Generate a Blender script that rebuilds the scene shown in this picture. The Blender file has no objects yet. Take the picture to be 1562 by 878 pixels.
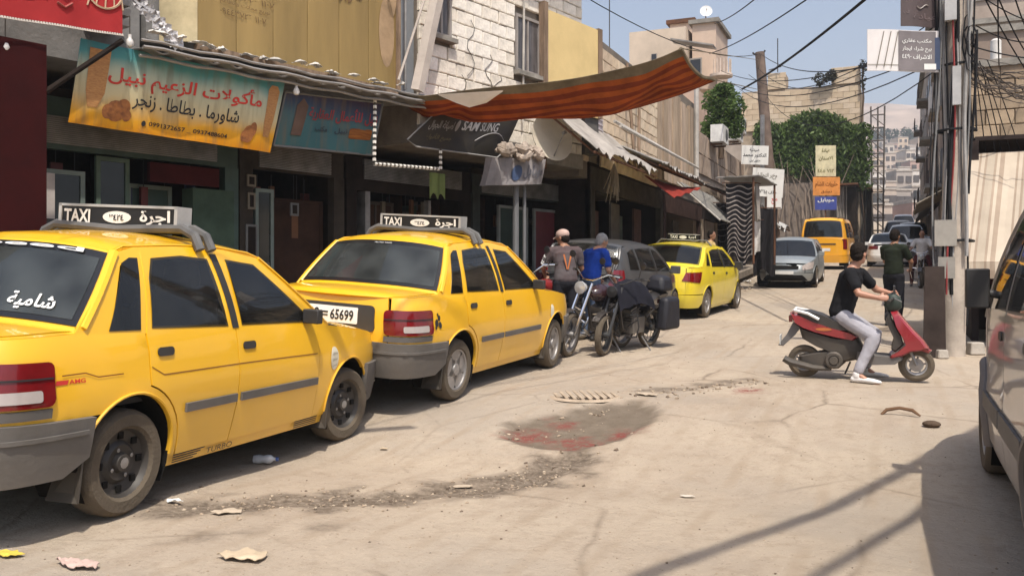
import bpy, bmesh, math, random
from mathutils import Vector, Matrix, noise
from mathutils.geometry import delaunay_2d_cdt
random.seed(7)
S = bpy.context.scene
C = S.collection
rad = math.radians

# ---------------------------------------------------------------- camera, sky, sun, exposure
F_PX, HOR, CAM_H, YAW = 1350.0, 418.0, 1.34, rad(23.4)
cd = bpy.data.cameras.new('camera'); cam = bpy.data.objects.new('camera', cd); C.objects.link(cam)
cd.sensor_width = 36.0; cd.lens = 36.0 * F_PX / 1562.0
cd.shift_y = -(439 - HOR) / 1562.0
cd.clip_start = 0.05; cd.clip_end = 6000
cam.location = (0, 0, CAM_H); cam.rotation_euler = (rad(90), 0, YAW)
S.camera = cam

SUN_DIR = Vector((-0.31, 0.44, -1.0)).normalized()     # the way the light travels
to_sun = -SUN_DIR
elev = math.asin(to_sun.z); az = math.atan2(to_sun.x, to_sun.y)
w = bpy.data.worlds.new('World'); S.world = w; w.use_nodes = True
nt = w.node_tree
sky = nt.nodes.new('ShaderNodeTexSky'); sky.sky_type = 'NISHITA'; sky.sun_disc = False
sky.sun_elevation = elev; sky.sun_rotation = az
sky.air_density = 1.1; sky.dust_density = 4.0; sky.ozone_density = 2.4
bg = nt.nodes['Background']; bg.inputs[1].default_value = 0.145
nt.links.new(sky.outputs[0], bg.inputs[0])
sl = bpy.data.lights.new('sun', 'SUN'); so = bpy.data.objects.new('sun', sl); C.objects.link(so)
sl.energy = 3.9; sl.angle = rad(0.55); sl.color = (1.0, 0.93, 0.82)
so.rotation_euler = SUN_DIR.to_track_quat('-Z', 'Y').to_euler()
so.location = (0, 0, 30)
S.view_settings.view_transform = 'Standard'; S.view_settings.look = 'None'
S.view_settings.exposure = 0.40; S.view_settings.gamma = 1.0
S.render.engine = 'CYCLES'
S.cycles.max_bounces = 6; S.cycles.diffuse_bounces = 3; S.cycles.glossy_bounces = 3
S.cycles.transparent_max_bounces = 8; S.cycles.volume_bounces = 0
S.cycles.use_denoising = True
S.cycles.sample_clamp_indirect = 4.0

# ---------------------------------------------------------------- helpers
CY, SY = math.cos(YAW), math.sin(YAW)
def ray(px, py):
    a, b = (px - 781) / F_PX, (HOR - py) / F_PX
    return Vector((a * CY - SY, a * SY + CY, b))
def at_depth(px, py, d):
    return Vector((0, 0, CAM_H)) + ray(px, py) * d
def on_plane(px, py, p0, n):
    r = ray(px, py); o = Vector((0, 0, CAM_H))
    return o + r * ((Vector(p0) - o).dot(n) / r.dot(n))
GT = [(-30, -.1), (-5, 0), (4.0, 0), (5.6, -.07), (6.8, .03), (8, .14), (11, .19), (14, .33), (18, .43), (24, .7), (29, .93), (39, 1.58), (46, 1.8), (60, 2.7), (80, 4.3), (100, 6.2), (160, 12.5), (300, 27), (500, 40), (3000, 60)]
def lerp(a, b, t): return a + (b - a) * t
def tab(T, x, smooth=True):
    if x <= T[0][0]: return T[0][1]
    for (a, va), (b, vb) in zip(T, T[1:]):
        if x <= b:
            t = (x - a) / (b - a)
            if smooth == 2: t = t * t * (3 - 2 * t)
            return va + (vb - va) * t
    return T[-1][1]
def G(x, y):
    k = max(0, min(1, (y - 5) / 3)) * max(0, min(1, (60 - y) / 20))
    return tab(GT, y) + k * .012 * max(-1, min(5, -x)) + .055 * max(0, min(2.0, -3.75 - x)) * max(0, min(1, (60 - y) / 25))
def ground_at(px, py):
    r = ray(px, py); lo, hi = .5, 900.0
    d = lo
    while d < hi:
        p = Vector((0, 0, CAM_H)) + r * d
        if p.z <= G(p.x, p.y): break
        d *= 1.01
    p.z = G(p.x, p.y); return p

def tag(o, label=None, cat=None, group=None, kind=None):
    if label: o['label'] = label
    if cat: o['category'] = cat
    if group: o['group'] = group
    if kind: o['kind'] = kind
    return o
def thing(name, label, cat, loc=(0, 0, 0), rz=0, group=None):
    o = bpy.data.objects.new(name, None); C.objects.link(o)
    o.location = loc; o.rotation_euler = (0, 0, rz); o.empty_display_size = .2
    return tag(o, label, cat, group)
def copy_tree(o, parent=None):
    c = o.copy(); C.objects.link(c)
    if parent: c.parent = parent
    for ch in list(o.children): copy_tree(ch, c)
    return c

class MB:
    def __init__(s): s.v = []; s.f = []; s.m = []
    def add(s, vs, fs, mi=0):
        n = len(s.v); s.v += [tuple(v) for v in vs]; s.f += [tuple(i + n for i in f) for f in fs]; s.m += [mi] * len(fs)
        return s
    def box(s, c, d, rz=0, mi=0, M=None, taper=1.0):
        hx, hy, hz = d[0] / 2, d[1] / 2, d[2] / 2
        cs, sn = math.cos(rz), math.sin(rz); vs = []
        for z in (-hz, hz):
            k = taper if z > 0 else 1
            for x, y in ((-hx, -hy), (hx, -hy), (hx, hy), (-hx, hy)):
                p = Vector((x * k * cs - y * k * sn, x * k * sn + y * k * cs, z))
                if M: p = M @ p
                vs.append((p.x + c[0], p.y + c[1], p.z + c[2]))
        return s.add(vs, [(3, 2, 1, 0), (4, 5, 6, 7), (0, 1, 5, 4), (1, 2, 6, 5), (2, 3, 7, 6), (3, 0, 4, 7)], mi)
    def tube(s, pts, r, n=8, mi=0, cap=True, flat=1.0):
        pts = [Vector(p) for p in pts]; k = len(pts); base = len(s.v); prev = None
        rr = r if isinstance(r, (list, tuple)) else [r] * k
        for i, p in enumerate(pts):
            d = (pts[min(i + 1, k - 1)] - pts[max(i - 1, 0)])
            if d.length < 1e-9: d = Vector((0, 0, 1))
            d.normalize()
            if prev is None:
                a = d.orthogonal().normalized()
                if abs(d.z) < .9: a = Vector((0, 0, 1)).cross(d).normalized()
            else:
                a = prev - d * prev.dot(d)
                a = a.normalized() if a.length > 1e-6 else d.orthogonal().normalized()
            prev = a; b = d.cross(a)
            for j in range(n):
                t = 2 * math.pi * j / n
                s.v.append(tuple(p + a * (rr[i] * math.cos(t)) + b * (rr[i] * flat * math.sin(t))))
        for i in range(k - 1):
            for j in range(n):
                a, b = base + i * n + j, base + i * n + (j + 1) % n
                s.f.append((a, b, b + n, a + n)); s.m.append(mi)
        if cap:
            s.f.append(tuple(base + j for j in range(n))[::-1]); s.m.append(mi)
            s.f.append(tuple(base + (k - 1) * n + j for j in range(n))); s.m.append(mi)
        return s
    def lathe(s, prof, c=(0, 0, 0), axis='y', n=28, mi=0):
        base = len(s.v); k = len(prof)
        for r, h in prof:
            for j in range(n):
                t = 2 * math.pi * j / n; a, b = r * math.cos(t), r * math.sin(t)
                p = {'y': (a, h, b), 'z': (a, b, h), 'x': (h, a, b)}[axis]
                s.v.append((p[0] + c[0], p[1] + c[1], p[2] + c[2]))
        for i in range(k - 1):
            for j in range(n):
                a, b = base + i * n + j, base + i * n + (j + 1) % n
                s.f.append((a, b, b + n, a + n)); s.m.append(mi)
        return s
    def grid(s, fn, nu, nv, mi=0):
        base = len(s.v)
        for i in range(nu + 1):
            for j in range(nv + 1): s.v.append(tuple(fn(i / nu, j / nv)))
        for i in range(nu):
            for j in range(nv):
                a = base + i * (nv + 1) + j
                s.f.append((a, a + nv + 1, a + nv + 2, a + 1)); s.m.append(mi)
        return s
    def sheet(s, fn, nu, nv, th=.01, mi=0):
        """a grid with thickness: fn(u,v) -> Vector; offset along normal"""
        P = [[Vector(fn(i / nu, j / nv)) for j in range(nv + 1)] for i in range(nu + 1)]
        base = len(s.v); N = (nu + 1) * (nv + 1)
        for q in (0, 1):
            for i in range(nu + 1):
                for j in range(nv + 1):
                    du = P[min(i + 1, nu)][j] - P[max(i - 1, 0)][j]; dv = P[i][min(j + 1, nv)] - P[i][max(j - 1, 0)]
                    nn = du.cross(dv); nn = nn.normalized() if nn.length > 1e-9 else Vector((0, 0, 1))
                    s.v.append(tuple(P[i][j] - nn * (th * q)))
        id_ = lambda i, j, q: base + q * N + i * (nv + 1) + j
        for i in range(nu):
            for j in range(nv):
                s.f.append((id_(i, j, 0), id_(i + 1, j, 0), id_(i + 1, j + 1, 0), id_(i, j + 1, 0)))
                s.f.append((id_(i, j + 1, 1), id_(i + 1, j + 1, 1), id_(i + 1, j, 1), id_(i, j, 1))); s.m += [mi, mi]
        for i in range(nu):
            for j, a in ((0, 1), (nv, -1)):
                f = (id_(i, j, 0), id_(i, j, 1), id_(i + 1, j, 1), id_(i + 1, j, 0)); s.f.append(f[::a]); s.m.append(mi)
        for j in range(nv):
            for i, a in ((0, -1), (nu, 1)):
                f = (id_(i, j, 0), id_(i, j, 1), id_(i, j + 1, 1), id_(i, j + 1, 0)); s.f.append(f[::a]); s.m.append(mi)
        return s
    def poly(s, pts, fn, th=.01, res=.08, mi=0, off=0.0, holes=()):
        """2D outline -> surface through fn(a,b,off), with a rim of depth th"""
        n = len(pts); P = [Vector((p[0], p[1])) for p in pts]
        # refine outline
        Q = []
        for i in range(n):
            a, b = P[i], P[(i + 1) % n]; k = max(1, int((b - a).length / res + .5))
            for j in range(k): Q.append(a.lerp(b, j / k))
        m = len(Q); x0, x1 = min(q.x for q in Q), max(q.x for q in Q); y0, y1 = min(q.y for q in Q), max(q.y for q in Q)
        def inside(x, y):
            c = False
            for i in range(m):
                a, b = Q[i], Q[i - 1]
                if (a.y > y) != (b.y > y) and x < (b.x - a.x) * (y - a.y) / (b.y - a.y) + a.x: c = not c
            return c
        I = []
        nx, ny = int((x1 - x0) / res), int((y1 - y0) / res)
        for i in range(1, nx + 1):
            for j in range(1, ny + 1):
                x, y = x0 + (i - .03 * (j % 2)) * (x1 - x0) / (nx + 1), y0 + j * (y1 - y0) / (ny + 1)
                if inside(x, y) and min((q.x - x) ** 2 + (q.y - y) ** 2 for q in Q) > (res * .35) ** 2: I.append(Vector((x, y)))
        E_ = [(i, (i + 1) % m) for i in range(m)]; X = []
        if holes:
            def inh(x, y, H):
                c = False
                for i in range(len(H)):
                    a, b = H[i], H[i - 1]
                    if (a[1] > y) != (b[1] > y) and x < (b[0] - a[0]) * (y - a[1]) / (b[1] - a[1]) + a[0]: c = not c
                return c
            I = [p for p in I if not any(inh(p.x, p.y, H) for H in holes)]
            for H in holes:
                b0 = m + len(I) + len(X); X += [Vector(h) for h in H]; E_ += [(b0 + i, b0 + (i + 1) % len(H)) for i in range(len(H))]
        vs, es, fs, *_ = delaunay_2d_cdt(Q + I + X, E_, [], 1, 1e-6)
        if holes: fs = [f for f in fs if not any(inh(sum(vs[i].x for i in f) / len(f), sum(vs[i].y for i in f) / len(f), H) for H in holes)]
        area = sum(Q[i - 1].x * Q[i].y - Q[i].x * Q[i - 1].y for i in range(m))
        base = len(s.v)
        for v in vs: s.v.append(tuple(fn(v.x, v.y, off)))
        for f in fs: s.f.append(tuple(base + i for i in f)); s.m.append(mi)
        if th:
            b2 = len(s.v)
            for q in Q: s.v.append(tuple(fn(q.x, q.y, off)))
            for q in Q: s.v.append(tuple(fn(q.x, q.y, off - th)))
            for i in range(m):
                j = (i + 1) % m; f = (b2 + j, b2 + i, b2 + m + i, b2 + m + j)
                s.f.append(f if area > 0 else f[::-1]); s.m.append(mi)
        return s
    def xf(s, M, start=0):
        for i in range(start, len(s.v)): s.v[i] = tuple(M @ Vector(s.v[i]))
        return s
    def build(s, name, mats, parent=None, smooth=False, mirror=False, loc=None):
        me = bpy.data.meshes.new(name)
        v, f = s.v, s.f
        if mirror: v = [(a, -b, c) for a, b, c in v]; f = [t[::-1] for t in f]
        me.from_pydata(v, [], f)
        for m in (mats if isinstance(mats, (list, tuple)) else [mats]): me.materials.append(m)
        if any(s.m): me.polygons.foreach_set('material_index', s.m)
        if smooth:
            me.polygons.foreach_set('use_smooth', [True] * len(me.polygons))
            if smooth != 2: me.set_sharp_from_angle(angle=rad(38))
        me.update()
        o = bpy.data.objects.new(name, me); C.objects.link(o)
        if parent: o.parent = parent
        if loc: o.location = loc
        return o

# ---------------------------------------------------------------- materials
def mat(name, col, rough=.8, metal=0, var=.25, scale=3.0, bump=.0, bscale=30, col2=None, dust=0, spec=.5, coat=0, trans=0, sub=None, stretch=None, coord='Object', emit=None):
    m = bpy.data.materials.new(name); m.use_nodes = True; N = m.node_tree.nodes; L = m.node_tree.links
    b = N['Principled BSDF']; b.inputs['Roughness'].default_value = rough; b.inputs['Metallic'].default_value = metal
    b.inputs['Specular IOR Level'].default_value = spec if rough < .66 or metal else .12; b.inputs['Coat Weight'].default_value = coat; b.inputs['Coat Roughness'].default_value = .05
    tc = N.new('ShaderNodeTexCoord'); src = tc.outputs[coord]
    if stretch:
        mp = N.new('ShaderNodeMapping'); mp.inputs['Scale'].default_value = stretch; L.new(src, mp.inputs[0]); src = mp.outputs[0]
    nz = N.new('ShaderNodeTexNoise'); nz.inputs['Scale'].default_value = scale; nz.inputs['Detail'].default_value = 6; nz.inputs['Roughness'].default_value = .62
    L.new(src, nz.inputs['Vector'])
    rp = N.new('ShaderNodeMapRange'); rp.inputs[1].default_value = .32; rp.inputs[2].default_value = .68
    L.new(nz.outputs['Fac'], rp.inputs[0])
    mx = N.new('ShaderNodeMix'); mx.data_type = 'RGBA'
    c2 = col2 if col2 else [c * (1 - var) for c in col]
    mx.inputs[6].default_value = (*c2, 1); mx.inputs[7].default_value = (*[min(1, c * (1 + (0 if col2 else var * .6))) for c in col], 1)
    L.new(rp.outputs[0], mx.inputs[0]); out = mx.outputs[2]
    if dust:
        sp = N.new('ShaderNodeSeparateXYZ'); L.new(tc.outputs['Object'], sp.inputs[0])
        mr = N.new('ShaderNodeMapRange'); mr.inputs[1].default_value = .15; mr.inputs[2].default_value = .85; mr.inputs[3].default_value = dust; mr.inputs[4].default_value = dust * .22
        L.new(sp.outputs[2], mr.inputs[0])
        n2 = N.new('ShaderNodeTexNoise'); n2.inputs['Scale'].default_value = 2.3; n2.inputs['Detail'].default_value = 8; n2.inputs['Roughness'].default_value = .7
        L.new(tc.outputs['Object'], n2.inputs['Vector'])
        m1 = N.new('ShaderNodeMath'); m1.operation = 'MULTIPLY'; L.new(mr.outputs[0], m1.inputs[0]); L.new(n2.outputs['Fac'], m1.inputs[1])
        m2 = N.new('ShaderNodeMix'); m2.data_type = 'RGBA'; m2.inputs[7].default_value = (.36, .28, .19, 1)
        L.new(m1.outputs[0], m2.inputs[0]); L.new(out, m2.inputs[6]); out = m2.outputs[2]
        ra = N.new('ShaderNodeMath'); ra.operation = 'MULTIPLY_ADD'; ra.inputs[1].default_value = .9; ra.inputs[2].default_value = rough
        L.new(m1.outputs[0], ra.inputs[0]); L.new(ra.outputs[0], b.inputs['Roughness'])
    L.new(out, b.inputs['Base Color'])
    if bump:
        n3 = N.new('ShaderNodeTexNoise'); n3.inputs['Scale'].default_value = bscale; n3.inputs['Detail'].default_value = 5
        L.new(src, n3.inputs['Vector'])
        bp = N.new('ShaderNodeBump'); bp.inputs['Strength'].default_value = bump; bp.inputs['Distance'].default_value = .02
        L.new(n3.outputs['Fac'], bp.inputs['Height']); L.new(bp.outputs[0], b.inputs['Normal'])
    if emit:
        b.inputs['Emission Color'].default_value = (*emit[0], 1); b.inputs['Emission Strength'].default_value = emit[1]
    m.diffuse_color = (*col, 1)
    return m
MT = {}
def M_(name, *a, **k):
    if name not in MT: MT[name] = mat(name, *a, **k)
    return MT[name]
black = M_('black_plastic', (.02, .02, .021), .55, dust=.25)
rubber = M_('tyre_rubber', (.03, .029, .028), .85, dust=.5, bump=.3, bscale=60)
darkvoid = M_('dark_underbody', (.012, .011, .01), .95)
bumpgrey = M_('grey_bumper_plastic', (.085, .083, .082), .6, dust=.35, bump=.1)
glass = M_('dark_window_glass', (.02, .023, .025), .08, spec=.6, var=.5, dust=.12)
glass_blue = M_('tinted_blue_glass', (.018, .026, .05), .12, spec=.6, dust=.1)
glass_rear = M_('dusty_rear_glass', (.05, .055, .055), .28, spec=.5, var=.3, dust=.35)
def glassify(m, tint, dustc=(.20, .19, .17), dustf=.10, ref=.85):
    N, L = m.node_tree.nodes, m.node_tree.links; N.clear(); o = N.new('ShaderNodeOutputMaterial'); t = N.new('ShaderNodeBsdfTransparent'); t.inputs[0].default_value = (*tint, 1)
    g = N.new('ShaderNodeBsdfGlossy'); g.inputs['Roughness'].default_value = .03; g.inputs['Color'].default_value = (ref, ref, ref, 1); d = N.new('ShaderNodeBsdfDiffuse'); d.inputs[0].default_value = (*dustc, 1)
    n = N.new('ShaderNodeTexNoise'); n.inputs['Scale'].default_value = 3; n.inputs['Detail'].default_value = 7; tc = N.new('ShaderNodeTexCoord'); L.new(tc.outputs['Object'], n.inputs[0])
    mr = N.new('ShaderNodeMapRange'); mr.inputs[1].default_value = .3; mr.inputs[2].default_value = .75; mr.inputs[3].default_value = dustf * .4; mr.inputs[4].default_value = dustf * 1.7; L.new(n.outputs['Fac'], mr.inputs[0])
    m1 = N.new('ShaderNodeMixShader'); L.new(mr.outputs[0], m1.inputs[0]); L.new(t.outputs[0], m1.inputs[1]); L.new(d.outputs[0], m1.inputs[2])
    f = N.new('ShaderNodeFresnel'); f.inputs[0].default_value = 1.55; m2 = N.new('ShaderNodeMixShader'); L.new(f.outputs[0], m2.inputs[0]); L.new(m1.outputs[0], m2.inputs[1]); L.new(g.outputs[0], m2.inputs[2]); L.new(m2.outputs[0], o.inputs[0])
glassify(glass, (.42, .45, .45), dustf=.05); glassify(glass_blue, (.03, .05, .11), dustf=.05); glassify(glass_rear, (.25, .27, .27), (.16, .18, .18), dustf=.2)
chrome = M_('chrome', (.75, .75, .76), .18, metal=1, var=.1)
alloy = M_('alloy_rim', (.38, .38, .39), .38, metal=.8, dust=.3)
steelblk = M_('black_steel_rim', (.014, .014, .015), .5, dust=.12)
redlamp = M_('red_lamp_lens', (.17, .005, .007), .12, coat=.6, var=.3)
whitelamp = M_('clear_lamp_lens', (.42, .37, .35), .12, coat=.5, var=.2)
amber = M_('amber_lamp_lens', (.7, .25, .04), .15, coat=.5)
white = M_('white_print', (.72, .72, .70), .6, var=.08)
blackp = M_('black_print', (.015, .015, .016), .6)
redp = M_('red_print', (.55, .03, .02), .6)
rust = M_('rusty_steel', (.16, .075, .04), .85, col2=(.07, .04, .03), bump=.3)
steel = M_('dull_steel', (.28, .27, .26), .5, metal=.6, var=.4)
skin = M_('skin', (.42, .22, .14), .55, var=.15)
skin2 = M_('tanned_skin', (.30, .15, .09), .55, var=.15)
hair_m = M_('dark_hair', (.018, .013, .01), .8, var=.4, bump=.6, bscale=90)

# ---------------------------------------------------------------- lettering
AR = {}
def _ar(ch, iso, fin, ini=None, med=None): AR[ch] = (iso, fin, ini, med)
for row in ('ا FE8D FE8E', 'أ FE83 FE84', 'ة FE93 FE94', 'و FEED FEEE', 'ر FEAD FEAE', 'ز FEAF FEB0', 'د FEA9 FEAA', 'ى FEEF FEF0',
            'ب FE8F FE90 FE91 FE92', 'ت FE95 FE96 FE97 FE98', 'ج FE9D FE9E FE9F FEA0', 'س FEB1 FEB2 FEB3 FEB4', 'ش FEB5 FEB6 FEB7 FEB8', 'ط FEC1 FEC2 FEC3 FEC4',
            'ع FEC9 FECA FECB FECC', 'ق FED5 FED6 FED7 FED8', 'ك FED9 FEDA FEDB FEDC', 'ل FEDD FEDE FEDF FEE0', 'م FEE1 FEE2 FEE3 FEE4', 'ن FEE5 FEE6 FEE7 FEE8',
            'ه FEE9 FEEA FEEB FEEC', 'ي FEF1 FEF2 FEF3 FEF4', 'ح FEA1 FEA2 FEA3 FEA4', 'ف FED1 FED2 FED3 FED4', 'ص FEB9 FEBA FEBB FEBC'):
    p = row.split(); _ar(p[0], *[chr(int(q, 16)) for q in p[1:]])
def shape_ar(t):
    t = t.replace('لا', '\uE000'); out = []
    AR['\uE000'] = ('\uFEFB', '\uFEFC', None, None)
    for i, ch in enumerate(t):
        if ch not in AR: out.append(ch); continue
        pj = i > 0 and t[i - 1] in AR and AR[t[i - 1]][2] is not None
        nj = i + 1 < len(t) and t[i + 1] in AR and AR[ch][2] is not None
        iso, fin, ini, med = AR[ch]
        out.append(med if pj and nj else fin if pj else ini if nj else iso)
    return ''.join(reversed(out))
_tc = bpy.data.curves.new('lettering_source', 'FONT'); _to = bpy.data.objects.new('lettering_source', _tc); C.objects.link(_to)
_tc.resolution_u = 3
_tcache = {}
def text2d(t, bold=.0):
    if (t, bold) in _tcache: return _tcache[(t, bold)]
    if any(ch in AR for ch in t): s_ = shape_ar(t)
    else: s_ = t
    _tc.body = s_; _tc.offset = bold
    bpy.context.view_layer.update()
    me = bpy.data.meshes.new_from_object(_to.evaluated_get(bpy.context.evaluated_depsgraph_get()))
    vs = [(v.co.x, v.co.y) for v in me.vertices]; fs = [tuple(p.vertices) for p in me.polygons]
    bpy.data.meshes.remove(me)
    x0, x1 = min(v[0] for v in vs), max(v[0] for v in vs); y0, y1 = min(v[1] for v in vs), max(v[1] for v in vs)
    vs = [((x - x0) / (x1 - x0), (y - y0) / (y1 - y0)) for x, y in vs]
    _tcache[(t, bold)] = (vs, fs); return vs, fs
def letters(mb, t, rect, fn, off=.004, mi=0, bold=.0, mirror=False):
    """fit the text into rect (a0,b0,a1,b1) of the surface fn(a,b,off)"""
    vs, fs = text2d(t, bold); a0, b0, a1, b1 = rect
    mb.add([fn(a0 + (a1 - a0) * ((1 - x) if mirror else x), b0 + (b1 - b0) * y, off) for x, y in vs], fs, mi)
def ell(cx, cy, rx, ry, n=20): return [(cx + rx * math.cos(2 * math.pi * i / n), cy + ry * math.sin(2 * math.pi * i / n)) for i in range(n)]
def rrect(x0, y0, x1, y1, r=.03, n=3):
    r = min(r, abs(x1 - x0) / 2.01, abs(y1 - y0) / 2.01); out = []
    for cx, cy, a in ((x1 - r, y0 + r, -90), (x1 - r, y1 - r, 0), (x0 + r, y1 - r, 90), (x0 + r, y0 + r, 180)):
        for i in range(n + 1):
            t = rad(a + 90 * i / n); out.append((cx + r * math.cos(t), cy + r * math.sin(t)))
    return out
def arc(cx, cy, r, a0, a1, n=14): return [(cx + r * math.cos(rad(a0 + (a1 - a0) * i / n)), cy + r * math.sin(rad(a0 + (a1 - a0) * i / n))) for i in range(n + 1)]
# ================================================================ CARS
class Car:
    """x forward, y left, z up, origin on the ground half way between the axles"""
    def __init__(c, sp, name, label, cat, mats):
        c.sp = sp; c.mats = mats; c.root = thing(name, label, cat)
        hw = sp['hw']
        arcs = []
        for L, n, sg in ((sp['rear'], sp.get('nr', 8), -1), (sp['front'], sp.get('nf', 5), 1)):
            P = []
            for i in range(161):
                t = math.pi / 2 * i / 160
                P.append((sg * L * math.sin(t) ** (2 / n), -hw * math.cos(t) ** (2 / n) if i < 160 else 0.0))
            arcs.append(P)
        tabl = []
        s = 0
        P = arcs[0]
        for i, p in enumerate(P):
            if i: s -= math.dist(P[i - 1], p)
            tabl.append((s, *p))
        c.s0 = s; tabl.reverse(); s = 0; P = arcs[1]
        for i, p in enumerate(P):
            if i: s += math.dist(P[i - 1], p); tabl.append((s, *p))
        c.s1 = s; c.tabl = tabl
        import bisect
        c.keys = [t[0] for t in tabl]; c.bis = bisect.bisect_right
    def plan(c, s):
        sg = 1
        if s < c.s0: s = 2 * c.s0 - s; sg = -1
        if s > c.s1: s = 2 * c.s1 - s; sg = -1
        i = max(1, min(len(c.tabl) - 1, c.bis(c.keys, s)))
        a, b = c.tabl[i - 1], c.tabl[i]; t = (s - a[0]) / max(1e-9, b[0] - a[0])
        return a[1] + (b[1] - a[1]) * t, sg * (a[2] + (b[2] - a[2]) * t)
    def low(c, s, z):
        x, y = c.plan(s); sp = c.sp
        L = sp['front'] if x > 0 else sp['rear']
        k = tab(sp['kf'] if x > 0 else sp['kr'], z); q = max(0, (abs(x) / L - .55) / .45); q = q * q
        return Vector((x * (1 - (1 - k) * q), y * tab(sp['ky'], z), z))
    def zb(c, x): return tab(c.sp['belt'], x)
    def side0(c, s, z):
        x = c.plan(s)[0]; zb = c.zb(x)
        if z <= zb: return c.low(s, z)
        p = c.low(s, zb); t = (z - zb); a, b = c.sp['tum']
        y = abs(p.y) - a * t - b * t * t
        return Vector((p.x if not c.sp.get('gx') else x, -y, z))
    def side(c, s, z, off=0.0):
        p = c.side0(s, z); e = .01
        if off == 0: return p
        zz = z if abs(z - c.zb(c.plan(s)[0])) > 2 * e else z - 2 * e
        if s < c.s0: mir = 1; s2 = 2 * c.s0 - s
        a = c.side0(s + e, z) - c.side0(s - e, z); b = c.side0(s, zz + e) - c.side0(s, zz - e)
        n = a.cross(b)
        if n.length < 1e-9: return p
        return p + n.normalized() * off
    def top(c, q, u, off=0.0):
        """q along the top line keys, u -1 (right) .. 1 (left)"""
        K = c.sp['top']
        def pt(q, u):
            q = max(0, min(len(K) - 1.0001, q)); i = int(q); t = q - i; A, B = K[i], K[i + 1]
            s, z, bx, bz = [lerp(A[j], B[j], t) for j in range(4)]
            if z is None: z = 0
            p = c.side0(s, z); k = 1 - u * u; kz = 1 - abs(u) ** 2.6
            return Vector((p.x + bx * k, p.y * -u, p.z + bz * kz))
        p = pt(q, u)
        if off:
            e = .004; a = pt(q + e, u) - pt(q - e, u); b = pt(q, u + e) - pt(q, u - e); n = a.cross(b)
            if n.z < 0 and abs(n.z) > .1 * n.length: n = -n
            if n.length > 1e-9: p = p + n.normalized() * off
        return p
    def pan(c, name, pts, m, off=0.0, th=.018, res=.09, parent=None, both=False, left=False, smooth=True, label=None, holes=()):
        o = None
        mb = MB().poly(pts, c.side, th, res, 0, off, holes)
        par = parent if isinstance(parent, (list, tuple)) else (parent or c.root, parent or c.root)
        out = []
        if not left: o = mb.build(name, m, par[0], smooth); out.append(o)
        if both or left: o2 = mb.build(name, m, par[1], smooth, mirror=True); out.append(o2)
        for x in out:
            if label: x['label'] = label
        return out if len(out) > 1 else out[0]
    def tpan(c, name, q0, q1, m, u0=-1, u1=1, off=0.0, n=10, nu=14, parent=None):
        return MB().sheet(lambda a, b: c.top(lerp(q0, q1, a), lerp(u0, u1, b), off), n, nu, .012).build(name, m, parent or c.root, True)
    def wheel(c, x, ysign, R, kind, steer=0, w=.175, sub=True):
        sp = c.sp; y = ysign * (sp['hw'] - sp.get('win', .02) - w / 2)
        t = MB(); h = w / 2
        t.lathe([(R * .64, -h * .8), (R * .70, -h), (R * .9, -h * 1.02), (R * .97, -h * .8), (R, -h * .45), (R, h * .45), (R * .97, h * .8), (R * .9, h * 1.02), (R * .70, h), (R * .64, h * .8)], n=36)
        W = bpy.data.objects.new('wheel', None); C.objects.link(W); W.parent = c.root; W.location = (x, y, R); W.rotation_euler = (0, 0, steer)
        t.build('tyre', rubber, W, True)
        r = MB(); sg = ysign; R2 = R * .66
        if kind == 'steel':
            r.lathe([(R2, sg * h * .85), (R2 * .97, sg * h * .8), (R2 * .9, sg * h * .45), (R2 * .62, sg * h * .3), (R2 * .5, sg * h * .52), (R2 * .3, sg * h * .45), (R2 * .24, sg * h * .75), (.001, sg * h * .8)], n=32)
            for k in range(8):
                a = k * math.pi / 4; r.lathe([(.03, 0), (.001, 0)], n=8) if False else r.box((R2 * .76 * math.cos(a), sg * h * .42, R2 * .76 * math.sin(a)), (.035, .012, .035), mi=1)
            for k in range(4):
                a = k * math.pi / 2 + .4; r.lathe([(.012, sg * h * .62), (.001, sg * h * .66)], c=(R2 * .4 * math.cos(a), 0, R2 * .4 * math.sin(a)), n=6, mi=2)
            r.lathe([(.03, sg * h * .8), (.001, sg * h * .84)], n=10, mi=2)
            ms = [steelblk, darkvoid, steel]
        else:
            ns = {'alloy5': 5, 'alloy': 7, 'cover': 8}[kind]
            r.lathe([(R2, sg * h * .9), (R2 * .93, sg * h * .86), (R2 * .9, sg * h * .3), (.001, sg * h * .25)], n=32, mi=0)
            r.f[-32:] = r.f[-32:]
            for k in range(ns):
                a = k * 2 * math.pi / ns + .3; ca, sa = math.cos(a), math.sin(a)
                wd = .32 / ns + .008
                pts = [(R2 * .15, wd), (R2 * .93, wd * 1.2), (R2 * .93, -wd * 1.2), (R2 * .15, -wd)]
                vs = []
                for yy in (sg * h * .3, sg * h * .72):
                    for (p, q) in pts: vs.append((p * ca - q * sa, yy, p * sa + q * ca))
                r.add(vs, [(0, 1, 2, 3), (7, 6, 5, 4), (0, 4, 5, 1), (1, 5, 6, 2), (2, 6, 7, 3), (3, 7, 4, 0)], 0)
            r.lathe([(R2 * .3, sg * h * .5), (R2 * .28, sg * h * .85), (.001, sg * h * .9)], n=16, mi=0)
            r.lathe([(R2 * .9, sg * h * .28), (.001, sg * h * .24)], n=24, mi=1)
            ms = [alloy, darkvoid]
        r.build('rim', ms, W, True)
        return W
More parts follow.
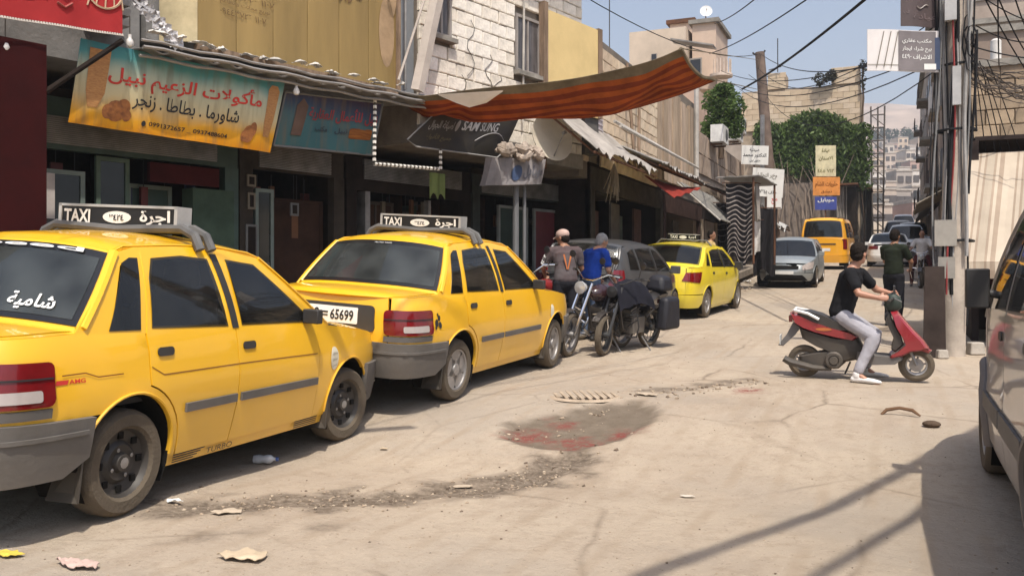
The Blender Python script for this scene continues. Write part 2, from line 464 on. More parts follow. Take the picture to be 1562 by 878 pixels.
    def inner(c):
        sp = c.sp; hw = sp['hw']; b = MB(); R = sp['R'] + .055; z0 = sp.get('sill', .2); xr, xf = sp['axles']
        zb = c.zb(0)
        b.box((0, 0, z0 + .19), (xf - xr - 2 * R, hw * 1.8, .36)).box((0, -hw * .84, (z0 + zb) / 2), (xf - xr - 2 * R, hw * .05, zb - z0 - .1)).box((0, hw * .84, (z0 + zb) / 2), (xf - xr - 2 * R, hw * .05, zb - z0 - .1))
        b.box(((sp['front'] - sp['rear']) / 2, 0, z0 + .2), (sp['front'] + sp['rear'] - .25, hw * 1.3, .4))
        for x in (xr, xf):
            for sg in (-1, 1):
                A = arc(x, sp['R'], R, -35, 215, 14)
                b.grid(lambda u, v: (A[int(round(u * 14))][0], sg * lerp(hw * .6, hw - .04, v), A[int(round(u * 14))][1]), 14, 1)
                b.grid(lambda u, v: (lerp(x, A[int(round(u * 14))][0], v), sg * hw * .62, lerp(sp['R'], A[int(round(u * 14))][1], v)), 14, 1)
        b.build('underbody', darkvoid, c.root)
        if 'gx' in sp or not sp.get('cabin', 1): return
        zr = sp['roofz']; xr0, xf1 = c.gh[0], c.gh[3]; sm = M_('seat_cloth', (.10, .095, .09), .9, var=.4); sd = bpy.data.objects.new('interior', None); C.objects.link(sd); sd.parent = c.root
        MB().box(((xr0 + xf1) / 2, 0, zb - .34), (xf1 - xr0 - .1, hw * 1.7, .03)).box((xf1 - .22, 0, zb - .08), (.42, hw * 1.66, .2)).box((xr0 + .12, 0, zb - .02), (.3, hw * 1.6, .04)).build('dashboard', M_('cabin_trim', (.06, .06, .062), .8), sd)
        sx = lerp(xr0, xf1, .60)
        for y in (-.36, .36):
            for nm, cc, dd in (('seat_back', (sx - .12, y, zb - .04), (.14, .48, .60)), ('headrest', (sx - .17, y, zb + .33), (.09, .26, .17)), ('seat_cushion', (sx + .14, y, zb - .27), (.48, .48, .14))):
                o = MB().box(cc, dd, taper=.85).build(nm, sm, sd, True); bv = o.modifiers.new('b', 'BEVEL'); bv.width = .04; bv.segments = 2
        o = MB().box((xr0 + .42, 0, zb - .08), (.16, hw * 1.45, .5)).build('rear_seat', sm, sd, True); bv = o.modifiers.new('b', 'BEVEL'); bv.width = .05; bv.segments = 2
        t = MB(); q = Vector((xf1 - .5, .36, zb + .02)); t.tube([q + Vector((.06 * math.sin(a), .18 * math.cos(a), .17 * math.sin(a))) for a in [2 * math.pi * i / 20 for i in range(21)]], .014, 5, cap=False); t.tube([q, q + Vector((.25, 0, -.12))], .02, 5); t.build('steering_wheel', blackp, sd)
        MB().box((lerp(xr0, xf1, .55), 0, zr - .02), ((xf1 - xr0) * .34, hw * 1.18, .02)).build('roof_lining', M_('cabin_trim', (.03, .03, .032)), sd)
    def arch_pts(c, x, extra=0, a0=180, a1=0, n=14): return arc(x, c.sp['R'], c.sp['R'] + .05 + extra, a0, a1, n)
    def place(c, x, y, head):
        for o in c.root.children:
            if not o.name.startswith('wheel'): o.location.z += c.sp.get('lift', 0)
        k = c.sp.get('scale', (1, 1, 1)); c.root.scale = k
        """x,y = world position of the rear right wheel contact; head = degrees left of the street"""
        sp = c.sp; a = rad(90 + head); ca, sa = math.cos(a), math.sin(a)
        lx, ly = sp['axles'][0] * k[0], -(sp['hw'] - sp.get('win', .02) - .04) * k[1]
        ox, oy = x - (lx * ca - ly * sa), y - (lx * sa + ly * ca)
        h = lambda u, v: G(ox + u * ca - v * sa, oy + u * sa + v * ca)
        w = (sp['hw'] - .1) * k[1]; a0, a1 = sp['axles'][0] * k[0], sp['axles'][1] * k[0]
        rr, rl, fr, fl = h(a0, -w), h(a0, w), h(a1, -w), h(a1, w)
        wb = a1 - a0
        pitch = math.atan(((rr + rl) - (fr + fl)) / 2 / wb); roll = math.atan(((rl + fl) - (rr + fr)) / 2 / (2 * w))
        c.root.location = (ox, oy, (rr + rl + fr + fl) / 4)
        c.root.rotation_euler = (roll, pitch, a)

def clipx(pts): return pts
def sedan_side(c, paint, D, both_sides=True, molding=None, handle=black, win=None, quarter_glass=None):
    """lower body and doors from the numbers in D"""
    sp = c.sp; R = sp['R'] + .05; xr, xf = sp['axles']; z0 = sp.get('sill', .2); e = .004
    belt = lambda a, b, n=6: [(lerp(a, b, i / n), c.zb(lerp(a, b, i / n))) for i in range(n + 1)]
    c.gh = D['gh']
    d0, d1, d2 = D['d']        # rear door rear edge, B pillar, front door front edge
    zr = sp['roofz']; bt = D.get('bt', .52); Rl = R + D.get('lip', .055)
    # rear quarter: lower body behind the door, arch lip, up to the belt
    h_a = math.degrees(math.asin(max(-1, min(1, (bt - sp['R']) / R))))
    cutx = d0 - e
    ah = math.degrees(math.acos(max(-1, min(1, (cutx - xr) / Rl)))) if xr < cutx < xr + Rl else 0
    q = [(c.s0 + D['lid'], bt), (xr - R * math.cos(rad(h_a)), bt)] + arc(xr, sp['R'], R, 180 - h_a, 0, 16)[1:] + [(xr + R, z0), (xr + Rl, z0)]
    if ah: q += arc(xr, sp['R'], Rl, 0, ah, 8)
    else: q += [(cutx, z0)] if cutx > xr + Rl else []
    q += belt(cutx, max(c.s0 + D['lid'] + .02, sp['top'][0][0]), 12)
    if sp['top'][0][0] > c.s0 + D['lid'] + .03: q += [(c.s0 + D['lid'], c.zb(-9))]
    c.pan('rear_quarter', q, paint, both=True)
    # front fender
    aa = math.degrees(math.acos(max(-1, min(1, (d2 + e - xf) / Rl)))) if xf - Rl < d2 + e < xf else 180
    f = belt(c.s1 - D.get('nose', .02) - .3, d2 + e, 8)
    if aa < 180: f += arc(xf, sp['R'], Rl, aa, 180, 6)
    else: f += [(d2 + e, z0)] if d2 + e < xf - Rl else []
    f += [(xf - Rl, z0), (xf - R, z0)]
    fb = D.get('fb', .5); ha = math.degrees(math.asin((fb - sp['R']) / R))
    f += arc(xf, sp['R'], R, 180, ha, 16) + [(c.s1 - D.get('nose', .02) - .3, fb)]
    c.pan('front_fender', f, paint, both=True)
    # greenhouse side base (pillars and cant rail)
    gr0, gr1, gf1, gf0 = D['gh']; g = [(gr0, c.zb(gr0) - .002)]
    g += [(lerp(gr0, gf0, i / 10), c.zb(lerp(gr0, gf0, i / 10)) - .002) for i in range(1, 11)]
    rz = lambda x: tab(D['rail'], x)
    g += [(lerp(gf1, gr1, i / 8), rz(lerp(gf1, gr1, i / 8))) for i in range(9)]
    sh = lambda P, k=.012: [(x + (k if x < sum(p[0] for p in P) / len(P) else -k), z + (k if z < sum(p[1] for p in P) / len(P) else -k)) for x, z in P]
    qh = [sh(quarter_glass)] if quarter_glass else []
    c.pan('roof_side', g, paint, both=True, res=.07, holes=[sh(D['glass'][0], .004), sh(D['glass'][1], .004)] + qh)
    # doors
    doors = []
    for (a, b, rear) in ((d0 + e, d1 - e, 1), (d1 + e, d2 - e, 0)):
        P = []
        if rear and ah: P += arc(xr, sp['R'], Rl + 2 * e, math.degrees(math.acos(max(-1, min(1, (a - xr) / (Rl + 2 * e))))), 0, 8) + [(xr + Rl + 2 * e, z0 + e)]
        else: P += [(a, z0 + e)]
        P += [(b - (.035 if rear else 0), z0 + e), (b, .5)] if not (not rear and aa < 180) else []
        if not rear and aa < 180:
            P += [(xf - Rl - 2 * e, z0 + e)] + arc(xf, sp['R'], Rl + 2 * e, 180, math.degrees(math.acos(max(-1, min(1, (b - xf) / (Rl + 2 * e))))), 6)
        W = D['win'][0 if rear else 1]   # frame outline above the belt, front to rear
        P += [(b, c.zb(b) - .01)] + W + [(a, c.zb(a) - .01)]
        if not rear: P = [p if not (p[0] == a and p[1] == z0 + e) else (a - .035, z0 + e) for p in P]; P.append((a, .5))
        dd = c.pan('door', P, paint, off=.003, both=True, res=.08, holes=[sh(D['glass'][0 if rear else 1])])
        for k, o in enumerate(dd):
            hx = (a + .13 if rear else a + .12); hz = c.zb(hx) - D.get('hz', .1)
            H = MB().poly(rrect(hx - .075, hz - .022, hx + .055, hz + .026, .022), c.side, .006, .05, 0, .012); H.build('door_handle', handle, o, True, mirror=bool(k))
            gp = D['glass'][0 if rear else 1]
            MB().poly(gp, c.side, .004, .1, 0, .007).build('window', win or glass, o, True, mirror=bool(k))
            if molding:
                MB().poly([(a + .02 if not (rear and ah) else xr + Rl + .03, molding[0]), (b - .02 if rear or aa >= 180 else b - .02, molding[0]), (b - .02, molding[1]), (a + .02 if not (rear and ah) else xr + Rl + .03, molding[1])], c.side, .015, .12, 0, .02).build('side_molding', D.get('molm', bumpgrey), o, False, mirror=bool(k))
        doors.append(dd)
    if quarter_glass: c.pan('quarter_window', quarter_glass, glass_blue if D.get('qblue') else glass, off=.005, both=True, th=.004); 
    # sill
    c.pan('sill', [(xr + R, z0 - .06), (xf - R, z0 - .06), (xf - R, z0), (xr + R, z0)], paint, off=-.01, both=True)
    # arch lips
    for x in (xr, xf):
        lip = MB().tube([c.side(px, pz, .002) for px, pz in arc(x, sp['R'], R + .008, -8, h_a + 90 if False else 150 if x == xr and D.get('wrap', 1) else 188, 18)], .009, 6)
        lip.build('arch_lip', paint, c.root, True); lip.build('arch_lip', paint, c.root, True, mirror=True)
    return doors

def pride(label, kind, plate=None, name='yellow_taxi'):
    sp = dict(hw=.80, rear=2.03, front=1.99, nr=9, nf=5, R=.275, axles=(-1.17, 1.175), sill=.21, win=.03, lift=.045, scale=(1.03, 1.10, 1.045),
              ky=[(.15, .93), (.25, .955), (.42, .985), (.6, 1.0), (.66, .998), (.70, .985), (.85, .962), (.93, .925), (1, .90)],
              kr=[(.2, .975), (.4, 1.0), (.55, 1.0), (.75, .992), (.9, .975), (.95, .955)],
              kf=[(.2, .97), (.4, 1.0), (.6, .985), (.75, .95), (.85, .93)],
              belt=[(-2.1, .915), (-1.5, .935), (-.9, .905), (0, .885), (.85, .865), (1.1, .835), (1.6, .775), (2.0, .70)],
              tum=(.24, .34), roofz=1.38,
              top=[(-2.12, .915, -.05, .0), (-2.0, .922, -.05, .03), (-1.6, .935, -.04, .035), (-1.50, .935, -.06, .03), (-1.12, 1.335, -.07, .05), (-1.03, 1.365, -.06, .06), (-.6, 1.385, -.02, .075), (-.2, 1.385, 0, .075), (.10, 1.36, .05, .065), (.20, 1.33, .06, .055), (.83, .87, .16, .035), (.97, .855, .12, .05), (1.55, .785, .1, .05), (1.93, .72, .08, .02), (1.98, .70, .05, .0)])
    paint = M_('taxi_yellow_paint', (.82, .445, .004), .32, var=.06, dust=.34, coat=.7, scale=1.5, bump=.10, bscale=2.6)
    c = Car(sp, name, label, 'taxi', dict(paint=paint))
    D = dict(d=(-1.05, -.27, .68), gh=(-1.54, -1.12, .18, .85), lid=.56, nose=.02, bt=.53, fb=.5, hz=.10, lip=.05, qblue=1,
             rail=[(-1.12, 1.335), (-1.0, 1.367), (-.6, 1.385), (-.2, 1.385), (.18, 1.335)],
             win=([(-.295, 1.355), (-.6, 1.365), (-.92, 1.345)], [(.64, .96), (.17, 1.32), (.05, 1.345), (-.25, 1.355)]),
             glass=([(-1.0, .935), (-.34, .915), (-.36, 1.315), (-.6, 1.33), (-.86, 1.31), (-.93, 1.2)], [(-.20, .915), (.58, .90), (.56, .95), (.10, 1.29), (-.18, 1.315)]))
    sedan_side(c, paint, D, molding=(.455, .505), quarter_glass=[(-1.31, .935), (-1.085, .93), (-1.05, 1.06), (-.965, 1.31), (-1.03, 1.31), (-1.10, 1.28), (-1.27, 1.0)])
    # B pillar black strip
    c.pan('pillar_trim', [(-.30, .90), (-.24, .90), (-.26, 1.345), (-.32, 1.345)], black, off=.009, th=.003, both=True)
    # tops
    c.tpan('boot_lid', 0, 3, paint, -.93, .93, off=.004, n=8)
    for u0, u1 in ((-1, -.945), (.945, 1)): c.tpan('deck_edge', 0, 3, paint, u0, u1, n=8, nu=2)
    c.tpan('rear_screen_frame', 3, 3.1, paint, off=-.001, n=2); c.tpan('rear_screen_frame', 3.9, 4.3, paint, off=-.001, n=3)
    for sg in (-1, 1): c.tpan('rear_screen_side', 3, 4.0, paint, *sorted((sg * .90, sg)), off=-.001, n=6, nu=2)
    rb = M_('rear_glass_black_band', (.012, .012, .013), .25)
    c.tpan('rear_window_band', 3.84, 3.97, rb, -.95, .95, off=.005, n=2); c.tpan('rear_window_band', 3.06, 3.14, rb, -.95, .95, off=.005, n=2)
    for sg in (-1, 1): c.tpan('rear_window_band', 3.14, 3.84, rb, *sorted((sg * .88, sg * .95)), off=.005, n=5, nu=2)
    rs = rg = c.tpan('rear_window', 3.12, 3.88, glass_rear, -.90, .90, off=.008, n=6)
    c.tpan('roof', 4.1, 9, paint, n=20)
    c.tpan('windscreen', 9, 10, glass, -.97, .97, off=.002, n=5)
    c.tpan('cowl', 9.98, 11, black, n=4)
    c.tpan('bonnet', 11, 14, paint, n=14)
    for sg in (-1, 1):   # A pillars and rear screen side pillars
        MB().tube([c.top(9 + i / 6, sg * .985, .002) for i in range(7)], .022, 6, flat=.6).build('windscreen_pillar', paint, c.root, True)
        MB().tube([c.top(3.05 + i / 5 * 1.0, sg * .985, .0) for i in range(6)], .03, 6, flat=.6).build('rear_pillar', paint, c.root, True)
        MB().tube([c.top(4.0 + i / 10 * 5, sg * .975, .004) for i in range(11)], .010, 6, flat=.7).build('roof_gutter', paint, c.root, True)
    # back face of the boot lid
    t = c.s0
    lid = c.pan('boot_panel', [(t - .55, .53), (t + .55, .53), (t + .55, .914), (t - .55, .914)], paint, off=.0, th=.02)
    c.pan('plate_recess', rrect(t - .43, .62, t + .43, .84, .04), black, off=.012, th=.01)
    # bumper
    bm = MB()
    bt = lambda z: z
    R = sp['R'] + .05
    for (z_a, z_b, of) in ((.255, .53, .03),):
        pts = [(t, z_a)] + [(-1.62, z_a - .0)] + [(-1.47, z_a + .08)] + [(-1.455, .53)] + [(t, .555)]
        bm.poly(pts, c.side, .04, .07, 0, of)
        n0 = len(bm.v); sub = MB().poly(pts, c.side, .04, .07, 0, of)
        bm.add([(a, -b, d) for a, b, d in sub.v], [f[::-1] for f in sub.f])
        s2 = MB().poly([(t, .455), (-1.5, .455), (-1.5, .475), (t, .475)], c.side, .015, .1, 0, of + .012)
        bm.add(s2.v, s2.f); bm.add([(a, -b, d) for a, b, d in s2.v], [f[::-1] for f in s2.f])
    bm.build('rear_bumper', bumpgrey, c.root, True)
    fbm = MB(); pts = [(c.s1, .24), (1.50, .22), (1.455, .40), (1.46, .53), (c.s1, .53)]
    s2 = MB().poly(pts, c.side, .04, .08, 0, .03); fbm.add(s2.v, s2.f); fbm.add([(a, -b, d) for a, b, d in s2.v], [f[::-1] for f in s2.f])
    fbm.build('front_bumper', bumpgrey, c.root, True)
    # nose between fenders
    c.pan('nose_panel', [(c.s1 - .35, .5), (c.s1 + .35, .5), (c.s1 + .35, .71), (c.s1 - .35, .71)], paint)
    for sg in (0, 1):
        hl = MB().poly(rrect(c.s1 - .62, .55, c.s1 - .33, .69, .02), c.side, .01, .07, 0, .008).build('headlight', whitelamp, c.root, True, mirror=bool(sg))
        tl = MB().poly(rrect(t + .52, .61, t + 1.0, .815, .035), c.side, .02, .06, 0, .016).build('taillight', redlamp, c.root, True, mirror=bool(sg))
        MB().poly(rrect(t + .68, .635, t + .93, .685, .012), c.side, .004, .06, 0, .021).build('reversing_lens', whitelamp, tl, True, mirror=bool(sg))
        MB().poly([(t + .53, .735), (t + .99, .735), (t + .99, .743), (t + .53, .743)], c.side, .003, .06, 0, .022).build('lens_groove', blackp, tl, True, mirror=bool(sg)); MB().poly([(t + .52, .555), (t + .99, .555), (t + .99, .60), (t + .52, .60)], c.side, .01, .06, 0, .01).build('lamp_trim', bumpgrey, tl, True, mirror=bool(sg))
        for (fx, z1) in ((sp['axles'][0] - R - .0, .36), (sp['axles'][1] - R + .0, .34)):
            yy = -1 if sg == 0 else 1
            MB().add([(fx + .05, yy * .60, .30), (fx + .0, yy * .785, .36), (fx - .03, yy * .79, .11), (fx - .03, yy * .6, .10), (fx + .062, yy * .60, .30), (fx + .012, yy * .785, .36), (fx - .018, yy * .79, .11), (fx - .018, yy * .6, .10)],
                     [(0, 1, 2, 3), (7, 6, 5, 4), (0, 4, 5, 1), (1, 5, 6, 2), (2, 6, 7, 3), (3, 7, 4, 0)]).build('mud_flap', black, c.root)
        # mirrors
        m = MB().box((.53, (-1 if sg == 0 else 1) * .815, .945), (.07, .12, .10), 0).tube([(.55, (-1 if sg == 0 else 1) * .70, .91), (.53, (-1 if sg == 0 else 1) * .79, .94)], .022)
        mm = m.build('wing_mirror', black, c.root, True); bv = mm.modifiers.new('b', 'BEVEL'); bv.width = .02; bv.segments = 2
    c.inner()
    wk = 'steel' if kind == 1 else 'alloy5'
    for x, st in ((sp['axles'][0], 0), (sp['axles'][1], rad(-8 if kind == 1 else 4))):
        c.wheel(x, -1, .282, wk, st); c.wheel(x, 1, .282, wk, st)
    # roof sign on its bracket
    zr = 1.445; sx = -.38 if kind == 1 else -.52
    b = bpy.data.objects.new('roof_sign', None); C.objects.link(b); b.parent = c.root
    MB().box((sx, 0, zr + .105), (.12, .86, .125)).build('sign_box', M_('black_sign_panel', (.012, .012, .013), .45), b)
    fr = MB()
    for yy in (-.43, .43): fr.box((sx, yy, zr + .105), (.135, .022, .15))
    for zz in (.035, .175): fr.box((sx, 0, zr + zz), (.135, .88, .016))
    fr.build('sign_frame', M_('brushed_aluminium', (.55, .55, .54), .4, metal=.4, var=.2), b)
    br = MB()
    for dx in (-.05, .06):
        br.tube([(sx + dx, -.60, 1.37), (sx + dx, -.555, 1.455), (sx + dx, -.47, zr + .05), (sx + dx, -.3, zr + .045), (sx + dx, 0, zr + .03), (sx + dx, .3, zr + .045), (sx + dx, .47, zr + .05), (sx + dx, .555, 1.455), (sx + dx, .60, 1.37)], .03, 8)
    br.build('bracket', M_('grey_bracket', (.10, .10, .10), .6, dust=.4), b, True)
    back = lambda a, z, off: Vector((sx - .061 - off, -a, z))
    L = MB()
    letters(L, 'TAXI', (-.40, zr + .065, -.20, zr + .15), back, bold=.03)
    L.poly(ell(0, zr + .105, .105, .038), back, .002, .05, 0, .003)
    letters(L, 'اجرة', (.17, zr + .06, .39, zr + .155), back, bold=.03)
    letters(L, '٣٤٢٤', (-.055, zr + .085, .055, zr + .127), back, off=.006, mi=1, bold=.02)
    L.build('lettering', [white, blackp], b)
    # antenna-like lamp plug and badge rows
    if kind == 1:
        top = lambda a, b_, off: c.top(b_, -a, .010 + off)  # a: -1 left .. 1 right
        l2 = MB(); sc = lambda a, b_, off: c.top(3.12 + (3.88 - 3.12) * b_, -(.0 - a) * 1.0, .012)
        l2 = MB(); fnR = lambda a, b_, off: c.top(3.1 + .85 * b_, -a, .0125 + off)
        letters(l2, 'speed', (-.55, .92, .75, 1.0), fnR, bold=.015); l2.build('window_sticker', white, rs); l2 = MB()
        letters(l2, 'شامية', (.36, .06, .74, .29), fnR, bold=.02)
        l2.build('window_sticker', white, rs)
        l3 = MB(); letters(l3, 'AMG', (-1.60, .70, -1.50, .722), c.side, .004, 0, .02)
        l3.poly([(-1.68, .70), (-1.61, .70), (-1.60, .722), (-1.67, .722)], c.side, 0, .1, 0, .004)
        l3.build('badge_print', redp, c.root)
        l4 = MB()
        def strp(P, w=.006):
            for (x0, z0), (x1, z1) in zip(P, P[1:]): l4.add([c.side(x0, z0, .006), c.side(x1, z1, .006), c.side(x1, z1 + w, .006), c.side(x0, z0 + w, .006)], [(0, 1, 2, 3)])
        strp([(-1.64, .74), (-1.5, .742), (-1.42, .715), (-1.25, .715)])
        strp([(-1.04, .73), (-.95, .68), (-.6, .68), (-.28, .68), (.3, .675), (.65, .67)])
        l4.build('pinstripe', M_('dark_orange_line', (.2, .07, .01), .6), c.root)
        l5 = MB().poly(ell(.90, .62, .055, .085), c.side, .002, .05, 0, .004); l5m = l5.build('round_sticker', M_('faded_white_sticker', (.6, .56, .45), .7), c.root)
        l6 = MB()
        for k, t_ in enumerate(('سائق', 'دمشق', 'تكسي')): letters(l6, t_, (.865, .645 - k * .045, .935, .67 - k * .045), c.side, .006)
        l6.build('print', M_('grey_print', (.2, .18, .15), .7), l5m)
        l7 = MB()
        for k in range(4): l7.add([c.side(xx, zz, .004) for xx, zz in ((-.80, .165 + k * .014), (-.62 + k * .03, .165 + k * .014), (-.61 + k * .03, .172 + k * .014), (-.80, .172 + k * .014))], [(0, 1, 2, 3)])
        letters(l7, 'TURBO', (-.5, .165, -.25, .20), c.side, .004)
        for k in range(4): l7.add([c.side(xx, zz, .004) for xx, zz in ((.45, .165 + k * .014), (.75, .165 + k * .014), (.75, .172 + k * .014), (.45, .172 + k * .014))], [(0, 1, 2, 3)])
        l7.build('sill_print', blackp, c.root)
    else:
        fn = lambda a, b_, off: c.side(t + a, b_, off + .012)
        pl = MB().poly(rrect(-.27, .675, .27, .81, .01), fn, .006, .1, 0, .006).build('number_plate', white, c.root)
        l = MB(); letters(l, '50', (-.225, .70, -.11, .785), fn, .010, 0, .02)
        letters(l, '=', (-.085, .725, -.02, .762), fn, .010, 0, .01)
        letters(l, '65699', (.005, .70, .235, .785), fn, .010, 0, .02); l.build('plate_number', blackp, pl)
        st = MB()
        for (a, b_, r) in ((-1.62, .70, .028), (-1.58, .74, .022), (-1.57, .68, .025), (-1.64, .66, .014), (-1.60, .77, .012), (-1.69, .69, .01)): st.poly(ell(a, b_, r, r * 1.2, 7), c.side, 0, .1, 0, .004)
        st.build('dark_sticker', blackp, c.root)
        MB().poly(ell(1.0, .62, .05, .08), c.side, .002, .05, 0, .004).build('round_sticker', M_('faded_white_sticker', (.6, .56, .45), .7), c.root)
        MB().lathe([(.026, .0), (.026, -.09), (.022, -.09), (.022, .0)], c=(-2.02, -.42, .22), axis='x').build('exhaust_pipe', chrome, c.root, True)
        lb = MB(); letters(lb, 'AUTO TAXI', (-.12, .93, .12, .96), lambda a, b_, off: c.top(3.1 + .85 * b_, -a * 1.2, .012 + off)); lb.build('window_sticker', white, rs)
    return c
def shell(sp, D, label, cat, name, paint, wheelk, molding=None, lamps=None, rear=None, front=None, plate=None, handle=None, rearglass=None, trunk=None):
    """a car from numbers: sp body, D door layout; K = indices of the top line: boot 0..kb, rear screen kb..kr, roof kr..kf, windscreen kf..kw, bonnet kw.."""
    c = Car(sp, name, label, cat, dict(paint=paint)); kb, kr, kf, kw, ke = D['K']
    sedan_side(c, paint, D, molding=molding, handle=handle or paint, quarter_glass=D.get('qg'))
    c.pan('pillar_trim', D['pil'], black, off=.009, th=.003, both=True) if D.get('pil') else None
    if kb > 0: c.tpan('boot_lid', 0, kb, paint, n=6)
    c.tpan('rear_screen_frame', kb, kb + (kr - kb) * .08, paint, off=-.002, n=2); c.tpan('rear_screen_frame', kb + (kr - kb) * .9, kr + .05, paint, off=-.002, n=3)
    for sg in (-1, 1): c.tpan('rear_screen_side', kb, kr, paint, *sorted((sg * .88, sg)), off=-.002, n=6, nu=2)
    c.tpan('rear_window', kb + (kr - kb) * .06, kb + (kr - kb) * .93, rearglass or glass, -.92, .92, off=.004, n=6)
    c.tpan('roof', kr, kf, paint, n=16)
    c.tpan('windscreen', kf, kw, glass, -.97, .97, off=.002, n=6)
    c.tpan('cowl', kw - .02, kw + .4, black, n=3); c.tpan('bonnet', kw + .35, ke, paint, n=12)
    for sg in (-1, 1):
        MB().tube([c.top(kf + (kw - kf) * i / 6, sg * .985, .002) for i in range(7)], .024, 6, flat=.6).build('windscreen_pillar', paint, c.root, True)
        MB().tube([c.top(kb + (kr - kb) * i / 6, sg * .985, .0) for i in range(7)], .026, 6, flat=.6).build('rear_pillar', paint, c.root, True)
    t, e = c.s0, c.s1; bt = D.get('bt', .5); L = D['lid']; fb = D.get('fb', .5); nz = D.get('nose', .02) + .3
    c.pan('tailgate', [(t - L, bt), (t + L, bt), (t + L, D['tz']), (t - L, D['tz'])], paint)
    R = sp['R'] + .05; xr, xf = sp['axles']; bl = sp.get('bump_low', .24)
    for nm, s_in, xa, top, of in (('rear_bumper', t, xr - R - .02, bt, .028), ('front_bumper', e, xf + R + .02, fb, .028)):
        g = 1 if nm[0] == 'r' else -1
        pts = [(s_in, bl), (xa - g * .12, bl), (xa, bl + .08), (xa + g * .01, top - .02), (s_in, top)]
        if g < 0: pts = pts[::-1]
        q = MB().poly(pts, c.side, .04, .08, 0, of); b = MB(); b.add(q.v, q.f); b.add([(x, -y, z) for x, y, z in q.v], [f[::-1] for f in q.f])
        b.build(nm, D.get('bm', paint), c.root, True)
    c.pan('nose_panel', [(e - nz, fb), (e + nz, fb), (e + nz, D['nz']), (e - nz, D['nz'])], paint)
    for (kind, base, pts, m) in D['lamps']:
        P = [(base(c) + a, z) for a, z in pts]
        for sg in (0, 1): MB().poly(P, c.side, .015, .07, 0, .012).build(kind, m, c.root, True, mirror=bool(sg))
    for (kind, base, pts, m, of) in D.get('extra', ()):
        MB().poly([(base(c) + a, z) for a, z in pts], c.side, .012, .08, 0, of).build(kind, m, c.root, True)
    for sg in (-1, 1):
        mx, mz = D['mirror']; y = sg * (sp['hw'] + .06)
        m = MB().box((mx, y, mz), D.get('ms', (.12, .16, .14))).tube([(mx - .02, sg * (sp['hw'] - .12), mz - .05), (mx, y, mz - .02)], .025)
        mm = m.build('wing_mirror', D.get('mm', paint), c.root, True); bv = mm.modifiers.new('b', 'BEVEL'); bv.width = .03; bv.segments = 2
    c.inner()
    for x in (xr, xf): c.wheel(x, -1, sp['R'], wheelk); c.wheel(x, 1, sp['R'], wheelk)
    return c
REAR = lambda c: c.s0
FRONT = lambda c: c.s1
def plate_pts(w=.26, z0=.62, z1=.74): return rrect(-w, z0, w, z1, .01)

def grey_hatch():
    sp = dict(hw=.83, rear=1.92, front=1.88, nr=5, nf=4, R=.295, axles=(-1.24, 1.22), sill=.22, win=.02,
              ky=[(.15, .92), (.25, .95), (.45, .99), (.65, 1.0), (.8, .99), (.95, .955), (1.05, .93)], kr=[(.2, .97), (.45, 1.0), (.6, 1.0), (.9, .96), (1.0, .94)], kf=[(.2, .95), (.4, 1.0), (.6, .98), (.85, .9)],
              belt=[(-1.95, 1.03), (-1.2, 1.0), (0, .95), (1.0, .92), (1.3, .87), (1.7, .76), (1.9, .68)], tum=(.24, .42), roofz=1.42,
              top=[(-1.90, 1.02, -.09, .0), (-1.86, 1.03, -.12, .02), (-1.60, 1.34, -.10, .04), (-1.48, 1.40, -.06, .06), (-.9, 1.43, 0, .07), (-.1, 1.43, .0, .07), (.25, 1.40, .06, .05), (.98, .925, .16, .03), (1.15, .90, .12, .06), (1.5, .82, .1, .06), (1.75, .74, .06, .02)])
    paint = M_('grey_metallic_paint', (.075, .08, .088), .35, metal=.35, var=.1, dust=.6, coat=.5)
    D = dict(K=(1, 2.6, 6, 7, 10), d=(-1.02, -.08, .86), gh=(-1.84, -1.56, .28, 1.0), lid=.5, nose=.05, bt=.52, fb=.5, tz=1.02, nz=.72, lip=.03,
             rail=[(-1.6, 1.34), (-1.48, 1.40), (-.9, 1.43), (-.1, 1.43), (.28, 1.39)],
             win=([(-.1, 1.40), (-.6, 1.405), (-1.05, 1.385)], [(.82, 1.0), (.3, 1.33), (.15, 1.37), (-.07, 1.40)]),
             glass=([(-.99, 1.01), (-.13, .985), (-.15, 1.365), (-.6, 1.37), (-.98, 1.355)], [(-.03, .985), (.78, .965), (.76, 1.0), (.25, 1.32), (.1, 1.35), (-.02, 1.365)]),
             qg=[(-1.45, 1.03), (-1.05, 1.02), (-1.08, 1.35), (-1.2, 1.345), (-1.38, 1.30)], pil=[(-.12, .97), (-.04, .97), (-.06, 1.375), (-.14, 1.375)], mirror=(.80, 1.0),
             lamps=(('taillight', REAR, [(.50, .74), (.86, .74), (.84, 1.02), (.62, 1.02)], redlamp), ('headlight', FRONT, [(-.80, .56), (-.42, .56), (-.45, .70), (-.85, .72)], whitelamp)),
             extra=(('number_plate', REAR, plate_pts(.26, .66, .77), white, .012),))
    c = shell(sp, D, 'dark grey hatchback parked behind the motorcycle, between two yellow taxis', 'car', 'parked_hatchback', paint, 'cover', molding=(.5, .54))
    return c
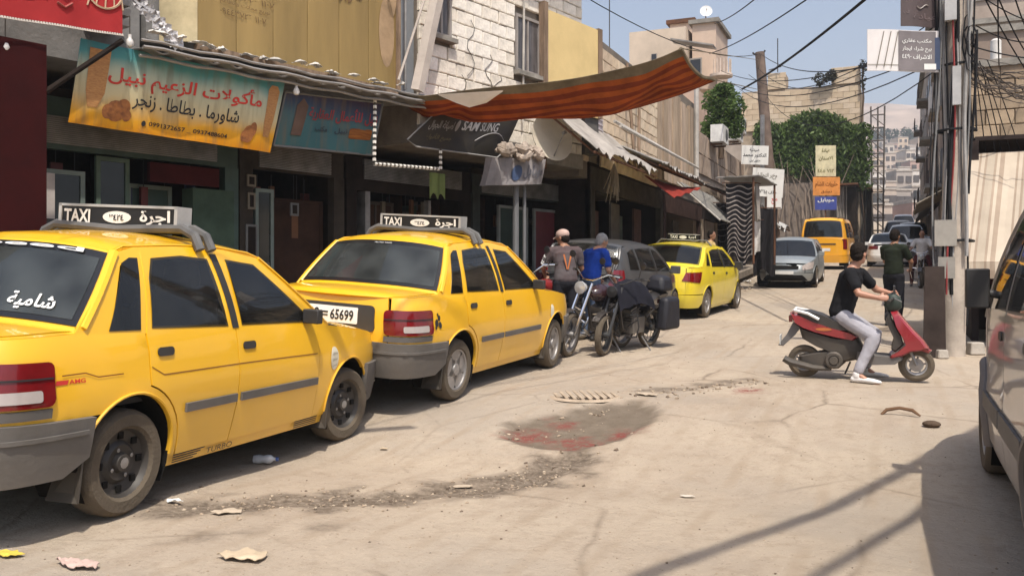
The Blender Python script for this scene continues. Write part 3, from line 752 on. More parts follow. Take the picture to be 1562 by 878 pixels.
def lemon_taxi():
    sp = dict(hw=.84, rear=2.12, front=2.0, nr=6, nf=4, R=.30, axles=(-1.25, 1.25), sill=.22, win=.02,
              ky=[(.15, .92), (.25, .95), (.45, .99), (.65, 1.0), (.8, .995), (.95, .96), (1.05, .93)], kr=[(.2, .97), (.4, 1.0), (.6, 1.0), (.9, .97), (1.0, .95)], kf=[(.2, .95), (.4, 1.0), (.6, .98), (.85, .9)],
              belt=[(-2.2, 1.0), (-1.4, 1.01), (-.6, .97), (.2, .94), (1.0, .91), (1.3, .87), (1.7, .78), (2.0, .68)], tum=(.25, .40), roofz=1.40,
              top=[(-2.16, 1.0, -.05, .0), (-2.05, 1.02, -.05, .03), (-1.62, 1.02, -.08, .03), (-1.10, 1.32, -.10, .05), (-.95, 1.38, -.06, .07), (-.5, 1.41, 0, .075), (.1, 1.41, .0, .07), (.42, 1.37, .06, .05), (1.12, .90, .16, .03), (1.3, .87, .12, .06), (1.6, .80, .1, .06), (1.86, .73, .06, .02)])
    paint = M_('lemon_taxi_paint', (.74, .58, .012), .32, var=.06, dust=.35, coat=.7)
    D = dict(K=(2, 4, 7, 8, 11), d=(-1.02, -.02, .92), gh=(-1.64, -1.10, .44, 1.12), lid=.6, nose=.03, bt=.5, fb=.5, tz=1.0, nz=.70, lip=.03,
             rail=[(-1.12, 1.31), (-.95, 1.38), (-.5, 1.405), (.1, 1.41), (.44, 1.36)],
             win=([(-.04, 1.38), (-.5, 1.385), (-.86, 1.34)], [(.88, .99), (.44, 1.31), (.3, 1.36), (0, 1.38)]),
             glass=([(-.95, 1.01), (-.07, .985), (-.09, 1.345), (-.5, 1.35), (-.82, 1.31)], [(.03, .98), (.82, .955), (.80, 1.0), (.40, 1.29), (.26, 1.33), (.03, 1.345)]),
             qg=[(-1.30, 1.04), (-1.06, 1.03), (-.97, 1.28), (-1.02, 1.29)], pil=[(-.06, .97), (.02, .97), (0, 1.36), (-.08, 1.36)], mirror=(.86, 1.0), mm=black,
             lamps=(('taillight', REAR, [(.52, .76), (.98, .72), (1.10, .93), (.60, .92)], redlamp), ('headlight', FRONT, [(-.85, .56), (-.42, .56), (-.45, .70), (-.9, .72)], whitelamp)),
             extra=(('number_plate', REAR, plate_pts(.26, .62, .73), white, .012),))
    c = shell(sp, D, 'lemon yellow taxi with silver wheels parked ahead of the dark grey hatchback', 'taxi', 'yellow_taxi', paint, 'alloy', handle=black)
    b = bpy.data.objects.new('roof_sign', None); C.objects.link(b); b.parent = c.root
    z = 1.53; sx = -.35
    MB().box((sx, 0, z + .05), (.14, .62, .11)).build('sign_box', M_('black_sign_panel', (.012, .012, .013), .45), b)
    fr = MB().box((sx, 0, z + .11), (.16, .66, .014)).box((sx, 0, z - .01), (.16, .66, .014)); fr.build('sign_frame', M_('brushed_aluminium', (.55, .55, .54)), b)
    MB().tube([(sx, -.60, 1.41), (sx, -.5, z - .01), (sx, .5, z - .01), (sx, .60, 1.41)], .022, 6).build('bracket', M_('grey_bracket', (.1, .1, .1)), b, True)
    L = MB(); bk = lambda a, zz, off: Vector((sx - .071 - off, -a, zz))
    letters(L, 'TAXI', (-.28, z + .02, -.12, z + .09), bk, bold=.03); L.poly(ell(.0, z + .05, .08, .035), bk, .002, .05, 0, .003); letters(L, 'اجرة', (.12, z + .02, .28, z + .09), bk, bold=.03); L.build('lettering', white, b)
    return c
def silver_car():
    sp = dict(hw=.90, rear=2.2, front=2.15, nr=5, nf=3.6, R=.315, axles=(-1.32, 1.32), sill=.22, win=.02,
              ky=[(.15, .93), (.3, .97), (.5, 1.0), (.75, .99), (.95, .95), (1.05, .92)], kr=[(.2, .97), (.45, 1.0), (.9, .96)], kf=[(.2, .95), (.35, 1.0), (.55, 1.0), (.75, .95), (.9, .90)],
              belt=[(-2.2, 1.0), (-1, .99), (0, .95), (1.0, .94), (1.4, .89), (1.8, .82), (2.15, .72)], tum=(.27, .45), roofz=1.42,
              top=[(-2.14, 1.0, -.07, .0), (-1.95, 1.01, -.05, .03), (-1.70, 1.02, -.08, .03), (-1.3, 1.36, -.10, .05), (-1.0, 1.41, -.04, .07), (-.4, 1.43, 0, .075), (.1, 1.42, .0, .07), (.35, 1.37, .06, .05), (1.12, .93, .18, .03), (1.35, .90, .14, .07), (1.75, .83, .12, .07), (2.0, .75, .08, .02)])
    paint = M_('silver_paint', (.33, .36, .37), .3, metal=.5, var=.05, dust=.3)
    D = dict(K=(2, 3.6, 7, 8, 11), d=(-1.05, -.05, .9), gh=(-1.74, -1.3, .38, 1.12), lid=.6, nose=.05, bt=.5, fb=.48, tz=1.0, nz=.76, lip=.03,
             rail=[(-1.3, 1.36), (-1.0, 1.41), (-.4, 1.43), (.1, 1.42), (.38, 1.36)],
             win=([(-.07, 1.40), (-.5, 1.405), (-.95, 1.37)], [(.86, 1.0), (.4, 1.31), (.2, 1.38), (-.02, 1.40)]),
             glass=([(-.98, 1.03), (-.09, 1.0), (-.11, 1.36), (-.5, 1.37), (-.9, 1.335)], [(0, 1.0), (.82, .975), (.8, 1.01), (.38, 1.28), (.18, 1.34), (0, 1.365)]),
             mirror=(.88, 1.02),
             lamps=(('taillight', REAR, [(.55, .7), (.95, .7), (1.0, .92), (.6, .92)], redlamp), ('headlight', FRONT, [(-.98, .60), (-.52, .56), (-.50, .68), (-.72, .78), (-1.1, .80)], whitelamp),
                    ('fog_lamp', FRONT, [(-.82, .32), (-.62, .32), (-.62, .42), (-.86, .43)], whitelamp)),
             extra=(('grille', FRONT, [(-.40, .60), (-.36, .585), (.36, .585), (.40, .60), (.40, .68), (.36, .69), (-.36, .69), (-.40, .68)], darkvoid, .02),
                    ('lower_grille', FRONT, [(-.72, .26), (.72, .26), (.50, .42), (-.50, .42)], darkvoid, .045),
                    ('number_plate', FRONT, plate_pts(.26, .445, .54), white, .055)))
    return shell(sp, D, 'silver car facing the camera, parked at the left kerb by the hanging clothes', 'car', 'parked_car', paint, 'alloy')
def yellow_van():
    sp = dict(hw=.86, rear=2.2, front=2.2, nr=9, nf=5, R=.33, axles=(-1.25, 1.5), sill=.26, win=.02,
              ky=[(.15, .95), (.3, .98), (.6, 1.0), (1.0, .985), (1.15, .965), (1.3, .95)], kr=[(.2, .98), (.5, 1.0), (1.1, .99)], kf=[(.2, .95), (.5, 1.0), (1.0, .95)],
              belt=[(-2.2, 1.14), (1.4, 1.12), (1.8, 1.05), (2.2, .9)], tum=(.10, .16), roofz=1.88,
              top=[(-2.16, 1.14, -.03, .0), (-2.14, 1.15, -.04, .02), (-2.02, 1.80, -.05, .04), (-1.85, 1.89, -.04, .06), (-1, 1.91, 0, .08), (.6, 1.91, .0, .07), (1.05, 1.84, .06, .05), (1.65, 1.12, .16, .03), (1.8, 1.05, .12, .06), (2.0, 1.0, .1, .06), (2.1, .93, .06, .02)])
    paint = M_('orange_van_paint', (.86, .40, .008), .35, var=.06, dust=.25, coat=.7)
    D = dict(K=(1, 2.2, 6, 7, 10), d=(-1.0, .35, 1.3), gh=(-2.12, -1.9, .95, 1.6), lid=.66, nose=.03, bt=.52, fb=.55, tz=1.13, nz=.9, lip=.03,
             rail=[(-2.02, 1.8), (-1.85, 1.88), (-1, 1.9), (.6, 1.9), (1.0, 1.83)],
             win=([(.32, 1.85), (-.96, 1.86)], [(1.26, 1.35), (.95, 1.78), (.4, 1.85)]),
             glass=([(-.95, 1.18), (.28, 1.18), (.27, 1.76), (-.94, 1.76)], [(.40, 1.18), (1.2, 1.17), (.88, 1.70), (.42, 1.75)]),
             qg=[(-1.95, 1.2), (-1.05, 1.2), (-1.05, 1.76), (-1.88, 1.72)], mirror=(1.3, 1.2), mm=black,
             lamps=(('taillight', REAR, [(.70, .75), (.92, .75), (.92, 1.14), (.70, 1.14)], redlamp), ('headlight', FRONT, [(-.8, .7), (-.5, .7), (-.5, .88), (-.8, .9)], whitelamp)),
             extra=(('number_plate', REAR, plate_pts(.26, .68, .79), white, .012), ('tailgate_handle', REAR, [(-.45, .93), (.45, .93), (.45, .97), (-.45, .97)], black, .02)))
    c = shell(sp, D, 'tall orange-yellow minibus with dark rear window, seen from behind up the street', 'van', 'yellow_van', paint, 'cover', handle=black)
    for u in (-.75, .75): MB().tube([c.top(2.6 + i * .3, u, .04) for i in range(12)], .015, 6).build('roof_rail', black, c.root, True)
    return c
def white_sedan():
    sp = dict(hw=.87, rear=2.25, front=2.15, nr=6, nf=4, R=.31, axles=(-1.3, 1.3), sill=.22, win=.02,
              ky=[(.15, .93), (.3, .97), (.5, 1.0), (.75, .99), (.95, .95), (1.05, .92)], kr=[(.2, .97), (.45, 1.0), (.9, .96)], kf=[(.2, .95), (.35, 1.0), (.55, 1.0), (.75, .95), (.9, .90)],
              belt=[(-2.25, .98), (-1, .98), (0, .94), (1.0, .92), (1.4, .88), (1.8, .8), (2.15, .7)], tum=(.27, .45), roofz=1.40,
              top=[(-2.2, .98, -.05, .0), (-2.05, 1.0, -.05, .03), (-1.70, 1.0, -.08, .03), (-1.15, 1.33, -.10, .05), (-.9, 1.39, -.04, .07), (-.4, 1.41, 0, .075), (.1, 1.40, .0, .07), (.35, 1.35, .06, .05), (1.12, .91, .18, .03), (1.35, .88, .14, .07), (1.75, .80, .12, .07), (2.0, .73, .08, .02)])
    paint = M_('white_car_paint', (.70, .69, .66), .35, var=.05, dust=.3)
    D = dict(K=(2, 3.6, 7, 8, 11), d=(-1.05, -.05, .9), gh=(-1.74, -1.15, .38, 1.12), lid=.6, nose=.05, bt=.5, fb=.48, tz=.98, nz=.72, lip=.03,
             rail=[(-1.15, 1.33), (-.9, 1.38), (-.4, 1.41), (.1, 1.40), (.38, 1.34)],
             win=([(-.07, 1.38), (-.5, 1.385), (-.9, 1.35)], [(.86, 1.0), (.4, 1.29), (.2, 1.36), (-.02, 1.38)]),
             glass=([(-.98, 1.01), (-.09, .98), (-.11, 1.34), (-.5, 1.35), (-.85, 1.315)], [(0, .98), (.82, .955), (.8, 1.0), (.38, 1.26), (.18, 1.32), (0, 1.345)]),
             mirror=(.88, 1.0),
             lamps=(('taillight', REAR, [(.42, .76), (.98, .76), (.98, .90), (.42, .90)], M_('dark_red_lens', (.12, .01, .012), .2)), ('headlight', FRONT, [(-.98, .60), (-.52, .56), (-.50, .70), (-.98, .72)], whitelamp)),
             extra=(('number_plate', REAR, plate_pts(.26, .56, .67), M_('pale_plate', (.5, .5, .48)), .012),))
    return shell(sp, D, 'white saloon car with dark tail lamps, driving away in the middle of the far street', 'car', 'white_car', paint, 'cover')
def suv(label, paint, name='white_pickup'):
    sp = dict(hw=.92, rear=2.3, front=2.35, nr=8, nf=5, R=.37, axles=(-1.4, 1.45), sill=.32, win=.02, bump_low=.32,
              ky=[(.2, .95), (.4, .98), (.7, 1.0), (1.0, .98), (1.15, .955)], kr=[(.2, .98), (.5, 1.0), (1.1, .98)], kf=[(.2, .96), (.5, 1.0), (.8, .99), (1.0, .96)],
              belt=[(-2.3, 1.16), (0, 1.13), (1.0, 1.11), (1.5, 1.08), (2.3, .99)], tum=(.18, .25), roofz=1.75,
              top=[(-2.26, 1.16, -.03, .0), (-2.22, 1.17, -.04, .02), (-2.02, 1.68, -.05, .04), (-1.85, 1.76, -.04, .06), (-1, 1.80, 0, .06), (.2, 1.79, .0, .06), (.45, 1.74, .06, .05), (1.1, 1.12, .14, .03), (1.3, 1.10, .12, .05), (1.8, 1.06, .1, .05), (2.25, 1.0, .06, .02)])
    D = dict(K=(1, 2.2, 6, 7, 10), d=(-1.0, -.05, .95), gh=(-2.18, -1.9, .42, 1.08), lid=.7, nose=.03, bt=.6, fb=.6, tz=1.15, nz=1.0, lip=.03,
             rail=[(-2.02, 1.68), (-1.85, 1.75), (-1, 1.79), (.2, 1.78), (.45, 1.73)],
             win=([(-.07, 1.75), (-.96, 1.75)], [(.9, 1.2), (.44, 1.66), (.3, 1.72), (-.02, 1.75)]),
             glass=([(-.95, 1.18), (-.10, 1.17), (-.11, 1.68), (-.94, 1.68)], [(0, 1.17), (.84, 1.15), (.80, 1.22), (.40, 1.62), (.02, 1.68)]),
             qg=[(-1.95, 1.2), (-1.07, 1.19), (-1.07, 1.68), (-1.88, 1.64)], mirror=(.95, 1.2), bm=bumpgrey,
             lamps=(('taillight', REAR, [(.74, .8), (.92, .8), (.92, 1.1), (.74, 1.1)], redlamp), ('headlight', FRONT, [(-.95, .76), (-.55, .76), (-.55, .92), (-.95, .94)], whitelamp)),
             extra=(('grille', FRONT, [(-.48, .74), (.48, .74), (.48, .92), (-.48, .92)], M_('grille_grey', (.1, .1, .1), .5), .012),))
    return shell(sp, D, label, 'pickup', name, paint, 'cover')
def grey_minivan():
    sp = dict(hw=.86, rear=2.2, front=2.3, nr=9, nf=4.5, R=.335, axles=(-1.25, 1.45), sill=.30, win=.02,
              ky=[(.15, .95), (.3, .975), (.5, 1.0), (.62, 1.0), (.66, .985), (1.0, .985), (1.1, .975), (1.15, .96)], kr=[(.2, .98), (.5, 1.0), (1.1, .99)], kf=[(.2, .95), (.5, 1.0), (1.0, .95)],
              belt=[(-2.2, 1.12), (1.1, 1.08), (1.5, 1.03), (1.9, .96), (2.3, .84)], tum=(.14, .22), roofz=1.83,
              top=[(-2.16, 1.12, -.03, .0), (-2.14, 1.13, -.04, .02), (-2.02, 1.74, -.05, .04), (-1.85, 1.82, -.04, .06), (-1, 1.86, 0, .08), (.4, 1.86, .0, .07), (.75, 1.78, .06, .05), (1.45, 1.04, .16, .03), (1.6, 1.02, .12, .06), (1.9, .96, .1, .06), (2.2, .87, .06, .02)])
    paint = M_('greyish_beige_van_paint', (.27, .245, .235), .32, metal=.1, var=.08, dust=.5, coat=.7)
    D = dict(K=(1, 2.2, 6, 7, 10), d=(-.9, .12, 1.07), gh=(-2.12, -1.9, .68, 1.38), lid=.66, nose=.03, bt=.58, fb=.55, tz=1.11, nz=.85, lip=.05,
             rail=[(-2.02, 1.74), (-1.85, 1.81), (-1, 1.85), (.4, 1.85), (.72, 1.77)],
             win=([(.09, 1.80), (-.86, 1.81)], [(1.03, 1.36), (.70, 1.72), (.55, 1.77), (.15, 1.80)]),
             glass=([(-.85, 1.16), (.06, 1.14), (.05, 1.74), (-.84, 1.75)], [(.17, 1.14), (1.0, 1.11), (.98, 1.30), (.64, 1.66), (.50, 1.71), (.19, 1.74)]),
             qg=[(-1.95, 1.18), (-.97, 1.16), (-.97, 1.75), (-1.88, 1.7)], mirror=(.84, 1.24), ms=(.09, .13, .24), bm=bumpgrey, mm=black,
             lamps=(('taillight', REAR, [(.70, .75), (.92, .75), (.92, 1.1), (.70, 1.1)], redlamp), ('headlight', FRONT, [(-.85, .62), (-.5, .62), (-.5, .8), (-.9, .82)], whitelamp)))
    c = shell(sp, D, 'greyish brown minivan with black door mirror, cut off by the right edge of the photo', 'van', 'parked_minivan', paint, 'cover', molding=(.50, .60), handle=black)
    c.pan('front_quarter_window', [(1.10, 1.12), (1.30, 1.09), (1.08, 1.29)], glass, off=.006, th=.004, both=True)
    # flared arches
    for x in sp['axles']:
        for mir in (False, True): MB().tube([c.side(px, pz, .012) for px, pz in arc(x, sp['R'], sp['R'] + .075, -12, 192, 20)], .035, 8, flat=.6).build('arch_flare', M_('flare_grey', (.13, .12, .12), .5, dust=.4), c.root, True, mirror=mir)
        
    return c
# ================================================================ GROUND
def vnoise(x, y, s=1.0, z=0.0): return noise.noise(Vector((x * s, y * s, z)))
def fbm(x, y, s): return noise.fractal(Vector((x * s, y * s, 3.1)), 1.0, 2.1, 5)
PUD = [(-3.05, 6.9), (-2.95, 6.55), (-2.62, 6.35), (-2.25, 6.28), (-1.98, 6.75), (-1.86, 7.35), (-1.95, 7.8), (-2.2, 8.05), (-2.55, 7.75), (-2.75, 7.35), (-2.95, 7.2)]
def in_poly(x, y, P):
    c = False
    for i in range(len(P)):
        a, b = P[i], P[i - 1]
        if (a[1] > y) != (b[1] > y) and x < (b[0] - a[0]) * (y - a[1]) / (b[1] - a[1]) + a[0]: c = not c
    return c
def dpoly(x, y, P):
    m = 1e9; p = Vector((x, y))
    for i in range(len(P)):
        a, b = Vector(P[i - 1]), Vector(P[i]); ab = b - a
        t = max(0, min(1, (p - a).dot(ab) / ab.length_squared)); m = min(m, (p - a - ab * t).length)
    return m if not in_poly(x, y, P) else -m
CR = [(-3.75, 3.95), (-3.45, 4.15), (-3.1, 4.5), (-2.7, 4.9), (-2.45, 5.3), (-2.25, 5.6), (-2.2, 6.1)]   # broken strip along the tyre line
def dline(x, y, P):
    m = 1e9; p = Vector((x, y))
    for a, b in zip(P, P[1:]):
        a, b = Vector(a), Vector(b); ab = b - a; t = max(0, min(1, (p - a).dot(ab) / ab.length_squared)); m = min(m, (p - a - ab * t).length)
    return m
def relief(x, y):
    h = .012 * fbm(x, y, .9) + .004 * fbm(x, y, 5)
    if -3.4 < x < -1.6 and 6 < y < 8.4:
        d = dpoly(x, y, PUD) + .05 * vnoise(x, y, 9)
        h += -.045 * max(0, min(1, -d / .10 + .3)) + .008 * math.exp(-(d / .12) ** 2)
    if -4.2 < x < -1.8 and 3.4 < y < 6.6:
        d = dline(x, y, CR); h += -.022 * max(0, min(1, (.17 - d + .12 * vnoise(x, y, 5)) / .06)) + .01 * max(0, vnoise(x, y, 12)) * (d < .3)
    return h
def ground_mat():
    m = mat('dusty_road', (.445, .37, .285), .96, var=.10, scale=.55, col2=(.355, .29, .225), bump=0)
    N, L = m.node_tree.nodes, m.node_tree.links; b = N['Principled BSDF']; b.inputs['Specular IOR Level'].default_value = .15
    g = N.new('ShaderNodeNewGeometry'); at = N.new('ShaderNodeVertexColor'); at.layer_name = 'wear'
    sp = N.new('ShaderNodeSeparateColor'); L.new(at.outputs[0], sp.inputs[0])
    base = b.inputs['Base Color'].links[0].from_socket
    def noi(sc, det=6, ro=.6, stretch=None):
        n = N.new('ShaderNodeTexNoise'); n.inputs['Scale'].default_value = sc; n.inputs['Detail'].default_value = det; n.inputs['Roughness'].default_value = ro
        if stretch:
            mp = N.new('ShaderNodeMapping'); mp.inputs['Scale'].default_value = stretch; L.new(g.outputs['Position'], mp.inputs[0]); L.new(mp.outputs[0], n.inputs[0])
        else: L.new(g.outputs['Position'], n.inputs[0])
        return n.outputs['Fac']
    def mapr(s, a, b_, c=0, d=1):
        r = N.new('ShaderNodeMapRange'); r.inputs[1].default_value = a; r.inputs[2].default_value = b_; r.inputs[3].default_value = c; r.inputs[4].default_value = d; L.new(s, r.inputs[0]); return r.outputs[0]
    def mixc(f, a, col):
        x = N.new('ShaderNodeMix'); x.data_type = 'RGBA'; L.new(f, x.inputs[0]); L.new(a, x.inputs[6])
        if isinstance(col, tuple): x.inputs[7].default_value = (*col, 1)
        else: L.new(col, x.inputs[7])
        return x.outputs[2]
    def mul(a, b_):
        x = N.new('ShaderNodeMath'); x.operation = 'MULTIPLY'; L.new(a, x.inputs[0])
        if isinstance(b_, float): x.inputs[1].default_value = b_
        else: L.new(b_, x.inputs[1])
        return x.outputs[0]
    c = mixc(mapr(noi(7, 8, .75), .50, .70, 0, .5), base, (.25, .19, .135))          # damp and trodden specks
    c = mixc(mapr(noi(1.1, 7, .72, (1, .28, 1)), .52, .66, 0, .6), c, (.29, .225, .165))  # drag marks along the street
    c = mixc(mapr(noi(60, 3, .6), .62, .72, 0, .5), c, (.56, .46, .35))                # grit
    c = mixc(mapr(noi(38, 3, .6), .30, .37, .55, 0), c, (.15, .115, .085))
    vo = N.new('ShaderNodeTexVoronoi'); vo.feature = 'DISTANCE_TO_EDGE'; vo.inputs['Scale'].default_value = .55; mpv = N.new('ShaderNodeMixRGB'); mpv.inputs[0].default_value = .12
    nd = N.new('ShaderNodeTexNoise'); nd.inputs['Scale'].default_value = 2.2; nd.inputs['Detail'].default_value = 6; L.new(g.outputs['Position'], nd.inputs[0]); L.new(g.outputs['Position'], mpv.inputs[1]); L.new(nd.outputs['Color'], mpv.inputs[2]); L.new(mpv.outputs[0], vo.inputs['Vector'])
    c = mixc(mul(mapr(vo.outputs[0], .0, .012, .8, 0), mapr(noi(.8), .42, .6)), c, (.17, .13, .095))   # cracks
    c = mixc(mapr(noi(.33, 5, .55), .49, .58, 0, .55), c, (.33, .285, .235))                            # worn grey patches
    tr = N.new('ShaderNodeTexWave')                                                     # tyre tracks
    tr.wave_type = 'BANDS'; tr.bands_direction = 'X'; tr.inputs['Scale'].default_value = 1.1; tr.inputs['Distortion'].default_value = 1.3; tr.inputs['Detail'].default_value = 3; tr.inputs['Detail Scale'].default_value = .35
    mp = N.new('ShaderNodeMapping'); mp.inputs['Scale'].default_value = (1, .18, 1); L.new(g.outputs['Position'], mp.inputs[0]); L.new(mp.outputs[0], tr.inputs[0])
    c = mixc(mul(mapr(tr.outputs['Fac'], .72, .98, 0, .6), mapr(noi(1.6), .42, .62)), c, (.33, .26, .19))
    c = mixc(mul(sp.outputs[1], mapr(noi(22, 6, .7), .38, .6, .5, 1)), c, (.12, .093, .07))  # broken strip, exposed dark bed
    c = mixc(mul(sp.outputs[0], mapr(noi(9, 5, .6), .2, .6, .75, 1)), c, (.15, .12, .09))  # wet pothole
    c = mixc(mul(sp.outputs[2], mapr(noi(17, 8, .8), .42, .52, 0, 1)), c, (.21, .05, .042))  # red spill
    L.new(c, b.inputs['Base Color'])
    L.new(mapr(sp.outputs[0], .2, 1, .96, .78), b.inputs['Roughness'])
    bp = N.new('ShaderNodeBump'); bp.inputs['Strength'].default_value = .8; bp.inputs['Distance'].default_value = .02
    ad = N.new('ShaderNodeMath'); L.new(noi(26, 8, .75), ad.inputs[0]); L.new(mul(noi(5, 4), 1.5), ad.inputs[1]); L.new(ad.outputs[0], bp.inputs['Height']); L.new(bp.outputs[0], b.inputs['Normal'])
    return m
GM = ground_mat()
xs = [-3000, -800, -200, -60, -30, -15, -9, -7, -6] + [-5.6 + .08 * i for i in range(88)] + [1.6, 2, 3, 4, 6, 9, 15, 30, 60, 200, 800, 3000]
ys = [-60, -20, -6, -2, 0, 1.2] + [2.0 + .075 * i for i in range(107)]
y_ = 10.1
while y_ < 60: ys.append(y_); y_ *= 1.03
ys += [70, 85, 100, 130, 160, 200, 250, 300, 400, 500, 700, 1000, 1800, 3000]
def far_z(x, y):
    k = max(0, min(1, (y - 90) / 300)); return 0
v = []; cols = []
for y in ys:
    for x in xs:
        near = -5.7 < x < 1.5 and 1.9 < y < 10.2
        v.append((x, y, G(x, y) + (relief(x, y) if near else .006 * fbm(x, y, .7) if y < 60 and abs(x) < 20 else 0)))
        r = g2 = b2 = 0.0
        if near:
            d = dpoly(x, y, PUD) + .06 * vnoise(x, y, 7); r = max(0, min(1, -d / .05 + .5))
            dl = dline(x, y, CR); g2 = max(0, min(1, (.27 - dl + .30 * vnoise(x, y, 4.5)) / .10))
            g2 = max(g2, max(0, min(1, (.16 - dline(x, y, [(-2.3, 8.6), (-1.9, 9.1), (-1.5, 9.8)]) + .2 * vnoise(x, y, 7)) / .1)) * .9)
            g2 = max(g2, .8 * max(0, min(1, (.07 - dline(x, y, [(-3.4, 3.35), (-3.0, 3.75), (-2.8, 3.9)]) + .13 * vnoise(x, y, 6)) / .08)))
            d1 = min(math.dist((x, y), (-2.78, 6.72)), math.dist((x, y), (-2.32, 6.65)) * 1.1, math.dist((x, y), (-2.62, 7.15)) * 1.6, math.dist((x, y), (-2.05, 7.0)) * 1.3, math.dist((x, y), (-1.35, 9.1)) * 1.3)
            b2 = max(0, min(1, (.25 - d1 + .2 * vnoise(x, y, 8)) / .2))
        cols.append((r, g2, b2, 1))
nx = len(xs); f = [(j * nx + i, j * nx + i + 1, (j + 1) * nx + i + 1, (j + 1) * nx + i) for j in range(len(ys) - 1) for i in range(nx - 1)]
gmb = MB(); gmb.add(v, f); ground = gmb.build('ground', GM, None, 2); ground['kind'] = 'structure'
ca = ground.data.color_attributes.new('wear', 'FLOAT_COLOR', 'POINT')
ca.data.foreach_set('color', [q for c_ in cols for q in c_])

# ================================================================ LEFT SIDE FRAME
UA = Vector((math.sin(rad(14.1)), math.cos(rad(14.1)), 0)); NA = Vector((UA.y, -UA.x, 0)); A0 = Vector((-7.70, 6.475, 0)); RZA = rad(90 - 14.1)
def FA(t, h, o=0.0): p = A0 + UA * t + NA * o; p.z = h; return p
def PA(px, py, o=0.0):
    p = on_plane(px, py, A0 + NA * o, NA); q = p - A0; return q.dot(UA), p.z
def thA(name, label, cat, t, h=None, o=0, group=None):
    p = FA(t, 0, o); z = G(p.x, p.y) if h is None else h
    return thing(name, label, cat, (p.x, p.y, z), RZA, group)
def inA(root, t, o):   # world facade coords -> local coords of a root made by thA
    z = root.location.z
    q = root.location - A0; rt, ro = q.dot(UA), q.dot(NA)
    return lambda tt, hh, oo=0.0: Vector((tt - rt, -(oo - ro), hh - z))
plaster_g = M_('grey_plaster', (.20, .195, .19), .9, bump=.3, dust=0)
conc = M_('raw_concrete', (.27, .25, .22), .92, var=.35, bump=.5, bscale=18)
redwall = M_('dark_red_paint', (.05, .006, .006), .7, var=.3)  # red darkened to carry the shade under the canopy
teal = M_('teal_shutter_paint', (.036, .066, .054), .6, var=.3)
darkwall = M_('sooty_wall', (.022, .016, .013), .95, var=.5)  # near-black base with the deep shop shade put into it
brownp = M_('brown_panel', (.04, .02, .013), .8, var=.4)
woodm = M_('weathered_wood', (.24, .17, .12), .9, var=.4, stretch=(1, 1, .15), scale=14)
canv = M_('grey_tarpaulin', (.34, .31, .28), .85, var=.35, scale=2.2, bump=.4, bscale=7)
tin = M_('corrugated_tin', (.26, .245, .23), .55, metal=.25, var=.35, scale=2.5)
goldm = M_('gold_cladding', (.30, .205, .075), .5, metal=.15, var=.28, scale=1.6, stretch=(1, 1, .16), spec=.4)
creamm = M_('cream_plaster', (.50, .42, .26), .85, var=.25, scale=4)
whitew = [M_('whitewashed_block_a', (.78, .72, .63), .92, var=.22, scale=7, bump=.5, bscale=22), M_('whitewashed_block_b', (.70, .64, .55), .92, var=.25, scale=6, bump=.5, bscale=20), M_('whitewashed_block_c', (.80, .75, .67), .92, var=.2, scale=8, bump=.5, bscale=25)]
beigeb = [M_('beige_block_a', (.62, .49, .35), .93, var=.2, scale=6, bump=.4), M_('beige_block_b', (.56, .44, .32), .93, var=.25, scale=6, bump=.4), M_('beige_block_c', (.66, .54, .40), .93, var=.2, scale=6, bump=.4)]
mortar = M_('mortar', (.20, .17, .14), .95, bump=.3)

def brick_wall(root, fn, a0, a1, z0, z1, bw, bh, mats, depth=.06, holes=(), ragged=0, jit=.006, name='block', seed=1):
    """courses of single blocks on the plane fn(a,z,o) ; fn axes must be rigid"""
    rnd = random.Random(seed); g = .012
    O = fn(0, 0, 0); ax, az, ao = fn(1, 0, 0) - O, fn(0, 1, 0) - O, fn(0, 0, 1) - O
    meshes = {}
    rows = int(round((z1 - z0) / bh))
    for r in range(rows):
        zc = z0 + (r + .5) * bh; sh = (r % 2) * .5 * bw; a = a0 - sh
        while a < a1 - .02:
            s, e = max(a, a0), min(a + bw, a1); a += bw
            if e - s < bw * .2: continue
            if any(s < hx1 and e > hx0 and zc + bh / 2 > hz0 + .02 and zc - bh / 2 < hz1 - .02 for hx0, hz0, hx1, hz1 in holes): 
                # trim to the free piece beside an opening
                for hx0, hz0, hx1, hz1 in holes:
                    if s < hx1 and e > hx0 and zc + bh / 2 > hz0 + .02 and zc - bh / 2 < hz1 - .02:
                        if s < hx0: e = hx0
                        elif e > hx1: s = hx1
                        else: s = e
                if e - s < .04: continue
            if ragged and r >= rows - ragged and rnd.random() < .35: continue
            wq = round((e - s) / .02) * .02; k = (wq, rnd.randrange(len(mats)), rnd.randrange(3))
            if k not in meshes:
                mb = MB(); hw_, hh, hd = wq / 2 - g / 2, bh / 2 - g / 2, depth
                c = [rnd.uniform(-.006, .006) for _ in range(8)]; bv = .012
                P = [(-hw_ + c[0], -hh + c[1]), (hw_ + c[2], -hh + c[3]), (hw_ + c[4], hh + c[5]), (-hw_ + c[6], hh + c[7])]
                V = [ax * x + az * z for x, z in P] + [ax * x + az * z + ao * (hd - bv) for x, z in P] + [ax * (x * (1 - bv / hw_) if hw_ > .02 else x) + az * (z * (1 - bv / hh)) + ao * hd for x, z in P]
                mb.add(V, [(0, 1, 5, 4), (1, 2, 6, 5), (2, 3, 7, 6), (3, 0, 4, 7), (4, 5, 9, 8), (5, 6, 10, 9), (6, 7, 11, 10), (7, 4, 8, 11), (8, 9, 10, 11)])
                me = bpy.data.meshes.new(name); me.from_pydata(mb.v, [], mb.f); me.materials.append(mats[k[1]]); me.update(); meshes[k] = me
            o = bpy.data.objects.new(name, meshes[k]); C.objects.link(o); o.parent = root
            o.location = fn((s + e) / 2, zc, 0) + ao * rnd.uniform(-jit, jit)
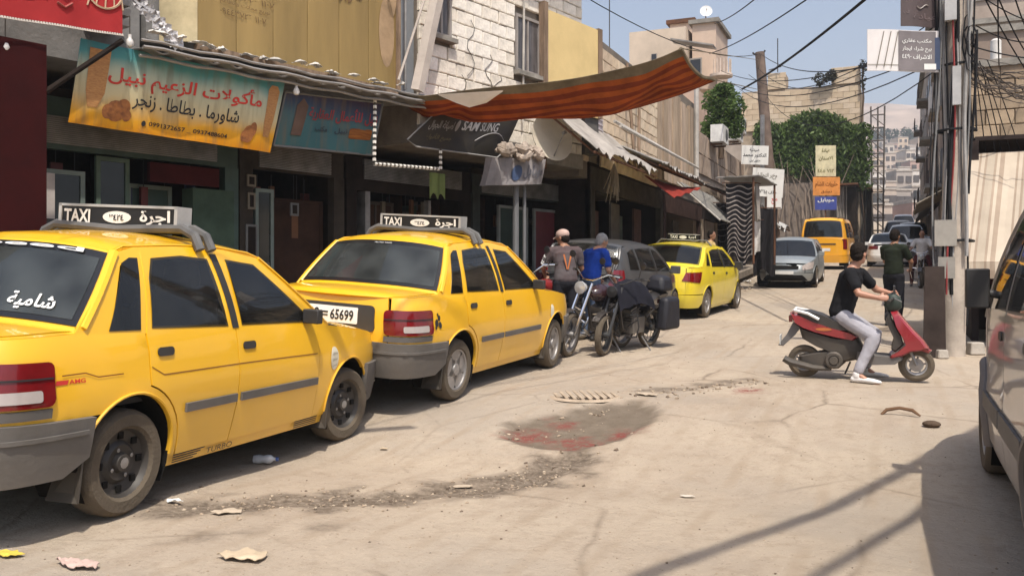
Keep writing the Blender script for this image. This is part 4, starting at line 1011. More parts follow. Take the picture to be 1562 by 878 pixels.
def wall_box(root, fn, a0, a1, z0, z1, o0, o1, m, name='wall', holes=()):
    """a wall slab between o0 (inner) and o1 (outer), with openings"""
    As = sorted({a0, a1, *[h[0] for h in holes], *[h[2] for h in holes]}); Zs = sorted({z0, z1, *[h[1] for h in holes], *[h[3] for h in holes]})
    mb = MB()
    for i in range(len(As) - 1):
        for j in range(len(Zs) - 1):
            ac, zc = (As[i] + As[i + 1]) / 2, (Zs[j] + Zs[j + 1]) / 2
            if any(h[0] < ac < h[2] and h[1] < zc < h[3] for h in holes): continue
            q = [fn(a, z, o) for o in (o0, o1) for a, z in ((As[i], Zs[j]), (As[i + 1], Zs[j]), (As[i + 1], Zs[j + 1]), (As[i], Zs[j + 1]))]
            mb.add(q, [(3, 2, 1, 0), (4, 5, 6, 7), (0, 1, 5, 4), (1, 2, 6, 5), (2, 3, 7, 6), (3, 0, 4, 7)])
    return mb.build(name, m, root)
def slab(mb, fn, a0, a1, z0, z1, o0, o1, mi=0):
    q = [fn(a, z, o) for o in (o0, o1) for a, z in ((a0, z0), (a1, z0), (a1, z1), (a0, z1))]
    mb.add(q, [(3, 2, 1, 0), (4, 5, 6, 7), (0, 1, 5, 4), (1, 2, 6, 5), (2, 3, 7, 6), (3, 0, 4, 7)], mi)
def window(root, fn, a0, z0, a1, z1, o, fm, gm_, bars=1, sill=True, shutter=None):
    f_ = MB(); w = .05
    for p in ((a0, z0, a0 + w, z1), (a1 - w, z0, a1, z1), (a0 + w, z0, a1 - w, z0 + w), (a0 + w, z1 - w, a1 - w, z1)): slab(f_, fn, p[0], p[2], p[1], p[3], o - .06, o)
    for k in range(1, bars + 1): x = lerp(a0, a1, k / (bars + 1)); slab(f_, fn, x - .018, x + .018, z0 + w, z1 - w, o - .05, o - .01)
    F = f_.build('window', fm, root)
    g_ = MB(); slab(g_, fn, a0 + w, a1 - w, z0 + w, z1 - w, o - .045, o - .03); g_.build('pane', gm_, F)
    if sill: s_ = MB(); slab(s_, fn, a0 - .05, a1 + .05, z0 - .07, z0 - .003, o - .05, o + .09); s_.build('sill', conc, F)
    return F

# ---- paved walk in front of the shops
walk = MB()
def wk(u, v): 
    t = lerp(-6, 10.2, u); p = FA(t, 0, lerp(-1.0, .75, v)); p.z = G(p.x, p.y) + .13; return p
walk.sheet(wk, 40, 3, .2)
o = walk.build('pavement', M_('worn_paving', (.26, .22, .18), .9, var=.3, bump=.4), None); o['kind'] = 'structure'
walk = MB().sheet(lambda u, v: Vector((lerp(-6.2, -4.55, v), lerp(16.2, 60, u), G(-5, lerp(16.2, 60, u)) + .13)), 40, 2, .2)
o = walk.build('pavement', M_('worn_paving', (.26, .22, .18), .9), None); o['kind'] = 'structure'

# ---- shops of the ground floor (deep dark rooms open to the street)
def shop(label, t0, t1, h1, front, hdr=2.55, gl=None):
    r = thA('shop', label, 'shop', t0, None, -.9); f_ = inA(r, t0, -.9); z0 = r.location.z - .02
    wm = front
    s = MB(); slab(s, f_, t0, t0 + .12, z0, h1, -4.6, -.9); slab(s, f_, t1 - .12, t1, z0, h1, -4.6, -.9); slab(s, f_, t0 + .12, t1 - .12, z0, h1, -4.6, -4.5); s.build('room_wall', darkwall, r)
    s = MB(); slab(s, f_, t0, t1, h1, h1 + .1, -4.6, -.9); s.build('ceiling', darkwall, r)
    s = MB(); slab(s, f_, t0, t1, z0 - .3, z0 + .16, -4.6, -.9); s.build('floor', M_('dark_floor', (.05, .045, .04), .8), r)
    s = MB(); slab(s, f_, t0 + .003, t1 - .003, hdr, h1 - .003, -.99, -.88); s.build('lintel', front, r)
    s = MB(); slab(s, f_, t0 - .001, t0 + .2, z0, hdr, -1.0, -.87); s.build('door_pillar', front, r)
    s = MB(); slab(s, f_, t1 - .2, t1 + .001, z0, hdr, -1.0, -.868); s.build('door_pillar', front, r)
    return r, f_, z0
goods = [M_('goods_%s' % n, c, .6) for n, c in (('red', (.10, .014, .012)), ('cream', (.16, .13, .09)), ('blue', (.02, .03, .07)), ('green', (.02, .045, .025)), ('orange', (.12, .045, .012)), ('grey', (.07, .07, .07)))]  # shade of the shop rooms is darkened into these packet colours
def shelf(r, f_, t0, t1, z0, levels, o=-2.0, seed=3):
    rnd = random.Random(seed); s = MB()
    for k in range(levels): slab(s, f_, t0, t1, z0 + .5 + k * .45, z0 + .53 + k * .45, o - .35, o)
    slab(s, f_, t0 - .03, t0, z0, z0 + .5 + levels * .45, o - .35, o); slab(s, f_, t1, t1 + .03, z0, z0 + .5 + levels * .45, o - .35, o)
    S_ = s.build('shelf', brownp, r)
    for k in range(levels):
        t = t0 + .04
        while t < t1 - .2:
            w_ = rnd.uniform(.09, .22); h_ = rnd.uniform(.14, .36); g_ = MB(); slab(g_, f_, t, t + w_, z0 + .53 + k * .45, z0 + .53 + k * .45 + h_, o - .28, o - .05)
            g_.build('goods', goods[rnd.randrange(6)], S_); t += w_ + rnd.uniform(.01, .06)
r1, f1, z1 = shop('shawarma shop left of the frame with dark red shutter pillars and front', -3.6, -.62, 3.3, redwall)
r2, f2, z2 = shop('shawarma shop with teal shop front below the orange and blue banner', -.6, 2.62, 3.3, teal, 2.72)
shelf(r2, f2, .0, .8, z2, 3, -3.2, 5)
# glazed front, poster and door in shop 2
def pane_frame(r, f_, a0, a1, z0, z1, o, m=teal, glassm=None, w=.05, mull=0):
    s = MB(); slab(s, f_, a0, a0 + w, z0, z1, o - .05, o); slab(s, f_, a1 - w, a1, z0, z1, o - .05, o); slab(s, f_, a0 + w, a1 - w, z0, z0 + w, o - .05, o); slab(s, f_, a0 + w, a1 - w, z1 - w, z1, o - .05, o)
    for k in range(mull): x = lerp(a0, a1, (k + 1) / (mull + 1)); slab(s, f_, x - .02, x + .02, z0 + w, z1 - w, o - .05, o)
    F = s.build('door_frame', m, r)
    g_ = MB(); slab(g_, f_, a0 + w, a1 - w, z0 + w, z1 - w, o - .03, o - .02); g_.build('pane', glassm or M_('shop_glass', (.015, .02, .02), .1), F)
    return F
F_ = pane_frame(r2, f2, -.35, .62, z2 + .2, 2.5, -.92, M_('pale_teal_frame', (.16, .2, .18), .5))
pm = MB(); slab(pm, f2, -.17, .27, 1.95, 2.45, -.90, -.895); pm.build('poster', M_('white_paper', (.5, .45, .42), .8), F_)
F_ = pane_frame(r2, f2, .75, 1.15, z2 + .2, 2.7, -.92, M_('pale_green_wall', (.10, .14, .11), .7))
s = MB(); slab(s, f2, 1.35, 2.3, 2.45, 2.68, -.88, -.82); s.build('red_board', redwall, r2)
s = MB(); slab(s, f2, 1.95, 2.55, z2, 2.42, -1.1, -.86); s.build('green_column', M_('dark_green_column', (.055, .085, .06), .75, var=.3), r2)
s = MB(); slab(s, f2, 1.25, 1.6, z2 + .15, z2 + 1.1, -1.9, -1.4); slab(s, f2, 1.2, 1.8, z2 + 1.1, z2 + 1.15, -1.95, -1.3); s.build('counter', brownp, r2)
r3, f3, z3 = shop('narrow shop with brown door and small framed pictures, below the blue-green sign', 2.65, 4.45, 3.15, M_('dull_brown_front', (.045, .036, .028), .85, var=.4), 2.75)
F_ = pane_frame(r3, f3, 3.3, 4.2, z3 + .16, 2.4, -1.05, brownp, brownp)
for (a, h_, w_, hh, m_) in ((2.75, 2.2, .12, .22, goods[1]), (2.72, 1.5, .18, .5, M_('mirror_frame', (.12, .12, .115), .5)), (3.45, 2.15, .14, .18, M_('mirror_frame', (.12, .12, .115), .5)), (2.9, 1.2, .2, .3, goods[5]), (2.74, 2.5, .14, .16, goods[1])):
    s = MB(); slab(s, f3, a, a + w_, h_, h_ + hh, -.86, -.84, 0); P_ = s.build('picture', m_, r3)
    s = MB(); slab(s, f3, a + .03, a + w_ - .03, h_ + .03, h_ + hh - .03, -.842, -.837); s.build('picture_print', darkwall, P_)
r4, f4, z4 = shop('dark open shop with a green hanging cloth, behind the rope of lights', 4.5, 7.35, 3.0, M_('black_brown_front', (.02, .014, .011), .9, var=.4), 2.6)
shelf(r4, f4, 6.2, 7.1, z4, 4, -1.4, 8); shelf(r4, f4, 4.75, 5.6, z4, 4, -2.6, 9)
s = MB(); slab(s, f4, 4.9, 5.0, z4, 2.6, -1.2, -.9); s.build('door_post', steel, r4); s = MB(); slab(s, f4, 6.3, 6.36, z4 + .1, 2.55, -1.0, -.9); s.build('door_post', steel, r4)
r5, f5, z5 = shop('shop with greenish glass doors and a maroon door leaf, behind the two men', 7.4, 10.6, 3.1, M_('grey_green_front', (.05, .055, .05), .85, var=.35), 2.75)
pane_frame(r5, f5, 8.2, 9.1, z5 + .16, 2.6, -.93, M_('grey_alu_frame', (.22, .23, .22), .5), M_('green_shop_glass', (.03, .055, .05), .12), mull=1)
pane_frame(r5, f5, 9.3, 10.3, z5 + .16, 2.6, -.93, M_('grey_alu_frame', (.22, .23, .22), .5), M_('maroon_door', (.14, .02, .025), .6))
shelf(r5, f5, 7.6, 8.1, z5, 4, -1.2, 10)

# ---- gold clad upper floor
r = thA('gold_building', 'upper floor clad in dull gold sheet with faded lettering, above the orange banner', 'building', 1.2, 3.9, 0); fg = inA(r, 1.2, 0)
mb = MB(); slab(mb, fg, 1.42, 4.6, 3.93, 8.6, -4, -.02); slab(mb, fg, 1.0, 1.42, 4.0, 8.6, -4, -.3); mb.build('wall', plaster_g, r)
x = 1.42
for k in range(6):
    w_ = (4.62 - 1.42) / 6; mb = MB()
    mb.sheet(lambda u, v, x=x, w_=w_: fg(lerp(x + .004, x + w_ - .004, u), lerp(3.97, 8.5, v), .03 + .014 * math.sin(u * math.pi) + .008 * fbm(u + x, v * 4, 1.5)), 6, 14, .02)
    mb.build('cladding_sheet', goldm, r, True); x += w_
mb = MB(); mb.sheet(lambda u, v: fg(1.42 - .25 * math.sin(u * math.pi / 2), lerp(3.97, 8.5, v), .03 - .30 * (1 - math.cos(u * math.pi / 2))), 8, 10, .03); mb.build('rounded_corner', creamm, r, True)
mb = MB(); slab(mb, fg, 4.62, 4.66, 3.95, 8.6, -.1, .09); slab(mb, fg, 1.42, 4.62, 3.90, 3.965, -.02, .08); mb.build('edge_trim', woodm, r)
mb = MB().poly(ell(4.42, 4.75, .15, .50, 16), fg, .002, .2, 0, .048); mb.poly(ell(4.52, 5.35, .10, .38, 14), fg, .002, .2, 0, .048); mb.build('peeled_emblem', M_('peeled_patch', (.36, .25, .15), .8, var=.3), r)
fo = lambda a, z, off: fg(a, z, .052 + off)
mb = MB(); letters(mb, 'سوبر ستور', (3.05, 4.98, 3.95, 5.28), fo, .0, 0, .02); mb.build('faded_lettering', M_('faded_brown_print', (.16, .10, .05), .8), r)
mb = MB()
for k in range(4):
    letters(mb, '٠٩٤٤٣٧٢٦ ١١٠٧' if k % 2 else 'توزيع محلات ومطاعم', (1.72, 4.72 - k * .11, 2.55 - k * .06, 4.79 - k * .11), fo, 0)
letters(mb, '0944 372', (1.75, 4.84, 2.5, 4.90), fo, 0)
mb.build('faded_small_print', M_('faded_brown_print', (.16, .10, .05), .8), r)
r = thA('grey_wall', 'plain grey rendered wall end left of the gold clad front', 'wall', .2, 3.9, -.3); fgw = inA(r, .2, -.3)
mb = MB(); slab(mb, fgw, -4.5, .95, 3.6, 8.6, -4, -.35); mb.build('wall', plaster_g, r)
mb = MB()
for k in range(4): slab(mb, fgw, .3, .62, 3.98 + k * .11, 4.05 + k * .11, -.35, .05)
mb.build('stacked_slats', M_('pale_slats', (.3, .29, .28), .8), r)
# grey strip and window bay between gold front and block house
r = thA('grey_bay', 'narrow grey sheet clad bay between gold front and block house', 'building', 4.7, 3.95, -.2); fb_ = inA(r, 4.7, -.2)
mb = MB(); slab(mb, fb_, 4.665, 5.12, 3.95, 8.6, -3, -.1); mb.build('wall', M_('blue_grey_sheet', (.21, .225, .24), .7, var=.1), r)

# ---- whitewashed block house with windows
r = thA('block_house', 'upper storey of rough whitewashed concrete blocks, two small windows, above the tarp', 'building', 5.13, 3.3, 0); fh = inA(r, 5.13, 0)
w1 = (*PA(656, 82), *PA(690, -120)); w1 = (5.42, 4.95, 5.85, 6.7)
a_, b_ = PA(787, 112), PA(824, 34); w2 = (a_[0], a_[1] + .05, b_[0], b_[1])
H_ = [w1, w2]
wall_box(r, fh, 5.13, 9.55, 3.3, 8.3, -3.5, -.055, mortar, 'wall', [])
for (a0, z0, a1, z1) in H_:
    pass
brick_wall(r, fh, 5.14, 9.54, 3.55, 6.95, .42, .212, whitew, .055, holes=[(h[0] - .02, h[1] - .02, h[2] + .02, h[3] + .02) for h in H_], seed=4, jit=.008)
r.children[-1]
for o in r.children:
    if o.name.startswith('block'): o.location += Vector((0, .055, 0))
for k, (a0, z0, a1, z1) in enumerate(H_):
    window(r, fh, a0, z0, a1, z1, .01, M_('window_frame_paint', (.30, .27, .25), .7), M_('curtained_pane', (.11, .10, .10), .25, var=.5, stretch=(9, 9, 1), scale=2), bars=1)
mb = MB(); slab(mb, fh, 5.0, 9.8, 7.0, 7.15, -3.6, .42); mb.build('roof_slab', conc, r)
mb = MB(); slab(mb, fh, 5.14, 9.54, 3.30, 3.55, -.05, .02); mb.build('beam', conc, r)
for (t0, h0, L_) in ((6.3, 5.35, .9), (6.75, 4.9, .7), (6.1, 4.45, .8), (7.0, 4.6, .5)):
    mb = MB().tube([fh(t0 + .1 * math.sin(i * 1.3 + t0), h0 - L_ * i / 8, .012) for i in range(9)], .006, 4); mb.build('crack_wire', blackp, r)
mb = MB().tube([fh(7.66, 6.3, .05), fh(7.62, 3.9, .05)], .02, 6); mb.build('drain_pipe', M_('old_white_pipe', (.45, .42, .38), .7), r)
# leaning plank post beside it, and poles
def pole_thing(name, label, cat, pts, rr, m, n=8, group=None):
    p0 = Vector(pts[0]); t = thing(name, label, cat, p0, 0, group)
    return t, MB().tube([Vector(p) - p0 for p in pts], rr, n).build('shaft', m, t, True)
p, q = FA(4.78, 3.95, .30), FA(5.30, 5.75, .30); q = p + (q - p) * 1.5
o = MB().tube([(0, 0, 0), tuple(q - p)], .10, 4, flat=.5).build('leaning_board', M_('pale_board', (.42, .37, .33), .85, var=.2), None, False, loc=p); tag(o, 'long pale board leaning between the gold front and the block house window', 'board')
p, q = FA(4.35, 4.02, .35), FA(4.95, 5.35, .30); q = p + (q - p) * 1.6
o = MB().tube([(0, 0, 0), tuple(q - p)], .018, 6).build('thin_pole', M_('pale_board', (.42, .37, .33)), None, False, loc=p); tag(o, 'thin pole slanting across the right end of the gold front', 'pole')
p = FA(4.72, 3.98, .12)
o = MB().tube([(0, 0, 0), (0, 0, 2.2)], .02, 6).build('metal_post', steel, None, False, loc=p); tag(o, 'thin upright metal post at the right edge of the gold front', 'post')

# ---- ledge canopy over the shops
r = thA('canopy_ledge', 'long tin canopy ledge with pale rubbish, running over the shop banners', 'canopy', .6, 3.78, 0); fl = inA(r, .6, 0)
mb = MB(); mb.sheet(lambda u, v: fl(lerp(.6, 5.1, u), 3.80 + .02 * math.sin(u * 90) + .10 * u - .10 * v, lerp(-.9, .32, v)), 120, 4, .015); mb.build('tin_sheet', tin, r, False)
mb = MB()
for zz, oo, rr in ((3.72, .34, .02), (3.80, .30, .016), (3.64, .26, .018)): mb.tube([fl(lerp(.6, 5.15, i / 20), zz + .10 * i / 20 + .012 * math.sin(i * 1.7), oo) for i in range(21)], rr, 6)
mb.build('rail', M_('grey_rail', (.30, .28, .26), .5, metal=.4), r, True)
rnd = random.Random(5)
for k in range(16):
    t = lerp(.7, 4.6, (k + rnd.random() * .7) / 16); c_ = fl(t, 3.90 + .1 * t / 5, rnd.uniform(.1, .3)); sx_, sz_ = rnd.uniform(.03, .12), rnd.uniform(.02, .05)
    mb = MB(); mb.sheet(lambda u, v: c_ + Vector(((u - .5) * sx_ * 2, (v - .5) * .12 + .02 * math.sin(u * 5 + k), sz_ * math.sin(u * 3.1) * math.sin(v * 2.5 + .3) + .02 * vnoise(u * 3 + k, v * 3))), 5, 4, .004); mb.build('scrap', M_('pale_scrap', (.5, .48, .45), .8, var=.4), r)
# string of crumpled foil near the red awning
mb = MB()
for k in range(7):
    c_ = fl(.62 + .07 * k, 4.20 - .055 * k, .25); mb.sheet(lambda u, v: c_ + Vector(((u - .5) * .16, .05 * vnoise(u * 4 + k, v * 4), (v - .5) * .14 + .05 * vnoise(u * 4, v * 4 + k * 3))), 5, 5, .004)
o = mb.build('crumpled_sheeting', M_('silver_sheeting', (.42, .41, .42), .45, var=.5), r)

# ---- banners
def banner(label, t0, t1, corners, o, mats, cat='banner', frame=None, name='banner'):
    """corners: (t,h) bl, br, tr, tl ; returns root and mapping (a 0..1, b 0..1, off)"""
    (ax, az), (bx, bz), (cx, cz), (dx, dz) = corners; oo = o if isinstance(o, tuple) else (o, o)
    r = thA(name, label, cat, ax, min(az, bz), oo[0]); fn = inA(r, ax, oo[0])
    def mp(a, b, off=0.0):
        a2, b2 = a, b
        t = (ax * (1 - a) + bx * a) * (1 - b) + (dx * (1 - a) + cx * a) * b; z = (az * (1 - a) + bz * a) * (1 - b) + (dz * (1 - a) + cz * a) * b
        bul = .025 * math.sin(a * 9) * math.sin(b * 3.1) + .02 * math.sin(a * 23 + b * 2) * .5
        return fn(t, z, lerp(oo[0], oo[1], b) + bul + off)
    return r, fn, mp
def gradient_mat(name, stops, axis=2, z0=0, z1=1, nz=.05):
    m = mat(name, (.5, .5, .5), .85, var=.1); N, L = m.node_tree.nodes, m.node_tree.links; b = N['Principled BSDF']
    tc = N.new('ShaderNodeTexCoord'); sp = N.new('ShaderNodeSeparateXYZ'); L.new(tc.outputs['Object'], sp.inputs[0])
    n = N.new('ShaderNodeTexNoise'); n.inputs['Scale'].default_value = 3; L.new(tc.outputs['Object'], n.inputs[0])
    mr = N.new('ShaderNodeMapRange'); mr.inputs[1].default_value = z0; mr.inputs[2].default_value = z1; L.new(sp.outputs[axis], mr.inputs[0])
    ad = N.new('ShaderNodeMath'); ad.operation = 'MULTIPLY_ADD'; ad.inputs[1].default_value = nz * 4; L.new(n.outputs['Fac'], ad.inputs[0]); 
    sb = N.new('ShaderNodeMath'); sb.operation = 'SUBTRACT'; sb.inputs[1].default_value = nz * 2; L.new(mr.outputs[0], sb.inputs[0]); L.new(sb.outputs[0], ad.inputs[2])
    cr = N.new('ShaderNodeValToRGB'); L.new(ad.outputs[0], cr.inputs[0])
    e = cr.color_ramp.elements; e[0].position, e[0].color = stops[0][0], (*stops[0][1], 1); e[1].position, e[1].color = stops[-1][0], (*stops[-1][1], 1)
    for p, c in stops[1:-1]: x = e.new(p); x.color = (*c, 1)
    st = N.new('ShaderNodeTexNoise'); st.inputs['Scale'].default_value = 5; st.inputs['Detail'].default_value = 7; mp_ = N.new('ShaderNodeMapping'); mp_.inputs['Scale'].default_value = (2.2, 1, .3); L.new(tc.outputs['Object'], mp_.inputs[0]); L.new(mp_.outputs[0], st.inputs[0])
    mr2 = N.new('ShaderNodeMapRange'); mr2.inputs[1].default_value = .45; mr2.inputs[2].default_value = .8; mr2.inputs[4].default_value = .7; L.new(st.outputs['Fac'], mr2.inputs[0]); mx = N.new('ShaderNodeMix'); mx.data_type = 'RGBA'; mx.inputs[7].default_value = (.16, .12, .08, 1); L.new(mr2.outputs[0], mx.inputs[0]); L.new(cr.outputs[0], mx.inputs[6])
    L.new(mx.outputs[2], b.inputs['Base Color']); return m
c4 = [PA(103, 187), PA(411, 233), PA(424, 128), PA(113, 62)]
r, fn, mp = banner('orange, cream and blue shawarma banner with red Arabic lettering', 0, 0, c4, (.02, .14), None)
mb = MB().sheet(lambda u, v: mp(u, v), 40, 8, .012); sheet = mb.build('printed_sheet', gradient_mat('shawarma_banner_print', [(.0, (.62, .24, .01)), (.16, (.72, .36, .03)), (.36, (.55, .47, .28)), (.62, (.42, .46, .36)), (.78, (.09, .28, .30)), (1, (.03, .17, .24))], 2, 0, 1.0), r, True)
mb = MB(); letters(mb, 'مأكولات الزعيم نبيل', (.13, .50, .885, .80), mp, .006, 0, .018); mb.build('red_lettering', redp, r)
mb = MB(); letters(mb, 'شاورما . بطاطا . زنجر', (.25, .27, .78, .50), mp, .006, 0, .012); mb.build('black_lettering', blackp, r)
mb = MB(); letters(mb, '0991372657 _ 0937488604', (.34, .09, .74, .155), mp, .006, 0, .01); mb.poly(ell(.315, .12, .010, .035), mp, 0, .1, 0, .006); mb.build('telephone_numbers', blackp, r)
food = M_('roast_chicken_print', (.42, .16, .04), .6, col2=(.18, .06, .02), scale=18, var=.5); meat = M_('shawarma_spit_print', (.50, .26, .09), .6, col2=(.34, .15, .05), scale=24, var=.5, stretch=(1, 1, 4))
mb = MB()
for cx, cy, rx, ry in ((.185, .22, .045, .13), (.215, .28, .03, .10), (.15, .20, .025, .09), (.235, .18, .02, .07)): mb.poly(ell(cx, cy, rx, ry, 14), mp, 0, .3, 0, .005 + cx * .003)
mb.build('food_picture', food, r); mb = MB()
for cx, cy, rx, ry in ((.845, .20, .03, .12), (.865, .27, .02, .10), (.825, .17, .018, .08)): mb.poly(ell(cx, cy, rx, ry, 14), mp, 0, .3, 0, .005 + cx * .002)
mb.build('food_picture', food, r)
mb = MB(); mb.poly([(.06, .22), (.10, .22), (.125, .40), (.13, .92), (.04, .92), (.045, .4)], mp, 0, .12, 0, .005); mb.build('spit_picture', meat, r); mb = MB(); mb.poly([(.93, .2), (.965, .2), (.975, .45), (.98, .85), (.965, .92), (.93, .92), (.915, .85), (.92, .4)], mp, 0, .12, 0, .005); mb.build('spit_picture', meat, r)
c5 = [PA(421, 221), PA(572, 236), PA(580, 158), PA(431, 141)]
r, fn, mp = banner('blue-green shop sign with red Arabic words, right of the orange banner', 0, 0, c5, (-.05, .05), None, 'shop sign', name='shop_sign')
mb = MB().sheet(lambda u, v: mp(u, v), 20, 6, .03); mb.build('sign_panel', gradient_mat('teal_sign_print', [(0, (.05, .13, .14)), (.5, (.06, .13, .15)), (.72, (.05, .07, .12)), (1, (.06, .035, .07))], 2, 0, .8), r, True)
mb = MB(); letters(mb, 'نبيل للأعمال العقارية', (.25, .52, .97, .82), mp, .012, 0, .018); mb.build('red_lettering', M_('dull_red_print', (.30, .03, .04), .6), r)
mb = MB(); letters(mb, 'نبيل', (.55, .32, .68, .44), mp, .012, 0, .02); letters(mb, 'مكتب', (.34, .32, .48, .45), mp, .012, 0, .02); mb.build('black_lettering', M_('dark_blue_print', (.02, .03, .05), .6), r)
mb = MB(); mb.poly([(.12, .22), (.22, .22), (.23, .78), (.18, .92), (.13, .78)], mp, 0, .2, 0, .01); mb.build('tower_picture', M_('tower_print', (.14, .09, .07), .7), r)
mb = MB(); mb.poly(rrect(.70, .26, .93, .46, .03), mp, 0, .2, 0, .012); Q = mb.build('sandwich_picture', M_('bun_print', (.34, .13, .03), .7, col2=(.15, .05, .02), scale=9, stretch=(.3, .3, 3)), r)
mb = MB()
for (a0, b0), (a1, b1) in (((0, 0), (1, 0)), ((1, 0), (1, 1)), ((1, 1), (0, 1)), ((0, 1), (0, 0))): mb.tube([mp(a0, b0), mp(a1, b1)], .018, 5)
mb.build('sign_frame', M_('sign_frame_metal', (.14, .14, .14), .6), r)
c6 = [PA(620, 222, .1), PA(765, 240, .1), PA(785, 180, .1), PA(640, 170, .1)]
r, fn, mp = banner('black shop banner with pale words and phone emblem, under the striped tarp', 0, 0, c6, (.1, .2), None)
mb = MB().poly([(.0, .12), (.12, 0), (.8, -.06), (1, .1), (1.02, .9), (.6, 1.0), (.08, .95), (-.03, .75)] if False else [(-.02, .16), (.09, .0), (.95, -.02), (1, .15), (1, 1), (.12, 1)], mp, .02, .12); mb.build('banner_sheet', M_('black_banner', (.02, .018, .022), .5, col2=(.035, .03, .02), scale=3), r, True)
mb = MB(); letters(mb, 'SAM', (.44, .56, .60, .82), mp, .012, 0, .03); letters(mb, 'SUNG', (.63, .58, .80, .80), mp, .012, 0, .01); letters(mb, 'لصيانة الجوال', (.10, .48, .34, .76), mp, .012, 0, .02); mb.poly(ell(.385, .66, .022, .15), mp, 0, .2, 0, .012); mb.build('pale_lettering', M_('grey_lettering', (.30, .29, .29), .6), r)
mb = MB(); letters(mb, 'جميع الأنواع', (.12, .2, .38, .4), mp, .012, 0, .02); mb.build('small_lettering', M_('khaki_lettering', (.13, .11, .06), .6), r)
mb = MB().tube([mp(*q) for q in ((.12, 1), (-.02, .16), (.09, 0), (.95, -.02), (1, .15))], .014, 5); mb.build('piping', M_('grey_piping', (.3, .29, .28), .6), r)
mb = MB().tube([mp(a, .3 + .25 * math.sin(a * 9 - 5.5), .02) for a in [.62 + .035 * i for i in range(11)]], .008, 4); mb.build('swoosh', M_('grey_lettering', (.30, .29, .29)), r)

# red awning front at the far left with round emblems
r = thA('red_awning', 'red awning front with round white emblems and a row of beads, top left corner', 'awning', -1.0, 3.5, .35); fr = inA(r, -1.0, .35)
pA, pB = PA(-60, 14, .35), PA(186, 52, .35)
mr = lambda a, b, off=0.0: fr(lerp(pA[0], pB[0], a), lerp(pA[1], pB[1], a) + b * 1.3, .35 + .01 * math.sin(a * 14) + off)
MB().sheet(lambda u, v: mr(u, v), 24, 4, .02).build('cloth', M_('red_awning_cloth', (.34, .028, .03), .75, var=.15), r, True)
tq = lambda px: (PA(px, 30, .35)[0] - pA[0]) / (pB[0] - pA[0])
for (px_, rr, m_, w_) in ((40, .17, M_('cream_print', (.52, .38, .26), .7), .02), (160, .17, M_('cream_print', (.52, .38, .26), .7), .02)):
    a = tq(px_); E_ = lambda k, s_: mr(a + s_ * rr / (pB[0] - pA[0]) * math.cos(k), .30 + s_ * (rr * .95 / 1.3) * math.sin(k) * 1.0, .012)
    mb = MB().tube([E_(2 * math.pi * i / 28, 1.0) for i in range(29)], .012, 4, cap=False); mb.build('round_emblem', m_, r)
    mb = MB()
    for k in range(5): mb.tube([mr(a + (k - 2) * .05 * 1.2, .18 + .02 * (k % 2), .01), mr(a + (k - 2) * .045 + .01, .40 - .03 * abs(k - 2), .01)], .008, 4)
    mb.build('emblem_lines', m_, r)
a = tq(98); mb = MB()
for k in range(3): mb.tube([mr(a - .05, .16 + k * .08, .01), mr(a, .13 + k * .08, .012), mr(a + .05, .17 + k * .08, .01)], .012, 4)
mb.poly(ell(a, .30, .07, .10, 12), mr, 0, .3, 0, .008); mb.build('pale_emblem', M_('dull_pink_print', (.34, .09, .08), .7), r)
mb = MB()
for k in range(60):
    c_ = mr((k + .5) / 60, -.012, .02); mb.box(c_, (.022, .012, .022), taper=.6)
mb.build('bead_edging', M_('pale_beads', (.55, .5, .45), .5), r)['kind'] = 'stuff'
mb = MB(); slab(mb, fr, -1.05, -.36, -1.5 + 3.5 - 3.5 + .0, 3.55, -.25, .28); mb.build('red_pillar', M_('dark_red_shutter',(.03,.003,.003),.75), r)  # pillar red taken almost to black to paint in its shade
mb = MB().tube([fr(-.36, 3.1, .25), fr(.38, 3.74, .32)], .03, 6); mb.build('brace', darkwall, r)
p = PA(8, 55, .3)
for (px_, py_) in ((8, 72), (198, 66), (452, 140)):
    t_, h_ = PA(px_, py_, .25); q = FA(t_, h_, .25)
    b = thing('hanging_bulb', {8: 'white bulb hanging below the red awning at the left edge', 198: 'white bulb hanging above the left end of the orange banner', 452: 'white bulb hanging above the blue-green shop sign'}[px_], 'light bulb', q, 0, 'bulbs hanging over the shop fronts')
    MB().lathe([(.001, -.045), (.03, -.035), (.042, -.005), (.034, .03), (.018, .05), (.018, .09), (.001, .095)], axis='z', n=12).build('glass_globe', M_('opal_bulb', (.6, .58, .56), .3), b, True)
    MB().tube([(0, 0, .09), (0, 0, .28)], .005, 4).build('flex', black, b)
# rope of lights
pts = [PA(572, 152, .2), PA(571, 250, .2), PA(672, 258, .2), PA(672, 226, .2)]
r = thA('light_rope', 'spiral black and white rope light hung in an open rectangle below the canopy', 'rope light', pts[0][0], 3.7, .2); fn = inA(r, pts[0][0], .2)
P3 = [fn(*p, .2) for p in pts]; mb = MB(); mb.tube(P3, .018, 6); mb.build('rope', black, r)
mb = MB()
for a, b in zip(P3, P3[1:]):
    n_ = int((b - a).length / .075)
    for i in range(n_):
        p, q = a.lerp(b, i / n_), a.lerp(b, (i + .5) / n_); mb.tube([p, q], .027, 6)
mb.build('white_band', M_('rope_white', (.75, .72, .66), .5), r)['kind'] = 'stuff'
# green hanging cloth
t_, h_ = PA(667, 264, -.2); q = FA(t_, h_, -.2); b = thing('hanging_cloth', 'small green cloth hanging in the dark shop below the light rope', 'cloth', q, RZA)
MB().sheet(lambda u, v: Vector(((v - .5) * .32, .02 * math.sin(v * 11), -u * .36 - .05 * u * math.cos(v * 12))), 8, 12, .01).build('cloth', M_('olive_cloth', (.16, .20, .07), .8), b, True)

